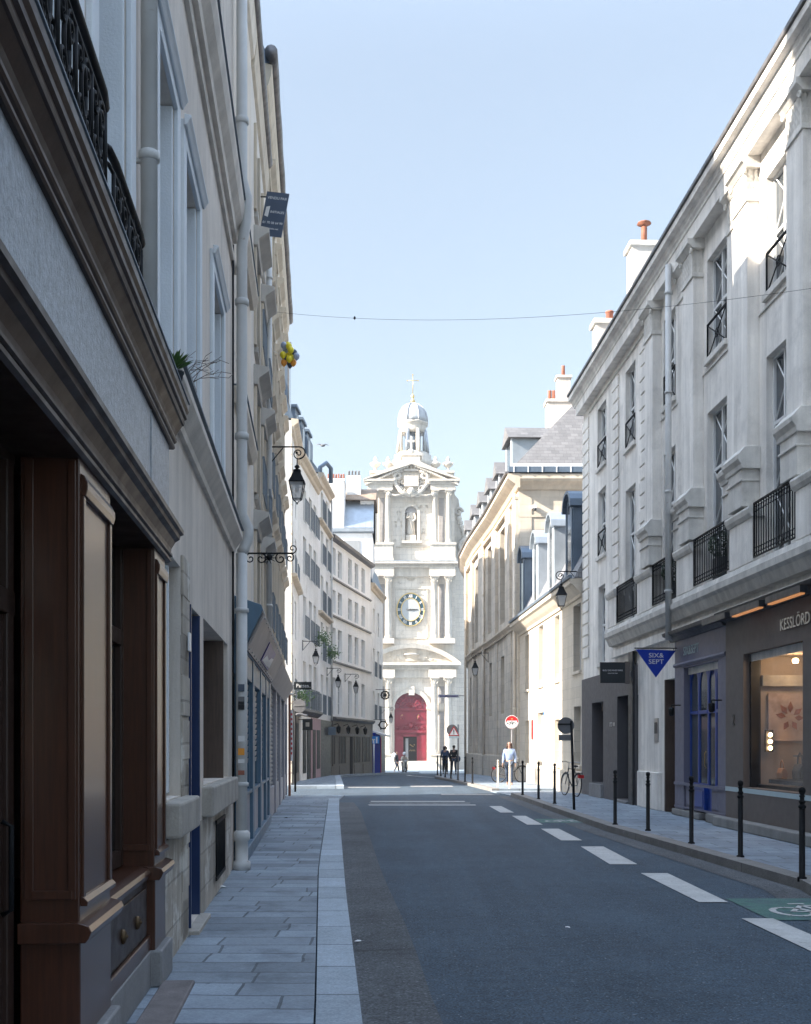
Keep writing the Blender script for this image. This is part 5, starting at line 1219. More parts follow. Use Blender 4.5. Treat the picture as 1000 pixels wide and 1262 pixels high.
for (x0, x1) in ((407.5, 413), (418, 426), (431.5, 434.5), (436.5, 444), (447, 456)):
    a, b = LD.col(x0, .14), LD.col(x1, .14); o = (x1-x0) < 4
    q = MB(LD).box(a, b, .141, .16, (-.2 if o else .62), 2.15).build('door' if o else 'shop_window', M.dark if o else M.farglass, D_)
    if not o:
        MB(LD).box(a, a+.12, .161, .18, .62, 2.15).box(b-.12, b, .161, .18, .62, 2.15).box((a+b)/2-.05, (a+b)/2+.05, .161, .18, .62, 2.15).build('frame', M.pub, q)
        MB(LD).box(a+.1, b-.1, .141, .17, -.1, .5).build('stall_riser', M.pub, q)
for i, x in enumerate((414.3, 426.5, 437.5, 447.5)):
    u = LD.col(x, .3); l = MB(LD).tube([(u, .14, 2.75), (u, .42, 2.85), (u, .45, 2.75)], .02, 5).lathe([(.03, .0), (.14, -.12), (.10, -.38), (.03, -.46)], (u, .45, 2.75), 6).build('wall_lamp', M.iron, D_)
# rooftop storey behind
HB = FW(73.4)
RH = root('set_back_house', 'white house set back above the roofs with a row of red chimney pots', 'building', Vector((-3.6, 74, 0)))
MB(HB).box(-4.9, -2.15, 0, -6, 0, 15.35).build('wall', M.white_far, RH)
MB(HB).prism([(-.1, 15.36), (.25, 15.45), (.25, 15.65), (-.1, 15.7)], -4.9, -2.05).build('zinc_gutter', M.zinc, RH)
MB(HB).box(-3.95, -2.95, .001, .06, 13.6, 14.9).build('dormer_window', M.glass_lt, RH)
MB(HB).prism([(.1, 15.7), (-2.6, 18.2), (-6, 18.2), (-6, 15.7)], -4.0, -2.1).build('zinc_roof', M.zinc, RH)
mb = MB(HB)
for k in range(5): mb.prism([(.13, 15.7), (-2.58, 18.24), (-2.58, 18.2), (.1, 15.7)], -3.85+k*.4, -3.8+k*.4)
mb.build('roof_seams', M.zinc, RH)
MB(HB).box(-3.0, -2.1, -2.0, -6, 15.7, 17.9).build('attic_wall', M.white_far2, RH)
MB(HB).prism([(-1.7, 17.9), (-3.6, 19.0), (-6.2, 19.0), (-6.2, 17.9)], -4.0, -1.95).build('tiled_roof', M.rooftile, RH)
cs = MB(HB).box(-5.05, -3.98, .05, -2.4, 15.4, 18.75).box(-5.1, -3.93, .1, -2.45, 18.75, 18.87).build('chimney', M.white_far, RH)
for k in range(7): MB(HB).lathe([(.07, 0), (.055, .35), (.07, .38)], (-5.0+k*.165, -.3-.1*(k % 2), 18.87), 8).build('chimney_pot', M.terracotta, cs)
c2 = MB(HB).box(-3.95, -3.0, -2.6, -3.6, 18.2, 19.7).build('chimney', M.white_far2, RH)
for k in range(4): MB(HB).lathe([(.07, 0), (.05, .35), (.09, .37), (.02, .45)], (-3.8+k*.22, -3.1, 19.7), 8).build('chimney_pot', M.gutter, c2)
# narrow end building next to the church
LE = F([(72.7, -2.23), (79.8, -1.6)], 1)
w = [(a, a+1.0, z0, z1, rr) for a in (74.0, 76.6) for z0, z1, rr in ((3.4, 5.2, .9), (6.2, 8.0, .9), (9.0, 10.6, 0))]
E_ = facade('narrow_end_house', 'narrow cream house with a dark mansard and cobalt shopfront beside the church', LE, 72.7, 79.8, -.8, 12.0, w, M.white_far2, 8)
MB(LE).prism([(.12, 12.1), (-.4, 13.6), (-7.8, 14.3), (-7.8, 12.1)], 72.75, 79.7).build('roof', M.zinc_dk, E_)
MB(LE).box(72.8, 76.1, 0, .25, -.7, 2.45).build('shopfront', M.banner_blue, E_)
MB(LE).box(76.12, 76.5, 0, .27, -.7, 2.2).build('door', M.banner_red, E_)
MB(LE).box(76.52, 79.6, 0, .2, -.8, 2.3).build('shopfront', M.shop_dk, E_)
MB(LE).prism([(0, 2.46), (.9, 2.2), (.9, 2.3), (0, 2.6)], 73.5, 76.4).build('awning', M.letter, E_)
# greenery on far balconies
def bush(label, P, r_, n=260, m=None):
    b = MB(); random.seed(len(label)*3)
    for k in range(n):
        d0 = Vector((random.gauss(0, .5), random.gauss(0, .5), random.gauss(0, .45))); p = Vector(P)+d0*r_
        d = Vector((random.uniform(-1, 1), random.uniform(-1, 1), random.uniform(-1, 1))).normalized()*.05; e = d.orthogonal()*.6
        b.add([tuple(p-d), tuple(p+e), tuple(p+d), tuple(p-e)], [(0, 1, 2, 3)])
    return tag(b.build('balcony_plant', m or M.leaf, None, P, recalc=False), label, 'plant', 'plants on the far left balconies')
bush('leafy plant on the third floor balcony of the balconied house', LB.w(55.8, .4, 6.9), .4)
bush('leafy plant on a railing of the taller white house', LC.w(59.5, .4, 6.5), .38)
bush('low green plant just above the black shop sign', LA.w(46.5, .35, 3.65), .45)
lantern(LB.w(51.2, .05, 6.35), 0, 'black bracket lantern on the balconied grey white house', .85)
lantern(LC.w(60.4, .05, 5.75), 0, 'black bracket lantern at the left end of the white corner building', .85)
lantern(LD.w(LD.col(424.5), .05, 5.75), 0, 'black bracket lantern in the middle of the white corner building', .9)
lantern(LE.w(79.3, .0, 4.3), 0, 'small far black bracket lantern left of the church door', .9)
# iron signs on the end building
for i, (u, z, rr, lab) in enumerate(((74.6, 5.3, .32, 'ornate black iron bracket sign on the narrow end house'), (73.4, 3.3, .30, 'round black hanging ring sign below the ornate bracket'))):
    P = LE.w(u, .1, z); s_ = root('iron_sign', lab, 'sign', P)
    mb = MB(); mb.tube([P, P+Vector((.95, 0, 0))], .02, 5)
    c = P+Vector((.62, 0, -rr-.04))
    mb.ring(tuple(c), rr*.8, .045, 14)
    for k in range(6 if i else 10):
        a = k*2*pi/(6 if i else 10); q = (c.x+rr*cos(a), c.y, c.z+rr*sin(a))
        (mb.tube([tuple(c), q], .03, 5) if not i else mb.ball(q, .05, 6))
    mb.build('ironwork', M.iron, s_)
# ================================================================ CHURCH
YC = 149.0; K = YC/FPX; G0 = gz(YC)
def cx(x): return (x-CX)*K
def cz(y): return CH+(HZ-y)*K
H = FW(YC)
Q = root('church', 'tall pale baroque church front with clock, crimson door and domed lantern closing the street', 'church', (cx(507), YC, G0))
XC = cx(507.5)
def sym(x): return 2*507.5-x
def cbox(x0, x1, y0, y1, v0, v1, mb=None):
    mb = mb or MB(H); return mb.box(cx(x0), cx(x1), v0, v1, cz(y1), cz(y0))
# body walls in three tiers
xa, xb = 452, 563
dz = (486.3, 526.3)
MB(H).wall(cx(xa), cx(xb), G0, cz(818), [(cx(dz[0]), cx(dz[1]), cz(938), cz(873), 1.4)], 1.4).box(cx(xa), cx(xb), -1.41, -22, G0-.5, cz(818)).build('lower_wall', M.church, Q)
# arched head over door: fill between rectangle opening and arch handled by the archivolt block
arc = lambda r_, n, a0=0, a1=pi: [(XC-.12+r_*cos(a0+(a1-a0)*k/n), cz(873)+r_*.96*sin(a0+(a1-a0)*k/n)) for k in range(n+1)]
RD = (cx(dz[1])-cx(dz[0]))/2
mb = MB(H)
ou, inn = arc(RD*1.26, 24), arc(RD, 24)
for k in range(24):
    mb.add([(*[ou[k][0], v, ou[k][1]],) for v in (.0, .30)]+[(ou[k+1][0], v, ou[k+1][1]) for v in (.0, .30)]+[(inn[k][0], v, inn[k][1]) for v in (.0, .30)]+[(inn[k+1][0], v, inn[k+1][1]) for v in (.0, .30)],
           [(1, 3, 7, 5), (0, 2, 3, 1), (4, 6, 7, 5), (0, 2, 6, 4)])
cbox(481.5, 486.3, 873, 938, 0, .30, mb); cbox(526.3, 531.3, 873, 938, 0, .30, mb)
cbox(480.5, 487, 871, 874.5, 0, .42, mb); cbox(525.6, 532.5, 871, 874.5, 0, .42, mb); cbox(504, 511, 846, 857, .1, .55, mb)
mb.build('door_surround', M.church_trim, Q)
ty = MB(H).puz(inn, -.05, .02).build('tympanum', M.door_red_dk, Q)
mb = MB(H)
for k in range(1, 8):
    a = k*pi/8; mb.tube([(XC-.12, .04, cz(872)), (XC-.12+RD*.97*cos(a), .04, cz(873)+RD*.93*sin(a))], .06, 5)
for r_ in (.35, .68): mb.tube([(p[0], .05, p[1]) for p in arc(RD*r_, 16)], .07, 5)
for s_ in (-1, 1): mb.spiral((XC-.12+s_*1.0, .05, cz(867)), .5, 1.3, .05, 0, s_)
mb.build('tracery', M.door_red, ty)
D1_, D2_ = cx(497.2), cx(514.0)
dr = MB(H).wall(cx(dz[0]), cx(dz[1]), cz(938), cz(873), [(D1_, D2_, cz(938), cz(908), .5)], .5, v=-.25).build('door', M.door_red, Q)
mb = MB(H)
for x0, x1, y0, y1 in ((488, 496, 906, 934), (515.5, 525, 906, 934), (488, 498.5, 877, 892), (514, 524.5, 877, 892), (500, 512.5, 877, 890)): cbox(x0, x1, y0, y1, -.25, -.17, mb)
cbox(486.4, 526.2, 900, 903.2, -.25, 0, mb); cbox(486.4, 526.2, 873, 875.4, -.25, 0, mb); cbox(495.4, 497.2, 905, 938, -.25, -.05, mb); cbox(514, 515.8, 905, 938, -.25, -.05, mb); cbox(495.4, 515.8, 905, 907.8, -.25, -.05, mb)
for s_ in (-1, 1):
    mb.spiral((XC-.12+s_*.75, -.15, cz(896.5)), .42, 1.4, .08, pi/2, s_); mb.spiral((XC-.12+s_*1.65, -.15, cz(897.5)), .3, 1.4, .06, pi/2, s_)
    mb.ball((XC-.12+s_*1.1, -.14, cz(884)), .25, 8)
mb.ball((XC-.12, -.1, cz(894)), .35, 8)
mb.build('door_panelling', M.door_red, dr)
for x in (495.8, 516.0): MB(H).puz([(cx(x)-.16, cz(886)), (cx(x)+.16, cz(886)), (cx(x)+.2, cz(883)), (cx(x), cz(880.5)), (cx(x)-.2, cz(883))], -.12, -.10).build('door_badge', M.gold, dr)
MB(H).quad((D1_, -.74, cz(938)), (D2_, -.74, cz(938)), (D2_, -.74, cz(908)), (D1_, -.74, cz(908))).build('dark_doorway', M.dark, dr)
MB(H).box(cx(500), cx(503.5), -.7, -.6, cz(938), cz(910)).build('inner_door_leaf', M.glass_lt, dr)
mb = MB(H)
for k in range(7): mb.ball((cx(505+k*1.1), -.72, cz(925.5-(k % 2))), .06, 6)
for k in range(4): mb.ball((cx(506+k*1.6), -.72, cz(918+(k % 3))), .09, 6)
mb.build('interior_lights', M.brass, dr)
# columns
def column(x0, x1, ycap0, ycap1, ybot, v=.75, m=None):
    c = (cx(x0)+cx(x1))/2; r = (cx(x1)-cx(x0))/2*.92; zb, zc, zt = cz(ybot), cz(ycap1), cz(ycap0)
    h = zc-zb
    cl = MB(H).lathe([(r*1.25, 0), (r*1.25, .12), (r*1.12, .2), (r*1.18, .32), (r*1.02, .42), (r, .6), (r*1.0, h*.35), (r*.86, h-.05), (r*.93, h-.03), (r*.93, h)], (c, v, zb), 20).build('column', M.church_trim, Q)
    hc = zt-zc
    cp = MB(H).lathe([(r*.85, 0), (r*.9, hc*.5), (r*1.15, hc*.8), (r*1.3, hc*.86)], (c, v, zc), 16)
    for row in range(2):
        for k in range(8):
            a = 2*pi*(k+.5*row)/8; zz = zc+hc*(.05+.36*row)
            p = [(c+rr*cos(a+da), v+rr*sin(a+da), z) for rr, da, z in ((r*.88, -.3, zz), (r*.88, .3, zz), (r*1.28, 0, zz+hc*.40), (r*1.05, 0, zz+hc*.44))]
            cp.add(p, [(0, 1, 2), (0, 2, 3), (1, 2, 3)])
    for sx_ in (-1, 1):
        cp.spiral((c+sx_*r*1.05, v+r*.9, zc+hc*.78), r*.38, 1.1, r*.14, 0, sx_, 10)
    cp.box(c-r*1.35, c+r*1.35, v-r*1.35, v+r*1.35, zc+hc*.88, zt)
    cp.build('capital', M.church_trim, cl)
def tier(xs, ycap0, ycap1, ybot, yped=None):
    for (x0, x1) in xs: column(x0, x1, ycap0, ycap1, ybot)
# lower order
for p in ((531, 540.3), (547.8, 557.2)):
    column(*p, 835.5, 845.5, 929)
    column(sym(p[1]), sym(p[0]), 835.5, 845.5, 929)
for a_, b_ in ((529, 560), (sym(560), sym(529))):
    mb = MB(H); cbox(a_, b_, 931, 949, 0, 1.45, mb); cbox(a_, b_, 929, 931, 0, 1.6, mb); mb.build('pedestal', M.church_trim, Q)
mb = MB(H)
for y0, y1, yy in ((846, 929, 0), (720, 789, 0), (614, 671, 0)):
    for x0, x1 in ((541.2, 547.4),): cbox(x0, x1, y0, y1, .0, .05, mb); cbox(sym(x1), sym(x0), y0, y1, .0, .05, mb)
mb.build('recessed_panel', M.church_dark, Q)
mb = MB(H); cbox(540.3, 548, 867, 875, 0, .3, mb); cbox(536, 552, 875, 877, .0, .12, mb)
cbox(453, 562, 826, 835.5, 0, .55, mb); cbox(528, 562, 826, 835.4, .55, 1.25, mb); cbox(sym(562), sym(528), 826, 835.4, .55, 1.25, mb)
cbox(450, 565, 820.5, 826, 0, .9, mb); cbox(448, 567.5, 817.5, 820.5, 0, 1.55, mb)
mb.build('lower_entablature', M.church_trim, Q)
def dentils(x0, x1, y0, y1, v, step=2.0):
    mb = MB(H); x = x0
    while x < x1: cbox(x, x+step*.5, y0, y1, v-.25, v, mb); x += step
    mb.build('dentils', M.church_trim, Q)
dentils(448.5, 567, 820.6, 822.4, 1.4)
# segmental pediment
cxp, hw, rise = XC, cx(567)-XC, cz(794.5)-cz(817)
Rr = (hw*hw+rise*rise)/(2*rise); a0 = math.asin(hw/Rr)
def seg(rad, n=24): return [(cxp+rad*sin(-a0+2*a0*k/n), cz(794.5)-Rr+rad*cos(-a0+2*a0*k/n)) for k in range(n+1)]
mb = MB(H); o_, i_ = seg(Rr), seg(Rr-.55)
for k in range(24):
    mb.add([(o_[k][0], 0, o_[k][1]), (o_[k][0], 1.4, o_[k][1]), (o_[k+1][0], 0, o_[k+1][1]), (o_[k+1][0], 1.4, o_[k+1][1]), (i_[k][0], 0, i_[k][1]), (i_[k][0], 1.2, i_[k][1]), (i_[k+1][0], 0, i_[k+1][1]), (i_[k+1][0], 1.2, i_[k+1][1])], [(1, 3, 7, 5), (0, 2, 3, 1), (4, 6, 7, 5)])
mb.puz([(p[0], p[1]) for p in seg(Rr-.5)]+[(cxp+hw*.97, cz(817.4)), (cxp-hw*.97, cz(817.4))], -.2, .5)
mb.build('segmental_pediment', M.church_trim, Q)
random.seed(9)
def relief(x, y, w, h, n, v, name='carved_relief', par=None):
    """foliage scrolls and knobs in low relief, mirrored about x"""
    mb = MB(H); c, z = cx(x), cz(y); w *= K; h *= K
    for k in range(n):
        a, b = random.uniform(.05, 1)*w/2, random.uniform(-.5, .5)*h
        r_ = random.uniform(.5, 1)*min(w, h)*.17; tt = random.uniform(0, 6)
        for s_ in (-1, 1):
            if k % 3: mb.spiral((c+s_*a, v, z+b), r_, 1.3, r_*.26, (tt if s_ > 0 else pi-tt), s_, 12)
            else: mb.ball((c+s_*a, v, z+b), r_*.6, 6)
    return mb.build(name, M.church_trim, Q)
relief(490, 810, 26, 10, 7, .52); relief(525, 810, 26, 10, 7, .52)
mb = MB(H); mb.lathe([(.01, -.1), (1.0, -.1), (1.05, 0), (.9, .12), (.01, .16)], (XC, .5, cz(807)), 18)
cbox(500, 515, 800, 815, .45, .62, mb); mb.build('cartouche', M.church_trim, Q)
relief(507.5, 839, 46, 6, 9, .25)
# middle tier
MB(H).box(cx(454), cx(561.5), 0, -20, cz(817), cz(698)).build('middle_wall', M.church, Q)
for p in ((531.3, 540.4), (548.6, 557.4)):
    column(*p, 711, 721, 788); column(sym(p[1]), sym(p[0]), 711, 721, 788)
for a_, b_ in ((529, 560.5), (sym(560.5), sym(529))): cbox(a_, b_, 788, 794, 0, 1.4).build('pedestal', M.church_trim, Q)
mb = MB(H)
cbox(453, 562, 700.5, 711, 0, .5, mb); cbox(529, 561, 700.5, 711, .5, 1.15, mb); cbox(sym(561), sym(529), 700.5, 711, .5, 1.15, mb)
cbox(451, 564, 696.5, 700.5, 0, 1.1, mb); cbox(448, 567, 694, 696.5, 0, 1.55, mb)
mb.build('middle_entablature', M.church_trim, Q)
cbox(448, 567, 692.9, 694, 0, 1.58).build('lead_roofing', M.zinc, Q)
dentils(449, 566, 696.6, 698.4, 1.4)
mb = MB(H)
for a, b, c, d_ in ((487, 488.2, 726, 787), (526, 527.2, 726, 787), (487, 527, 725, 726.4), (487, 527, 786, 787.4)): cbox(a, b, c, d_, 0, .14, mb)
mb.build('panel_moulding', M.church_trim, Q)
relief(506.5, 717, 34, 8, 8, .1); relief(506.5, 780, 30, 6, 6, .1); relief(506.5, 729, 20, 4, 4, .1)
# clock
kx_, kz_ = cx(506.3), cz(751.7); rx, rz = 16.8*K, 20.3*K
def oval(f, n=40): return [(kx_+rx*f*cos(2*pi*k/n), kz_+rz*f*sin(2*pi*k/n)) for k in range(n)]
ck = MB(H).puz(oval(1.0), .05, .30).build('clock', M.clock_blue, Q)
MB(H).puz(oval(.69), .30, .34).build('clock_face', M.clock_face, ck)
mb = MB(H); mb.tube([(p[0], .32, p[1]) for p in oval(1.0)+oval(1.0)[:1]], .07, 6).tube([(p[0], .34, p[1]) for p in oval(.69)+oval(.69)[:1]], .06, 6)
mb.build('clock_rim', M.gold, ck)
mb = MB(H)
def numeral(s, h, f):
    """numeral strokes laid radially in the ring"""
    ang = pi/2-h*pi/6
    def P(t, w): # t radial 0..1 , w tangential
        r_ = .74+.2*t; a = ang
        return (kx_+rx*r_*cos(a)-w*sin(a), .32, kz_+rz*r_*sin(a)+w*cos(a))
    sp = .13; L_ = {'I': 1, 'V': 2, 'X': 2}; tot = sum(L_[c] for c in s)*sp; w = tot/2
    for c in s:
        ww = L_[c]*sp
        if c == 'I': f.tube([P(0, w-ww/2), P(1, w-ww/2)], .032, 4)
        if c == 'V': f.tube([P(1, w-.02), P(0, w-ww/2)], .03, 4).tube([P(1, w-ww+.02), P(0, w-ww/2)], .03, 4)
        if c == 'X': f.tube([P(1, w-.02), P(0, w-ww+.02)], .03, 4).tube([P(0, w-.02), P(1, w-ww+.02)], .03, 4)
        w -= ww
for h, s_ in enumerate(['XII', 'I', 'II', 'III', 'IIII', 'V', 'VI', 'VII', 'VIII', 'IX', 'X', 'XI']): numeral(s_, h, mb)
mb.build('numerals', M.letter, ck)
mb = MB(H).tube([(kx_-.55, .40, kz_+.05), (kx_, .40, kz_), (kx_+.95, .40, kz_+.02)], .045, 5).tube([(kx_-.5, .38, kz_-.02), (kx_+.55, .38, kz_-.04)], .07, 5).ball((kx_, .39, kz_), .12, 8)
mb.build('clock_hands', M.shop_dk, ck)
# upper tier
MB(H).wall(cx(455), cx(560.5), cz(693), cz(600), [(cx(499.3), cx(514.2), cz(666), cz(632), 1.2)], 1.2).box(cx(455), cx(560.5), -1.21, -18, cz(693), cz(600)).build('upper_wall', M.church, Q)
mb = MB(H)
ni = [(cx(506.8)+cx(507.45+500)*0+(7.45*K)*cos(k*pi/12), cz(632)+7.45*K*sin(k*pi/12)) for k in range(13)]
no = [(cx(506.8)+(11*K)*cos(k*pi/12), cz(632)+11*K*sin(k*pi/12)) for k in range(13)]
for k in range(12): mb.add([(ni[k][0], .3, ni[k][1]), (ni[k+1][0], .3, ni[k+1][1]), (no[k+1][0], .3, no[k+1][1]), (no[k][0], .3, no[k][1]), (no[k][0], 0, no[k][1]), (no[k+1][0], 0, no[k+1][1])], [(0, 1, 2, 3), (3, 2, 5, 4)])
cbox(495.8, 499.3, 632, 668, 0, .3, mb); cbox(514.3, 517.8, 632, 668, 0, .3, mb); cbox(494, 520, 667, 670, 0, .55, mb)
mb.puz([(cx(499.35), cz(632)), (cx(514.25), cz(632))]+ni, .02, .012)
nich = mb.build('niche_surround', M.church_trim, Q)
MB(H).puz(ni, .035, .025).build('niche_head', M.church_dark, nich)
st = MB(H).box(cx(500.5), cx(513), -.9, .2, cz(666), cz(659.5)); st.build('statue_base', M.church_trim, Q)
MB(H).lathe([(.50, 0), (.56, .3), (.46, 1.4), (.50, 2.0), (.44, 2.5), (.50, 2.9), (.40, 3.15), (.15, 3.3), (.13, 3.4), (.20, 3.5), (.24, 3.7), (.18, 3.95), (.02, 4.02)], (cx(506.8), -.3, cz(659.5)), 14, 1, .75).tube([(cx(506.8)-.42, -.1, cz(659.5)+2.9), (cx(506.8)-.55, .12, cz(659.5)+2.2), (cx(506.8)-.1, .3, cz(659.5)+2.35)], .13, 8).tube([(cx(506.8)+.42, -.1, cz(659.5)+2.9), (cx(506.8)+.6, .1, cz(659.5)+2.1), (cx(506.8)+.3, .25, cz(659.5)+1.8)], .13, 8).tube([(cx(506.8)-.3, .05, cz(659.5)+2.4), (cx(506.8)+.35, .12, cz(659.5)+.3)], .1, 6).build('statue', M.church_trim, Q)
for p in ((532.6, 540.2), (549.2, 556.8)):
    column(*p, 606, 615, 671); column(sym(p[1]), sym(p[0]), 606, 615, 671)
for a, b in ((530.5, 561), (sym(561), sym(530.5))):
    mb = MB(H); cbox(a, b, 673.5, 691, 0, 1.35, mb); cbox(a-1, b+1, 671, 673.5, 0, 1.5, mb); cbox(a-1, b+1, 689.5, 692.8, 0, 1.5, mb); mb.build('pedestal', M.church_trim, Q); mb = MB(H)
    cbox(a, b, 599, 606, 0, 1.25, mb); cbox(a-3, b+3, 596, 599, 0, 1.45, mb); cbox(a-5 if a < 500 else a-2, b+5 if b > 520 else b+2, 593.6, 596, 0, 1.7, mb)
    mb.build('upper_entablature', M.church_trim, Q)
cbox(488, 527, 673.5, 674.5, 0, .2).build('moulding', M.church_trim, Q); cbox(453, 562, 601, 605.8, 0, .3).build('frieze', M.church_trim, Q)
dentils(453, 486, 596.1, 597.6, 1.6, 1.8); dentils(528, 563, 596.1, 597.6, 1.6, 1.8)
relief(491.5, 645, 9, 46, 12, .06); relief(522.5, 645, 9, 46, 12, .06); relief(470, 602, 20, 5, 6, 1.28); relief(545, 602, 20, 5, 6, 1.28)
# triangular pediment
ap = (XC, cz(568.5)); lf, rt = (cx(448.5), cz(594)), (cx(566.5), cz(594))
MB(H).puz([(lf[0]+1, lf[1]), (rt[0]-1, rt[1]), (ap[0], ap[1]-.7)], -.3, .9).build('pediment', M.church, Q)
mb = MB(H)
for q in (lf, rt):
    dx = ap[0]-q[0]; dz_ = ap[1]-q[1]; L_ = math.hypot(dx, dz_); nn = (-dz_/L_*(1 if dx > 0 else -1), abs(dx)/L_)
    mb.puz([q, ap, (ap[0], ap[1]-.75), (q[0]-nn[0]*.0, q[1]-.1)], -.3, 1.75)
    for k in range(26):
        t = .05+.9*k/26; xx, zz = q[0]+dx*t, q[1]+dz_*t-.75; mb.box(xx-.09, xx+.09, 1.2, 1.6, zz-.12, zz+.12)
mb.build('raking_cornice', M.church_trim, Q)
# coat of arms
mb = MB(H); c = cx(507)
mb.box(c-.95, c+.95, 1.0, 1.35, cz(602), cz(589)).lathe([(.01, 0), (2.1, 0), (2.2, .1), (1.9, .25), (.01, .3)], (c, .9, 0), 4)
mb.v = mb.v[:8]; mb.q = mb.q[:6]; mb.sm = mb.sm[:6]
for s_ in (-1, 1):
    mb.spiral((c+s_*1.75, 1.1, cz(588)), .75, 1.2, .22, pi/2, -s_, 18); mb.tube([(c+s_*1.1, 1.15, cz(583)), (c+s_*1.9, 1.15, cz(583)), (c+s_*2.2, 1.15, cz(590)), (c+s_*2.0, 1.15, cz(600)), (c+s_*1.2, 1.15, cz(609)), (c, 1.15, cz(613))], .26, 7)
    mb.spiral((c+s_*1.3, 1.1, cz(605)), .5, 1.2, .16, 0, s_, 14); mb.tube([(c+s_*.9, 1.1, cz(611)), (c+s_*2.0, 1.1, cz(613)), (c+s_*3.0, 1.1, cz(611))], .14, 6); mb.ball((c+s_*2.9, 1.1, cz(611)), .3, 7)
for k in range(5):
    a = -1.0+k*.5; mb.tube([(c+a*.8, 1.25, cz(582)), (c+a*1.1, 1.3, cz(578.5)), (c+a*.35, 1.25, cz(574.8))], .10, 5)
mb.box(c-.95, c+.95, 1.1, 1.4, cz(583), cz(581.3)).ball((c, 1.3, cz(573.8)), .18, 7).ball((c, 1.2, cz(608)), .55, 8)
mb.build('coat_of_arms', M.church_trim, Q)
relief(507, 597, 34, 30, 14, .95)
# attic blocks and urns
for a, b in ((456, 484), (531, 560)):
    mb = MB(H); cbox(a+1, b-1, 581.5, 594, -2.4, -.6, mb); cbox(a-.5, b+.5, 579.3, 581.5, -2.6, -.4, mb); mb.build('attic_block', M.church_trim, Q)
for x in (462.6, 478.3, 537.4, 553.0):
    MB(H).lathe([(.42, 0), (.42, .2), (.2, .3), (.18, .62), (.40, .75), (.62, .95), (.66, 1.2), (.5, 1.3), (.35, 1.4), (.22, 1.55), (.28, 1.75), (.16, 1.95), (.03, 2.15)], (cx(x), -1.4, cz(579.2)), 12).ball((cx(x)-.55, -1.1, cz(579.2)+1.1), .17, 6).ball((cx(x)+.55, -1.1, cz(579.2)+1.1), .17, 6).build('urn', M.church_trim, Q)
# pediment top cross
mb = MB(H); cbox(496, 518, 562, 572, -2.0, .3, mb); cbox(494, 520, 560, 562, -2.1, .4, mb)
mb.build('apex_block', M.church_trim, Q)
MB(H).ball((cx(507), -.5, cz(556.5)), .50, 12).box(cx(507)-.14, cx(507)+.14, -.6, -.4, cz(553), cz(536.5)).box(cx(502.5), cx(511.5), -.58, -.42, cz(543.5), cz(541)).build('stone_cross', M.church_trim, Q)
# side scroll buttress on the right
mb = MB(H)
mb.puz([(cx(561), cz(692)), (cx(582), cz(692)), (cx(581), cz(668)), (cx(577), cz(655)), (cx(571.5), cz(648)), (cx(569), cz(630)), (cx(566), cz(612)), (cx(561), cz(606))], -3.2, -1.6)
mb.spiral((cx(575.5), -1.5, cz(672)), 1.3, 1.3, .3, 0, 1, 22).spiral((cx(566), -1.5, cz(628)), .6, 1.3, .2, 0, 1)
for k in range(6): mb.ball((cx(566.5+k*1.5), -1.7, cz(636+k*5)), .42, 8)
mb.build('scroll_buttress', M.church_trim, Q)
mb = MB(H)
mb.puz([(cx(454), cz(692)), (cx(434), cz(692)), (cx(436), cz(668)), (cx(443), cz(648)), (cx(449), cz(612)), (cx(454), cz(606))], -3.2, -1.6).build('scroll_buttress', M.church_trim, Q)
MB(H).box(cx(440), cx(454), -2, -20, G0-.5, cz(693)).box(cx(561.5), cx(578), -2, -20, G0-.5, cz(693)).build('aisle_wall', M.church, Q)
MB(H).puz([(cx(455), cz(600)), (cx(560), cz(600)), (cx(534), cz(566)), (cx(481), cz(566))], -3, -17).build('nave_roof', M.slate, Q)
# domed lantern
LX = cx(509); LV = -6.0; Kd = (YC+6)/FPX
def lz(y): return CH+(HZ-y)*Kd
lr = lambda px: px*Kd
lx = (509-CX)*Kd
mb = MB(H).lathe([(lr(27), lz(580)), (lr(27), lz(570)), (lr(24.5), lz(568)), (lr(24.5), lz(563)), (lr(20.5), lz(562)), (lr(20.5), lz(559.5))], (lx, LV, 0), 8, rot=pi/8)
dm_ = mb.build('lantern_base', M.church_trim, Q)
for k in range(8):
    a = pi/8+k*pi/4; c = (lx+lr(16.0)*cos(a), LV+lr(16.0)*sin(a))
    MB(H).lathe([(lr(2.7), lz(560)), (lr(2.6), lz(545)), (lr(2.3), lz(532))], (c[0], c[1], 0), 8).tube([(lx+lr(20.5)*cos(a), LV+lr(20.5)*sin(a), lz(560)), (lx+lr(19.2)*cos(a), LV+lr(19.2)*sin(a), lz(551)), (lx+lr(17.3)*cos(a), LV+lr(17.3)*sin(a), lz(536))], lr(1.6), 6).build('lantern_pier', M.church_trim if k % 2 else M.zinc, dm_)
MB(H).lathe([(lr(10.5), lz(560)), (lr(10.5), lz(530))], (lx, LV, 0), 8, rot=pi/8).build('lantern_glazing', M.zinc_dk, dm_)
MB(H).lathe([(lr(17.5), lz(534.5)), (lr(17), lz(531)), (lr(17.5), lz(528)), (lr(17.5), lz(525.6)), (lr(20), lz(524)), (lr(20), lz(522))], (lx, LV, 0), 8, rot=pi/8).build('lantern_entablature', M.church_trim, dm_)
mb = MB(H).lathe([(lr(19), lz(522)), (lr(18.6), lz(517)), (lr(16.8), lz(510)), (lr(13), lz(503.5)), (lr(8), lz(499.5)), (lr(3), lz(498)), (lr(2.6), lz(496)), (lr(1), lz(495))], (lx, LV, 0), 16)
do = mb.build('dome', M.lead, dm_)
mb = MB(H)
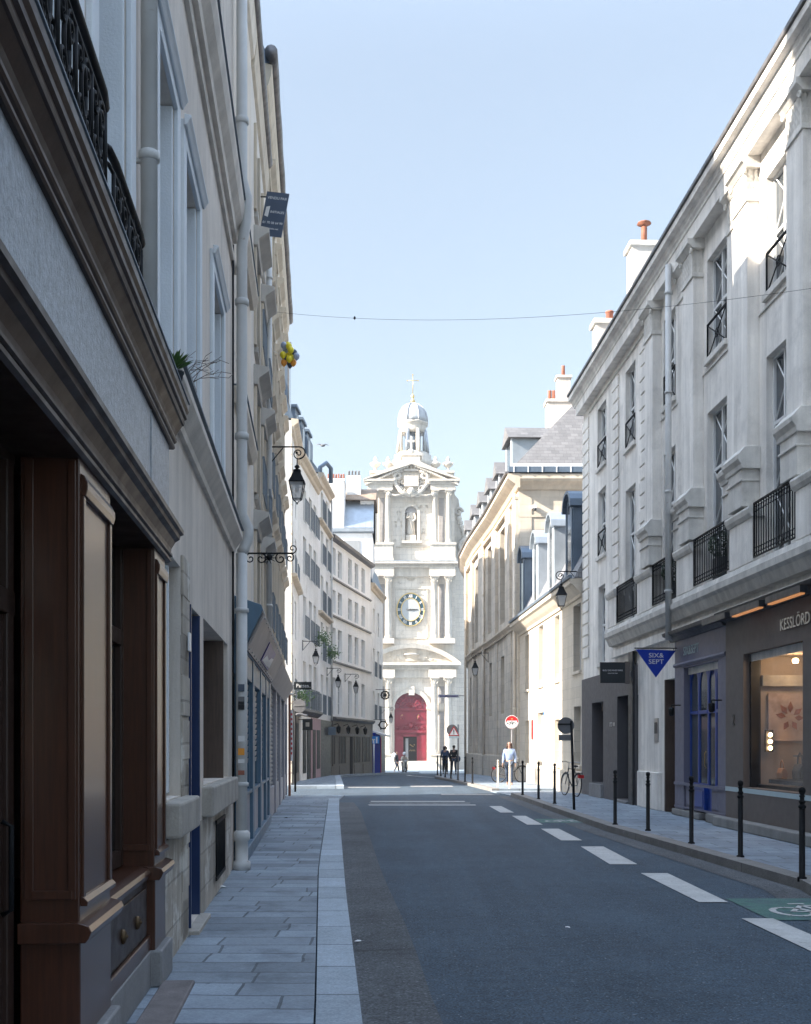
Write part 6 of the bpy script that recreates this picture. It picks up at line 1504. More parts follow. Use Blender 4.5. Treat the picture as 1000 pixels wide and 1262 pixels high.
for k in range(8):
    a = pi/8+k*pi/4; mb.tube([(lx+lr(r_)*cos(a), LV+lr(r_)*sin(a), lz(y)) for r_, y in ((19.2, 521.5), (18.8, 517), (17, 510), (13.2, 503.3), (8.1, 499.3), (3, 497.8))], .12, 5)
mb.build('dome_ribs', M.lead, do)
MB(H).lathe([(.30, 0), (.36, .25), (.18, .5), (.16, .7), (.30, .9), (.12, 1.15), (.06, 1.3)], (lx, LV, lz(496.5)), 10).tube([(lx, LV, lz(487)), (lx, LV, lz(461.5))], .055, 6).tube([(lx-.75, LV, lz(469)), (lx+.75, LV, lz(469))], .05, 6).ball((lx-.75, LV, lz(469)), .1, 6).ball((lx+.75, LV, lz(469)), .1, 6).ball((lx, LV, lz(461.5)), .1, 6).build('dome_cross', M.gold, do)
# steps
mb = MB(H)
for k in range(7): cbox(478-k, 536+k, 938.2+k*1.55, 951, 0, 1.8+.35*k, mb)
mb.build('steps', M.church_trim, Q)
# ================================================================ SIGNS AND SMALL THINGS
def pole(mb, x, y, z0, z1, r=.03): mb.tube([(x, y, z0), (x, y, z1)], r, 8); return mb
def disc(mb, c, r, t=.02, n=24, sx=1.):
    return mb.add([(c[0]+sx*r*cos(2*pi*k/n), c[1]+s_, c[2]+r*sin(2*pi*k/n)) for s_ in (-t/2, t/2) for k in range(n)], [(k, (k+1) % n, n+(k+1) % n, n+k) for k in range(n)]+[tuple(range(n)), tuple(n+k for k in range(n))])
def at(x, y, dz=0.):   # ground point under a pixel
    lo, hi = 3., 140.
    for _ in range(50):
        m_ = (lo+hi)/2
        if HZ+(CH-gz(m_)-dz)*FPX/m_ > y: lo = m_
        else: hi = m_
    return Vector(((x-CX)/FPX*lo, lo, gz(lo)+dz))
# tall leaning post with the back of a round sign
P = at(708, 998, .12); s_ = root('sign_post', 'leaning black post carrying the grey back of a round sign, beside the bicycle', 'sign', P)
MB().tube([P, P+Vector((-.07, 0, 2.13))], .032, 10).build('post', M.iron, s_)
T_ = P+Vector((-.2, 0, 2.02)); disc(MB(), T_, .20, .02, 28).build('disc', M.sign_grey, s_)
MB().box(T_.x-.17, T_.x+.14, T_.y-.012, T_.y+.012, T_.z-.36, T_.z-.22).build('lower_plate', M.sign_grey, s_)
MB().box(T_.x-.2, T_.x+.14, T_.y-.03, T_.y-.012, T_.z+.02, T_.z+.05).build('clamp', M.iron, s_)
# altered no entry sign
P = at(630.5, 968, .11); P.y += 1.2; s_ = root('no_entry_sign', 'round red no entry sign with black drawn figures above the walking woman', 'sign', P)
Y_ = P.y; zc = zat(890, Y_); xc = (631-CX)/FPX*Y_
MB().tube([(xc, Y_, P.z), (xc, Y_, zc+.1)], .028, 8).build('post', M.sign_grey, s_)
d = disc(MB(), (xc, Y_-.04, zc), .268, .02, 32).build('rim', M.sign_white, s_)
disc(MB(), (xc, Y_-.052, zc), .25, .01, 32).build('face', M.red_sign, d)
MB().puz([(xc+.235*cos(t), zc-.02+.0+.215*sin(t)) for t in [pi+k*pi/12 for k in range(13)]], Y_-.064, Y_-.058).box(xc-.20, xc+.20, Y_-.0635, Y_-.0585, zc-.02, zc+.05).build('bar', M.sign_white, d)
mb = MB(); q = (xc, Y_-.07, zc)
mb.tube([(xc-.16, q[1], zc+.03), (xc-.08, q[1], zc-.02), (xc+.0, q[1], zc+.02), (xc+.10, q[1], zc-.03), (xc+.17, q[1], zc-.06)], .014, 6).ball((xc+.03, q[1], zc-.07), .035, 8, sy=.2).tube([(xc-.05, q[1], zc-.03), (xc-.10, q[1], zc-.1), (xc-.15, q[1], zc-.08)], .012, 6).ball((xc-.17, q[1], zc-.045), .03, 8, sy=.2)
mb.build('drawn_figures', M.sign_black, d)
MB().box(xc-.035, xc+.035, Y_-.064, Y_-.058, zc+.10, zc+.15).build('badge', M.gold, d)
# warning triangle, far right
P = at(565, 962, .11); s_ = root('warning_sign', 'triangular warning sign with an exclamation mark over a pale blue plate, by the far pavement', 'sign', P)
Y_ = P.y; q = lambda x, y: ((x-CX)/FPX*Y_, zat(y, Y_))
x0, z0 = q(565, 960)
MB().tube([(x0, Y_, P.z), (x0, Y_, q(0, 893)[1])], .03, 8).build('post', M.sign_grey, s_)
disc(MB(), (q(557.5, 899)[0], Y_+.03, q(0, 900)[1]), .25, .02, 24).build('disc', M.sign_grey, s_)
def tri(mb, sc_, v): 
    cx_, cz__ = q(559.5, 902.5); pts = [(cx_+.29*sc_*cos(a), cz__-.02+.29*sc_*sin(a)) for a in (pi/2, pi/2+2*pi/3, pi/2+4*pi/3)]
    return mb.add([(x, Y_+v+t, z) for t in (-.005, .005) for x, z in pts], [(0, 1, 2), (3, 4, 5), (0, 1, 4, 3), (1, 2, 5, 4), (2, 0, 3, 5)])
tr = tri(MB(), 1.0, -.03).build('triangle', M.red_sign, s_); tri(MB(), .74, -.042).build('face', M.sign_white, tr)
cx_, cz__ = q(559.5, 902.5)
MB().box(cx_-.02, cx_+.02, Y_-.055, Y_-.049, cz__-.02, cz__+.12).box(cx_-.02, cx_+.02, Y_-.055, Y_-.049, cz__-.09, cz__-.05).build('exclamation_mark', M.sign_black, tr)
MB().box(q(553.5, 0)[0], q(565.5, 0)[0], Y_-.03, Y_-.015, q(0, 910)[1], q(0, 905.5)[1]).build('lower_plate', M.band_blue, s_)
# street name board across
Y_ = 71.0; a, b = (540-CX)/FPX*Y_, (571-CX)/FPX*Y_
s_ = root('street_name_board', 'long pale lilac direction board sticking out from the curved building in front of the church', 'sign', (a, Y_, 4.4))
MB().box(a, b-.25, Y_-.02, Y_+.02, zat(860, Y_), zat(856, Y_)).build('board', M.sign_white, s_)
MB().box(a+.1, b-.3, Y_-.03, Y_-.021, zat(858.7, Y_), zat(857.2, Y_)).build('lettering', M.violet, s_); MB().tube([(b-.25, Y_, zat(857.6, Y_)), (b+.15, Y_, zat(857.6, Y_))], .02, 5).build('bracket', M.iron, s_)
# blue crossing sign on the left
P = at(461, 955.5, .1); s_ = root('blue_road_sign', 'square blue road sign on a pale pole in front of the cobalt banner', 'sign', P)
Y_ = P.y
MB().tube([P, (P.x, P.y, zat(908, Y_))], .035, 8).build('post', M.sign_white, s_)
bx = MB().box((459-CX)/FPX*Y_, (467.5-CX)/FPX*Y_, Y_-.04, Y_-.02, zat(916.5, Y_), zat(907.5, Y_)).build('plate', M.sign_blue2, s_)
xm = (463.2-CX)/FPX*Y_; zm = zat(912, Y_)
MB().box(xm+.02, xm+.10, Y_-.05, Y_-.041, zm-.18, zm+.16).box(xm-.15, xm-.08, Y_-.05, Y_-.041, zm-.18, zm+.05).box(xm-.19, xm-.03, Y_-.05, Y_-.041, zm-.01, zm+.05).build('symbol', M.sign_white, bx)
# black "Pattes" sign, rusty banner post, round sign backs on the left corner
Y_ = 37.2; q3 = lambda x, y: Vector(((x-CX)/FPX*Y_, Y_, zat(y, Y_)))
s_ = root('black_shop_sign', 'small black sign board with white lettering projecting at the left corner', 'sign', q3(362, 845))
a, b = q3(362.5, 850), q3(384, 840.5)
bd = MB().box(a.x, b.x, Y_-.03, Y_+.03, a.z, b.z).build('board', M.sign_black, s_)
text('Pattes...', .17, Vector((a.x+.07, Y_-.032, a.z+.07)), (1, 0, 0), (0, 0, 1), M.letter, 'lettering', bd, .002)
MB().tube([a+Vector((-.3, 0, .12)), a+Vector((0, 0, .12))], .015, 5).build('bracket', M.iron, s_)
P = at(358.5, 980, .06); Y_ = P.y; s_ = root('banner_post', 'rusty red brown post with a pale flat cap and a sticker strip', 'post', P)
zt = zat(855, Y_)
MB().box(P.x-.075, P.x-.0, P.y-.04, P.y+.04, P.z-.05, zt-.05).build('post', M.rust, s_)
MB().box(P.x+.001, P.x+.07, P.y-.03, P.y+.03, zat(938, Y_), zat(875, Y_)).build('banner', M.letter, s_)
MB().lathe([(.02, .0), (.17, .0), (.18, .03), (.02, .08)], (P.x, P.y, zt-.05), 14).build('cap', M.cream, s_)
random.seed(2)
mb = MB()
for k in range(9): mb.box(P.x+.01, P.x+.055, P.y-.036, P.y-.031, zat(930-k*6, Y_), zat(927-k*6, Y_))
mb.build('print', M.red_sign, s_)
P = at(364, 976, .06); Y_ = P.y; s_ = root('traffic_sign', 'grey back of a large round traffic sign on a dark pole behind the rusty post', 'sign', P)
MB().tube([P, (P.x, P.y, zat(862, Y_))], .035, 8).build('post', M.iron, s_)
disc(MB(), (P.x+.14, P.y-.04, zat(870, Y_)), .23, .02, 28).build('disc', M.sign_grey, s_)
MB().box(P.x-.05, P.x+.35, P.y-.07, P.y-.051, zat(870.5, Y_), zat(869, Y_)).build('clamp', M.steel, s_)
s2 = MB(); z_ = zat(881, Y_)
s2.tube([(P.x+.03+k*.04, P.y-.05, z_+.03*sin(k*.5)) for k in range(11)], .035, 6).build('banner_plate', M.sign_grey, s_)
# dark hanging signs far left
for i, (x0, x1, y0, y1, Y_, m_, lab) in enumerate(((373, 385.5, 886, 900, 49.0, M.sign_black, 'square black hanging sign over the pale shop at the left'), (404, 414, 896, 906, 60.5, M.zinc_dk, 'dull blue hanging sign plate left of the pub front'))):
    a = ((x0-CX)/FPX*Y_, (x1-CX)/FPX*Y_)
    s_ = root('hanging_sign', lab, 'sign', (a[0], Y_, zat(y1, Y_)), None)
    b_ = MB().box(a[0], a[1], Y_-.03, Y_+.03, zat(y1, Y_), zat(y0, Y_)).build('board', m_, s_)
    xm = (a[0]+a[1])/2; zm = zat((y0+y1)/2, Y_)
    if i == 0: MB().box(xm-.08, xm+.08, Y_-.04, Y_-.031, zm-.09, zm+.09).build('emblem', M.letter_metal, b_)
    MB().tube([(a[0]-.35, Y_, zat(y0+1, Y_)), (a[1], Y_, zat(y0+1, Y_))], .02, 5).build('bracket', M.iron, s_)
# traffic cone
P = at(405.5, 954, .1); r = root('traffic_cone', 'red and white striped traffic cone on the far left pavement', 'traffic cone', P)
MB().lathe([(.16, .03), (.13, .14)], P, 14).lathe([(.11, .24), (.08, .36)], P, 14).lathe([(.055, .46), (.03, .58), (.02, .6)], P, 14).box(P.x-.2, P.x+.2, P.y-.2, P.y+.2, P.z, P.z+.03).build('cone', M.red_sign, r)
MB().lathe([(.13, .14), (.11, .24)], P, 14).lathe([(.08, .36), (.055, .46)], P, 14).build('stripe', M.sign_white, r)
# overhead cable
a = FL.w(26.5, .05, zat(383, 26.5)); b = FR.w(17.0, .05, zat(350, 17.0)); mb = MB()
a.z = CH+(HZ-384)*a.y/FPX; b.z = CH+(HZ-351)*b.y/FPX
pts = []
for k in range(25):
    t = k/24; p = a.lerp(b, t); p.z -= .34*4*t*(1-t); pts.append(tuple(p))
mb.tube(pts, .0032, 5)
c = tag(mb.build('overhead_cable', M.iron, None, a), 'thin dark cable sagging across the street between the left houses and the classical building', 'cable')
pr = Vector(pts[5]); MB().lathe([(.01, -.03), (.03, 0), (.01, .04)], tuple(pr), 8).build('cable_clip', M.iron, c)
# distant bird
P = Vector(((398-CX)/FPX*60, 60, zat(549, 60))); mb = MB().ball(tuple(P), .07, 8, sx=2).tube([tuple(P), tuple(P+Vector((-.2, 0, .08))), tuple(P+Vector((-.36, 0, .02)))], .04, 5, .01).tube([tuple(P), tuple(P+Vector((.15, .1, .1))), tuple(P+Vector((.3, .2, .05)))], .04, 5, .01)
tag(mb.build('bird', M.sign_grey, None, P), 'small grey bird flying in the sky above the left rooftops', 'bird')
# ================================================================ BICYCLES
def bicycle(P, rz, label, seed=0, basket=True):
    r = root('bicycle', label, 'bicycle', (0, 0, 0)); R_ = .34
    fr = MB(); A, Bq, BB, ST, HT, HB_ = (-.52, 0, R_), (.54, 0, R_), (-.08, 0, .29), (-.22, 0, .80), (.34, 0, .84), (.40, 0, .62)
    for a, b, t in ((A, BB, .012), (A, ST, .010), (BB, ST, .016), (ST, HT, .016), (BB, HB_, .018), (HT, HB_, .018)): fr.tube([a, b], t, 6)
    fr.tube([HB_, (.45, 0, .5), Bq], .014, 6); frame = fr.build('frame', M.bike, r)
    for c in (A, Bq):
        w = MB().tube([(c[0]+R_*cos(2*pi*k/24), 0, c[2]+R_*sin(2*pi*k/24)) for k in range(25)], .018, 6).build('wheel', M.rubber, r)
        sp = MB().tube([(c[0]+(R_-.025)*cos(2*pi*k/24), 0, c[2]+(R_-.025)*sin(2*pi*k/24)) for k in range(25)], .008, 5)
        for k in range(12): sp.tube([c, (c[0]+(R_-.03)*cos(2*pi*k/12), 0, c[2]+(R_-.03)*sin(2*pi*k/12))], .003, 3)
        sp.build('rim', M.steel, w)
        MB().tube([(c[0]+(R_+.03)*cos(a), 0, c[2]+(R_+.03)*sin(a)) for a in [.3+k*.22 for k in range(10)]], .022, 5).build('mudguard', M.bike, r)
    MB().lathe([(.02, 0), (.09, .02), (.08, .05), (.02, .06)], (-.25, 0, .88), 10, 1.5, .9).tube([(-.22, 0, .78), (-.24, 0, .89)], .012, 6).build('saddle', M.blackcl, r)
    MB().tube([HT, (.30, 0, 1.0), (.34, .12, 1.05), (.22, .28, 1.03), (.12, .29, 1.02)], .012, 6).tube([(.30, 0, 1.0), (.34, -.12, 1.05), (.22, -.28, 1.03), (.12, -.29, 1.02)], .012, 6).build('handlebar', M.steel, r)
    MB().tube([(-.08, .08, .29), (-.08, .08, .14), (-.08, .14, .14)], .010, 5).tube([(-.08, -.08, .29), (-.08, -.08, .44), (-.08, -.14, .44)], .010, 5).lathe([(.09, -.005), (.09, .005)], (-.08, .05, .29), 12).build('crank', M.steel, r)
    MB().box(-.72, -.30, -.07, .07, .70, .72).tube([(-.62, .06, .7), A], .006, 4).tube([(-.62, -.06, .7), A], .006, 4).build('luggage_rack', M.bike, r)
    MB().box(-.80, -.74, -.09, .09, .56, .66).build('rear_light', M.red_sign, r)
    r.location = P; r.rotation_euler = (R(4), 0, rz); return r
P = at(703.5, 981, .12)
bicycle(P, R(-78)+pi, 'dark bicycle parked beside the low building, behind the leaning sign post')
P = at(628, 967, .1); bicycle(Vector((P.x+.25, P.y+2.4, .1)), R(20), 'dark bicycle standing against the wall behind the walking woman')
# ================================================================ PEOPLE
def skin_mesh(name, nodes, edges, m, par, sub=1):
    """nodes: name -> ((x,y,z), r or (rx,ry)); one continuous skinned surface"""
    ks = list(nodes); me = bpy.data.meshes.new(name)
    me.from_pydata([nodes[k][0] for k in ks], [(ks.index(a), ks.index(b)) for a, b in edges], [])
    o = bpy.data.objects.new(name, me); COL.objects.link(o)
    md = o.modifiers.new('s', 'SKIN'); md.use_smooth_shade = True
    for i, k in enumerate(ks):
        r_ = nodes[k][1]; me.skin_vertices[0].data[i].radius = r_ if isinstance(r_, tuple) else (r_, r_)
    me.skin_vertices[0].data[0].use_root = True
    if sub: sb = o.modifiers.new('d', 'SUBSURF'); sb.levels = sub; sb.render_levels = sub
    dg = bpy.context.evaluated_depsgraph_get(); dg.update()
    m2 = bpy.data.meshes.new_from_object(o.evaluated_get(dg)); bpy.data.objects.remove(o)
    m2.materials.clear(); m2.materials.append(m); m2.name = name
    o = bpy.data.objects.new(name, m2); COL.objects.link(o); o.parent = par; ORG[o] = Vector((0, 0, 0)); return o
def person(label, P, rz, top, bottom, hair, shoe, J, longhair=False, sc=1., coat=False, skirt=False, sleeves=True, helmet=None):
    """J: joints in metres, facing -Y, origin between the feet"""
    r = root('person', label, 'person', (0, 0, 0))
    g = lambda k: Vector(J[k])
    N_ = {'pel': (g('pel'), (.13, .10)), 'wa': (g('wa'), (.12, .09)), 'ch': (g('ch'), (.145, .10)), 'nb': (g('nb'), .055), 'nk': (g('nk'), .050),
          'hd0': (g('hd')+Vector((0, .0, -.06)), (.062, .075)), 'hd1': (g('hd')+Vector((0, .01, .05)), (.075, .092)), 'hd2': (g('hd')+Vector((0, .01, .11)), (.055, .065))}
    E = [('pel', 'wa'), ('wa', 'ch'), ('ch', 'nb'), ('nb', 'nk'), ('nk', 'hd0'), ('hd0', 'hd1'), ('hd1', 'hd2')]
    for s_ in 'lr':
        sg = 1 if s_ == 'l' else -1
        N_['hp'+s_] = (g('pel')+Vector((sg*.09, 0, -.03)), .085); N_['kn'+s_] = (g('kn'+s_), .055); N_['cf'+s_] = (g('kn'+s_).lerp(g('an'+s_), .3)+Vector((0, .01, 0)), .054)
        N_['an'+s_] = (g('an'+s_), .036); N_['to'+s_] = (g('to'+s_), .035)
        E += [('pel', 'hp'+s_), ('hp'+s_, 'kn'+s_), ('kn'+s_, 'cf'+s_), ('cf'+s_, 'an'+s_), ('an'+s_, 'to'+s_)]
        N_['sh'+s_] = (g('sh'+s_), .055); N_['el'+s_] = (g('el'+s_), .040); N_['wr'+s_] = (g('wr'+s_), .026)
        E += [('ch', 'sh'+s_), ('sh'+s_, 'el'+s_), ('el'+s_, 'wr'+s_)]
        d = (g('wr'+s_)-g('el'+s_)).normalized(); sd = d.cross(Vector((1, 0, 0))); sd = sd.normalized() if sd.length > .1 else Vector((0, 1, 0))
        pm = g('wr'+s_)+d*.06; N_['pm'+s_] = (pm, (.034, .020)); E += [('wr'+s_, 'pm'+s_)]
        for k in range(4):
            off = sd*(.024-.016*k); ln = (.07, .08, .075, .058)[k]; a = pm+off+d*.035; b = a+d*ln*.5; c = b+d*ln*.45+Vector((-sg*.015, -.008, 0))
            for nm, p, rr in (('a', a, .0095), ('b', b, .0085), ('c', c, .0075)): N_[f'f{k}{nm}{s_}'] = (p, rr)
            E += [('pm'+s_, f'f{k}a{s_}'), (f'f{k}a{s_}', f'f{k}b{s_}'), (f'f{k}b{s_}', f'f{k}c{s_}')]
        t0 = g('wr'+s_)+d*.035+sd*.035; t1 = t0+d*.03+sd*.018; N_['t0'+s_] = (t0, .011); N_['t1'+s_] = (t1+d*.02, .009); E += [('pm'+s_, 't0'+s_), ('t0'+s_, 't1'+s_)]
    bd = skin_mesh('body', N_, E, M.skin, r)
    h = g('hd')
    MB().lathe([(.002, -.02), (.014, -.012), (.010, .02), (.004, .035)], (h.x, h.y-.088, h.z-.005), 6).build('nose', M.skin, bd)
    for sx_ in (-1, 1):
        MB().ball((h.x+sx_*.03, h.y-.080, h.z+.025), .010, 6).build('eye', M.sign_black, bd); MB().ball((h.x+sx_*.076, h.y+.005, h.z+.01), .02, 6, sx=.4).build('ear', M.skin, bd)
    MB().box(h.x-.022, h.x+.022, h.y-.082, h.y-.072, h.z-.052, h.z-.044).build('mouth', M.red_sign, bd)
    T = {'pel': (g('pel')+Vector((0, 0, .02)), (.155, .120)), 'wa': (g('wa'), (.145, .112)), 'ch': (g('ch'), (.170, .120)), 'nb': (g('nb')-Vector((0, 0, .02)), .078)}
    if coat: T['pel'] = (g('pel'), (.18, .14))
    TE = [('pel', 'wa'), ('wa', 'ch'), ('ch', 'nb')]
    if coat: T['hem'] = (g('pel')+Vector((0, .02, -.28)), (.20, .16)); TE.append(('pel', 'hem'))
    for s_ in 'lr':
        T['sh'+s_] = (g('sh'+s_), .074); T['el'+s_] = (g('el'+s_), .058); T['cu'+s_] = (g('wr'+s_), .042)
        TE += [('ch', 'sh'+s_), ('sh'+s_, 'el'+s_), ('el'+s_, 'cu'+s_)]
    skin_mesh('coat' if coat else 'shirt', T, TE, top, r)
    L = {'pel': (g('pel')+Vector((0, 0, 0)), (.145, .112))}; LE_ = []
    for s_ in 'lr':
        sg = 1 if s_ == 'l' else -1
        L['hp'+s_] = (g('pel')+Vector((sg*.09, 0, -.05)), .098); L['kn'+s_] = (g('kn'+s_), .072); L['an'+s_] = (g('an'+s_)+Vector((0, 0, .04)), .056)
        LE_ += [('pel', 'hp'+s_), ('hp'+s_, 'kn'+s_), ('kn'+s_, 'an'+s_)]
    skin_mesh('trousers', L, LE_, bottom, r)
    for s_ in 'lr':
        a, t = g('an'+s_), g('to'+s_)
        skin_mesh('shoe', {'a': (a+Vector((0, .03, -.01)), .045), 'b': (a.lerp(t, .5)-Vector((0, 0, .01)), .045), 'c': (t, .036)}, [('a', 'b'), ('b', 'c')], shoe, r)
    if helmet: MB().ball((h.x, h.y+.01, h.z+.06), .135, 14).build('helmet', helmet, r)
    else:
        HN = {'t': (h+Vector((0, .035, .105)), (.10, .105)), 'b': (h+Vector((0, .075, .02)), (.10, .075)), 'n': (h+Vector((0, .075, -.06)), (.07, .04))}
        HE = [('t', 'b'), ('b', 'n')]
        if longhair: HN['l'] = (h+Vector((.02, .085, -.16)), (.06, .04)); HE.append(('n', 'l')); HN['s'] = (h+Vector((.085, .0, -.02)), .04); HN['s2'] = (h+Vector((.10, -.01, -.16)), .038); HE += [('t', 's'), ('s', 's2')]; HN['q'] = (h+Vector((-.085, .01, -.02)), .04); HN['q2'] = (h+Vector((-.10, .0, -.16)), .038); HE += [('t', 'q'), ('q', 'q2')]
        skin_mesh('hair', HN, HE, hair, r)
    r.location = P; r.rotation_euler = (0, 0, rz); r.scale = (sc,)*3; return r
WALK = dict(pel=(0, 0, .93), wa=(0, .0, 1.08), ch=(0, 0, 1.28), nb=(0, 0, 1.44), nk=(0, -.01, 1.50), hd=(0, -.02, 1.60),
            knl=(.10, -.10, .50), anl=(.11, -.16, .08), tol=(.12, -.30, .045), knr=(-.09, -.02, .50), anr=(-.09, .18, .11), tor=(-.09, .07, .035),
            shl=(.18, .0, 1.38), ell=(.225, .05, 1.12), wrl=(.24, -.04, .88), shr=(-.18, 0, 1.38), elr=(-.225, .04, 1.12), wrr=(-.24, -.10, .88))
P = at(628, 969, .05)
w = person('woman in pale blue shirt and jeans walking towards the camera beside the cream bollards', P, R(-12), M.shirt, M.jeans, M.hair_br, M.tan, WALK, True, 1.02)
AW = dict(WALK); AW.update(knl=(.10, -.03, .50), anl=(.10, .12, .12), tol=(.10, .0, .05), knr=(-.10, -.10, .50), anr=(-.10, -.15, .08), tor=(-.10, -.29, .04), wrl=(.26, -.10, .92), wrr=(-.26, -.1, .92))
P1 = at(548.6, 955, .11); P1.x = (548.8-CX)/FPX*P1.y
person('left of the couple seen from behind, in a long blue coat', P1, R(172), M.navy, M.blackcl, M.hair_dk, M.blackcl, AW, True, .95, coat=True)
person('right of the couple seen from behind, in a dark jacket with a blue bag', P1+Vector((.50, .25, 0)), R(186), M.blackcl, M.jeans, M.hair_dk, M.blackcl, WALK, False, .96)
b_ = P1+Vector((.72, .35, .88)); tag(MB().ball(tuple(b_), .16, 10, sy=.6, sz=1.2).tube([tuple(b_+Vector((-.05, 0, .15))), tuple(b_+Vector((-.10, 0, .55)))], .012, 5).build('shoulder_bag', M.navy, None, b_), 'dark blue bag on the hip of the right-hand walker', 'bag')
# pair by the church: one standing, one on a scooter
P2 = at(489, 952.5, 0.0); P2.x = (489-CX)/FPX*P2.y
person('person standing in dark clothes with a pale pack, left of the church door', P2, R(70), M.blackcl, M.jeans, M.hair_dk, M.blackcl, WALK, False, .98, coat=True)
MB_ = MB().ball((P2.x-.18, P2.y, P2.z+1.35), .2, 10, sy=.8, sz=1.2); tag(MB_.build('backpack', M.sign_white, None, P2+Vector((-.2, 0, 1.3))), 'pale backpack on the person standing left of the church door', 'bag')
SIT = dict(pel=(0, .1, .80), wa=(0, .08, .94), ch=(0, .0, 1.14), nb=(0, -.03, 1.30), nk=(0, -.05, 1.35), hd=(0, -.07, 1.45),
           knl=(.14, -.30, .68), anl=(.17, -.24, .28), tol=(.17, -.38, .24), knr=(-.14, -.30, .68), anr=(-.17, -.24, .28), tor=(-.17, -.38, .24),
           shl=(.18, .0, 1.23), ell=(.26, -.18, 1.02), wrl=(.24, -.42, .98), shr=(-.18, 0, 1.23), elr=(-.26, -.18, 1.02), wrr=(-.24, -.42, .98))
P3 = at(498.5, 953.5, 0.0); P3.x = (498.5-CX)/FPX*P3.y
person('rider in light clothes and pale helmet sitting on the scooter by the church', P3, R(10), M.cream, M.blackcl, M.hair_br, M.blackcl, SIT, False, .95, helmet=M.sign_white)
s_ = root('scooter', 'light motor scooter with its rider stopped in front of the church steps', 'scooter', (0, 0, 0))
for y in (-.55, .55):
    w_ = MB().tube([(0, y+.22*cos(2*pi*k/20), .26+.22*sin(2*pi*k/20)) for k in range(21)], .05, 8).build('wheel', M.rubber, s_); MB().tube([(-.04, y, .26), (.04, y, .26)], .1, 10).build('rim', M.steel, w_)
MB().prism([(0, 0)], 0, 1) if False else None
sk = MB(); sk.add([(sx_*w2, y, z) for sx_ in (-1, 1) for y, z, w2 in ((-.35, .3, .12), (.1, .26, .14), (.2, .5, .17), (.8, .62, .15), (.85, .78, .1), (.1, .76, .14), (.02, .40, .16), (-.30, .42, .14))], [tuple(range(8)), tuple(range(8, 16))]+[(i, (i+1) % 8, 8+(i+1) % 8, 8+i) for i in range(8)])
sk.build('body', M.cream, s_, bevel=.03)
MB().add([(sx_*w2, y, z) for sx_ in (-1, 1) for y, z, w2 in ((-.42, .35, .10), (-.30, .35, .10), (-.36, .95, .18), (-.46, .95, .16))], [(0, 1, 2, 3), (4, 5, 6, 7), (0, 1, 5, 4), (1, 2, 6, 5), (2, 3, 7, 6), (3, 0, 4, 7)]).build('leg_shield', M.cream, s_, bevel=.02)
MB().tube([(0, -.55, .26), (0, -.42, .95)], .03, 6).tube([(-.3, -.34, 1.0), (0, -.42, .98), (.3, -.34, 1.0)], .015, 6).build('handlebar', M.shop_dk, s_)
MB().ball((0, -.48, .88), .07, 8).build('headlight', M.steel, s_); MB().box(-.13, .13, .05, .75, .77, .83).build('seat', M.blackcl, s_, bevel=.02)
s_.location = P3; s_.rotation_euler = (0, 0, R(10))
# shoulder strap / dark bag of the woman
# ================================================================ CAMERA, SUN, SKY
cam = bpy.data.cameras.new('camera'); co = bpy.data.objects.new('camera', cam); COL.objects.link(co); SC.camera = co
co.location = (0, 0, CH); co.rotation_euler = (pi/2, 0, 0)
cam.sensor_fit = 'HORIZONTAL'; cam.sensor_width = 36; cam.lens = 36*FPX/1000; cam.clip_end = 3000; cam.clip_start = .05
cam.shift_x = 0; cam.shift_y = (HZ-631)/1000
EL = R(29); hz_ = Vector((-.952, -.306)); SD = Vector((hz_.x*cos(EL), hz_.y*cos(EL), sin(EL)))
sun = bpy.data.lights.new('sun', 'SUN'); sun.energy = 3.2; sun.angle = R(.55); sun.color = (1, .91, .79)
so = bpy.data.objects.new('sun', sun); COL.objects.link(so); so.rotation_euler = SD.to_track_quat('Z', 'Y').to_euler(); so.location = (-20, -10, 40)
W_ = bpy.data.worlds.new('World'); SC.world = W_; W_.use_nodes = True
nt = W_.node_tree; bg = nt.nodes['Background']; sk = nt.nodes.new('ShaderNodeTexSky'); sk.sky_type = 'NISHITA'; sk.sun_disc = False
sk.sun_elevation = EL; sk.sun_rotation = math.atan2(hz_.x, hz_.y); sk.altitude = 50; sk.air_density = 1.0; sk.dust_density = .6; sk.ozone_density = 1.0
bw = nt.nodes.new('ShaderNodeRGBToBW'); mx = nt.nodes.new('ShaderNodeMix'); mx.data_type = 'RGBA'; mx.inputs['Factor'].default_value = .42
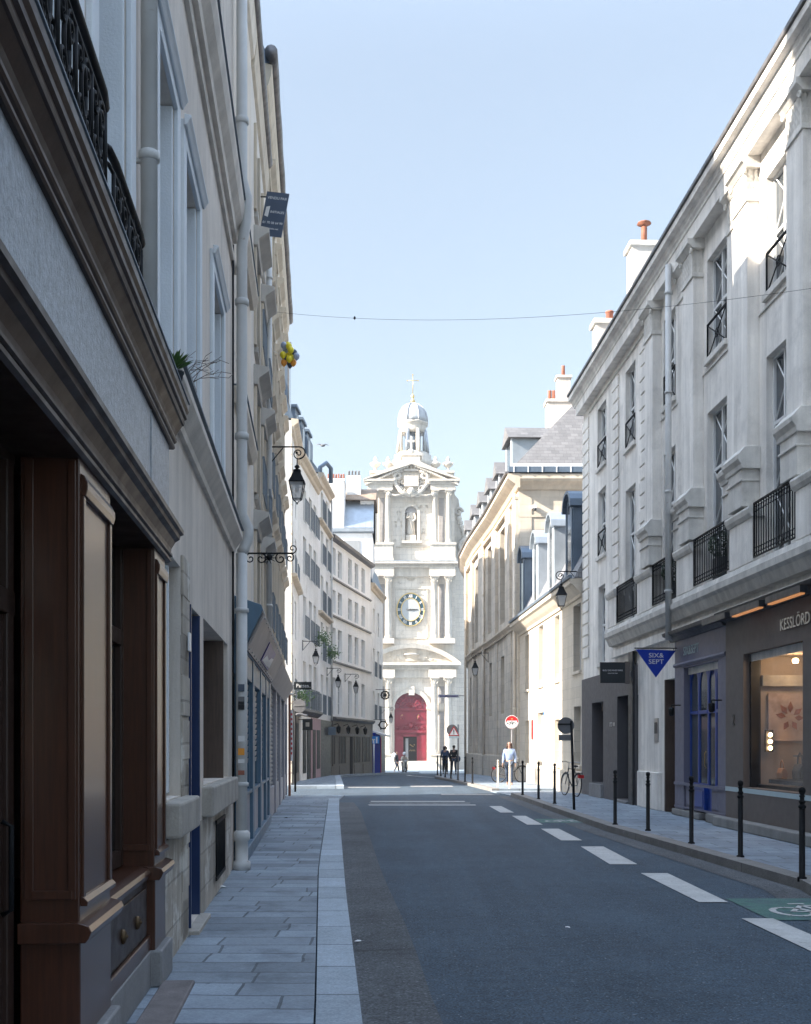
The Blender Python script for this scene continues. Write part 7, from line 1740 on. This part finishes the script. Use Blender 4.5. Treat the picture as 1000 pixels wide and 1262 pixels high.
nt.links.new(sk.outputs[0], bw.inputs[0]); nt.links.new(sk.outputs[0], mx.inputs['A']); nt.links.new(bw.outputs[0], mx.inputs['B']); wb = nt.nodes.new('ShaderNodeVectorMath'); wb.operation = 'MULTIPLY'; wb.inputs[1].default_value = (.99, .985, .92); nt.links.new(mx.outputs['Result'], wb.inputs[0])
tcw = nt.nodes.new('ShaderNodeTexCoord'); sep = nt.nodes.new('ShaderNodeSeparateXYZ'); nt.links.new(tcw.outputs['Generated'], sep.inputs[0])
mr = nt.nodes.new('ShaderNodeMapRange'); mr.interpolation_type = 'SMOOTHSTEP'; mr.inputs['From Min'].default_value = .50; mr.inputs['From Max'].default_value = .95; mr.inputs['To Min'].default_value = 0.; mr.inputs['To Max'].default_value = 1.6
nt.links.new(sep.outputs['Z'], mr.inputs['Value']); wv = nt.nodes.new('ShaderNodeVectorMath'); wv.operation = 'SCALE'; nt.links.new(wb.outputs[0], wv.inputs[0]); ma = nt.nodes.new('ShaderNodeMath'); ma.operation = 'MULTIPLY_ADD'; ma.inputs[1].default_value = .62; ma.inputs[2].default_value = .26; nt.links.new(sep.outputs['Z'], ma.inputs[0]); mb2 = nt.nodes.new('ShaderNodeMath'); mb2.operation = 'ADD'; nt.links.new(ma.outputs[0], mb2.inputs[0]); nt.links.new(mr.outputs[0], mb2.inputs[1]); nt.links.new(mb2.outputs[0], wv.inputs['Scale']); nt.links.new(wv.outputs[0], bg.inputs[0]); bg.inputs[1].default_value = .15
SC.view_settings.view_transform = 'Standard'; SC.view_settings.look = 'None'; SC.view_settings.gamma = 1; SC.view_settings.exposure = 2.35
SC.cycles.max_bounces = 8; SC.cycles.diffuse_bounces = 5; SC.cycles.transparent_max_bounces = 12

hz_m = bpy.data.materials.new('haze'); hz_m.use_nodes = True; hn = hz_m.node_tree; hn.nodes.clear()
ho = hn.nodes.new('ShaderNodeOutputMaterial'); pv = hn.nodes.new('ShaderNodeVolumePrincipled'); pv.inputs['Density'].default_value = .0005; pv.inputs['Color'].default_value = (.92, .95, 1, 1); pv.inputs['Anisotropy'].default_value = .1
hn.links.new(pv.outputs[0], ho.inputs['Volume'])
tag(MB().box(-60, 60, -20, 200, -4.5, 52).build('haze', hz_m, None, (0, 0, 0)), 'thin pale morning haze filling the street', None, None, 'stuff')
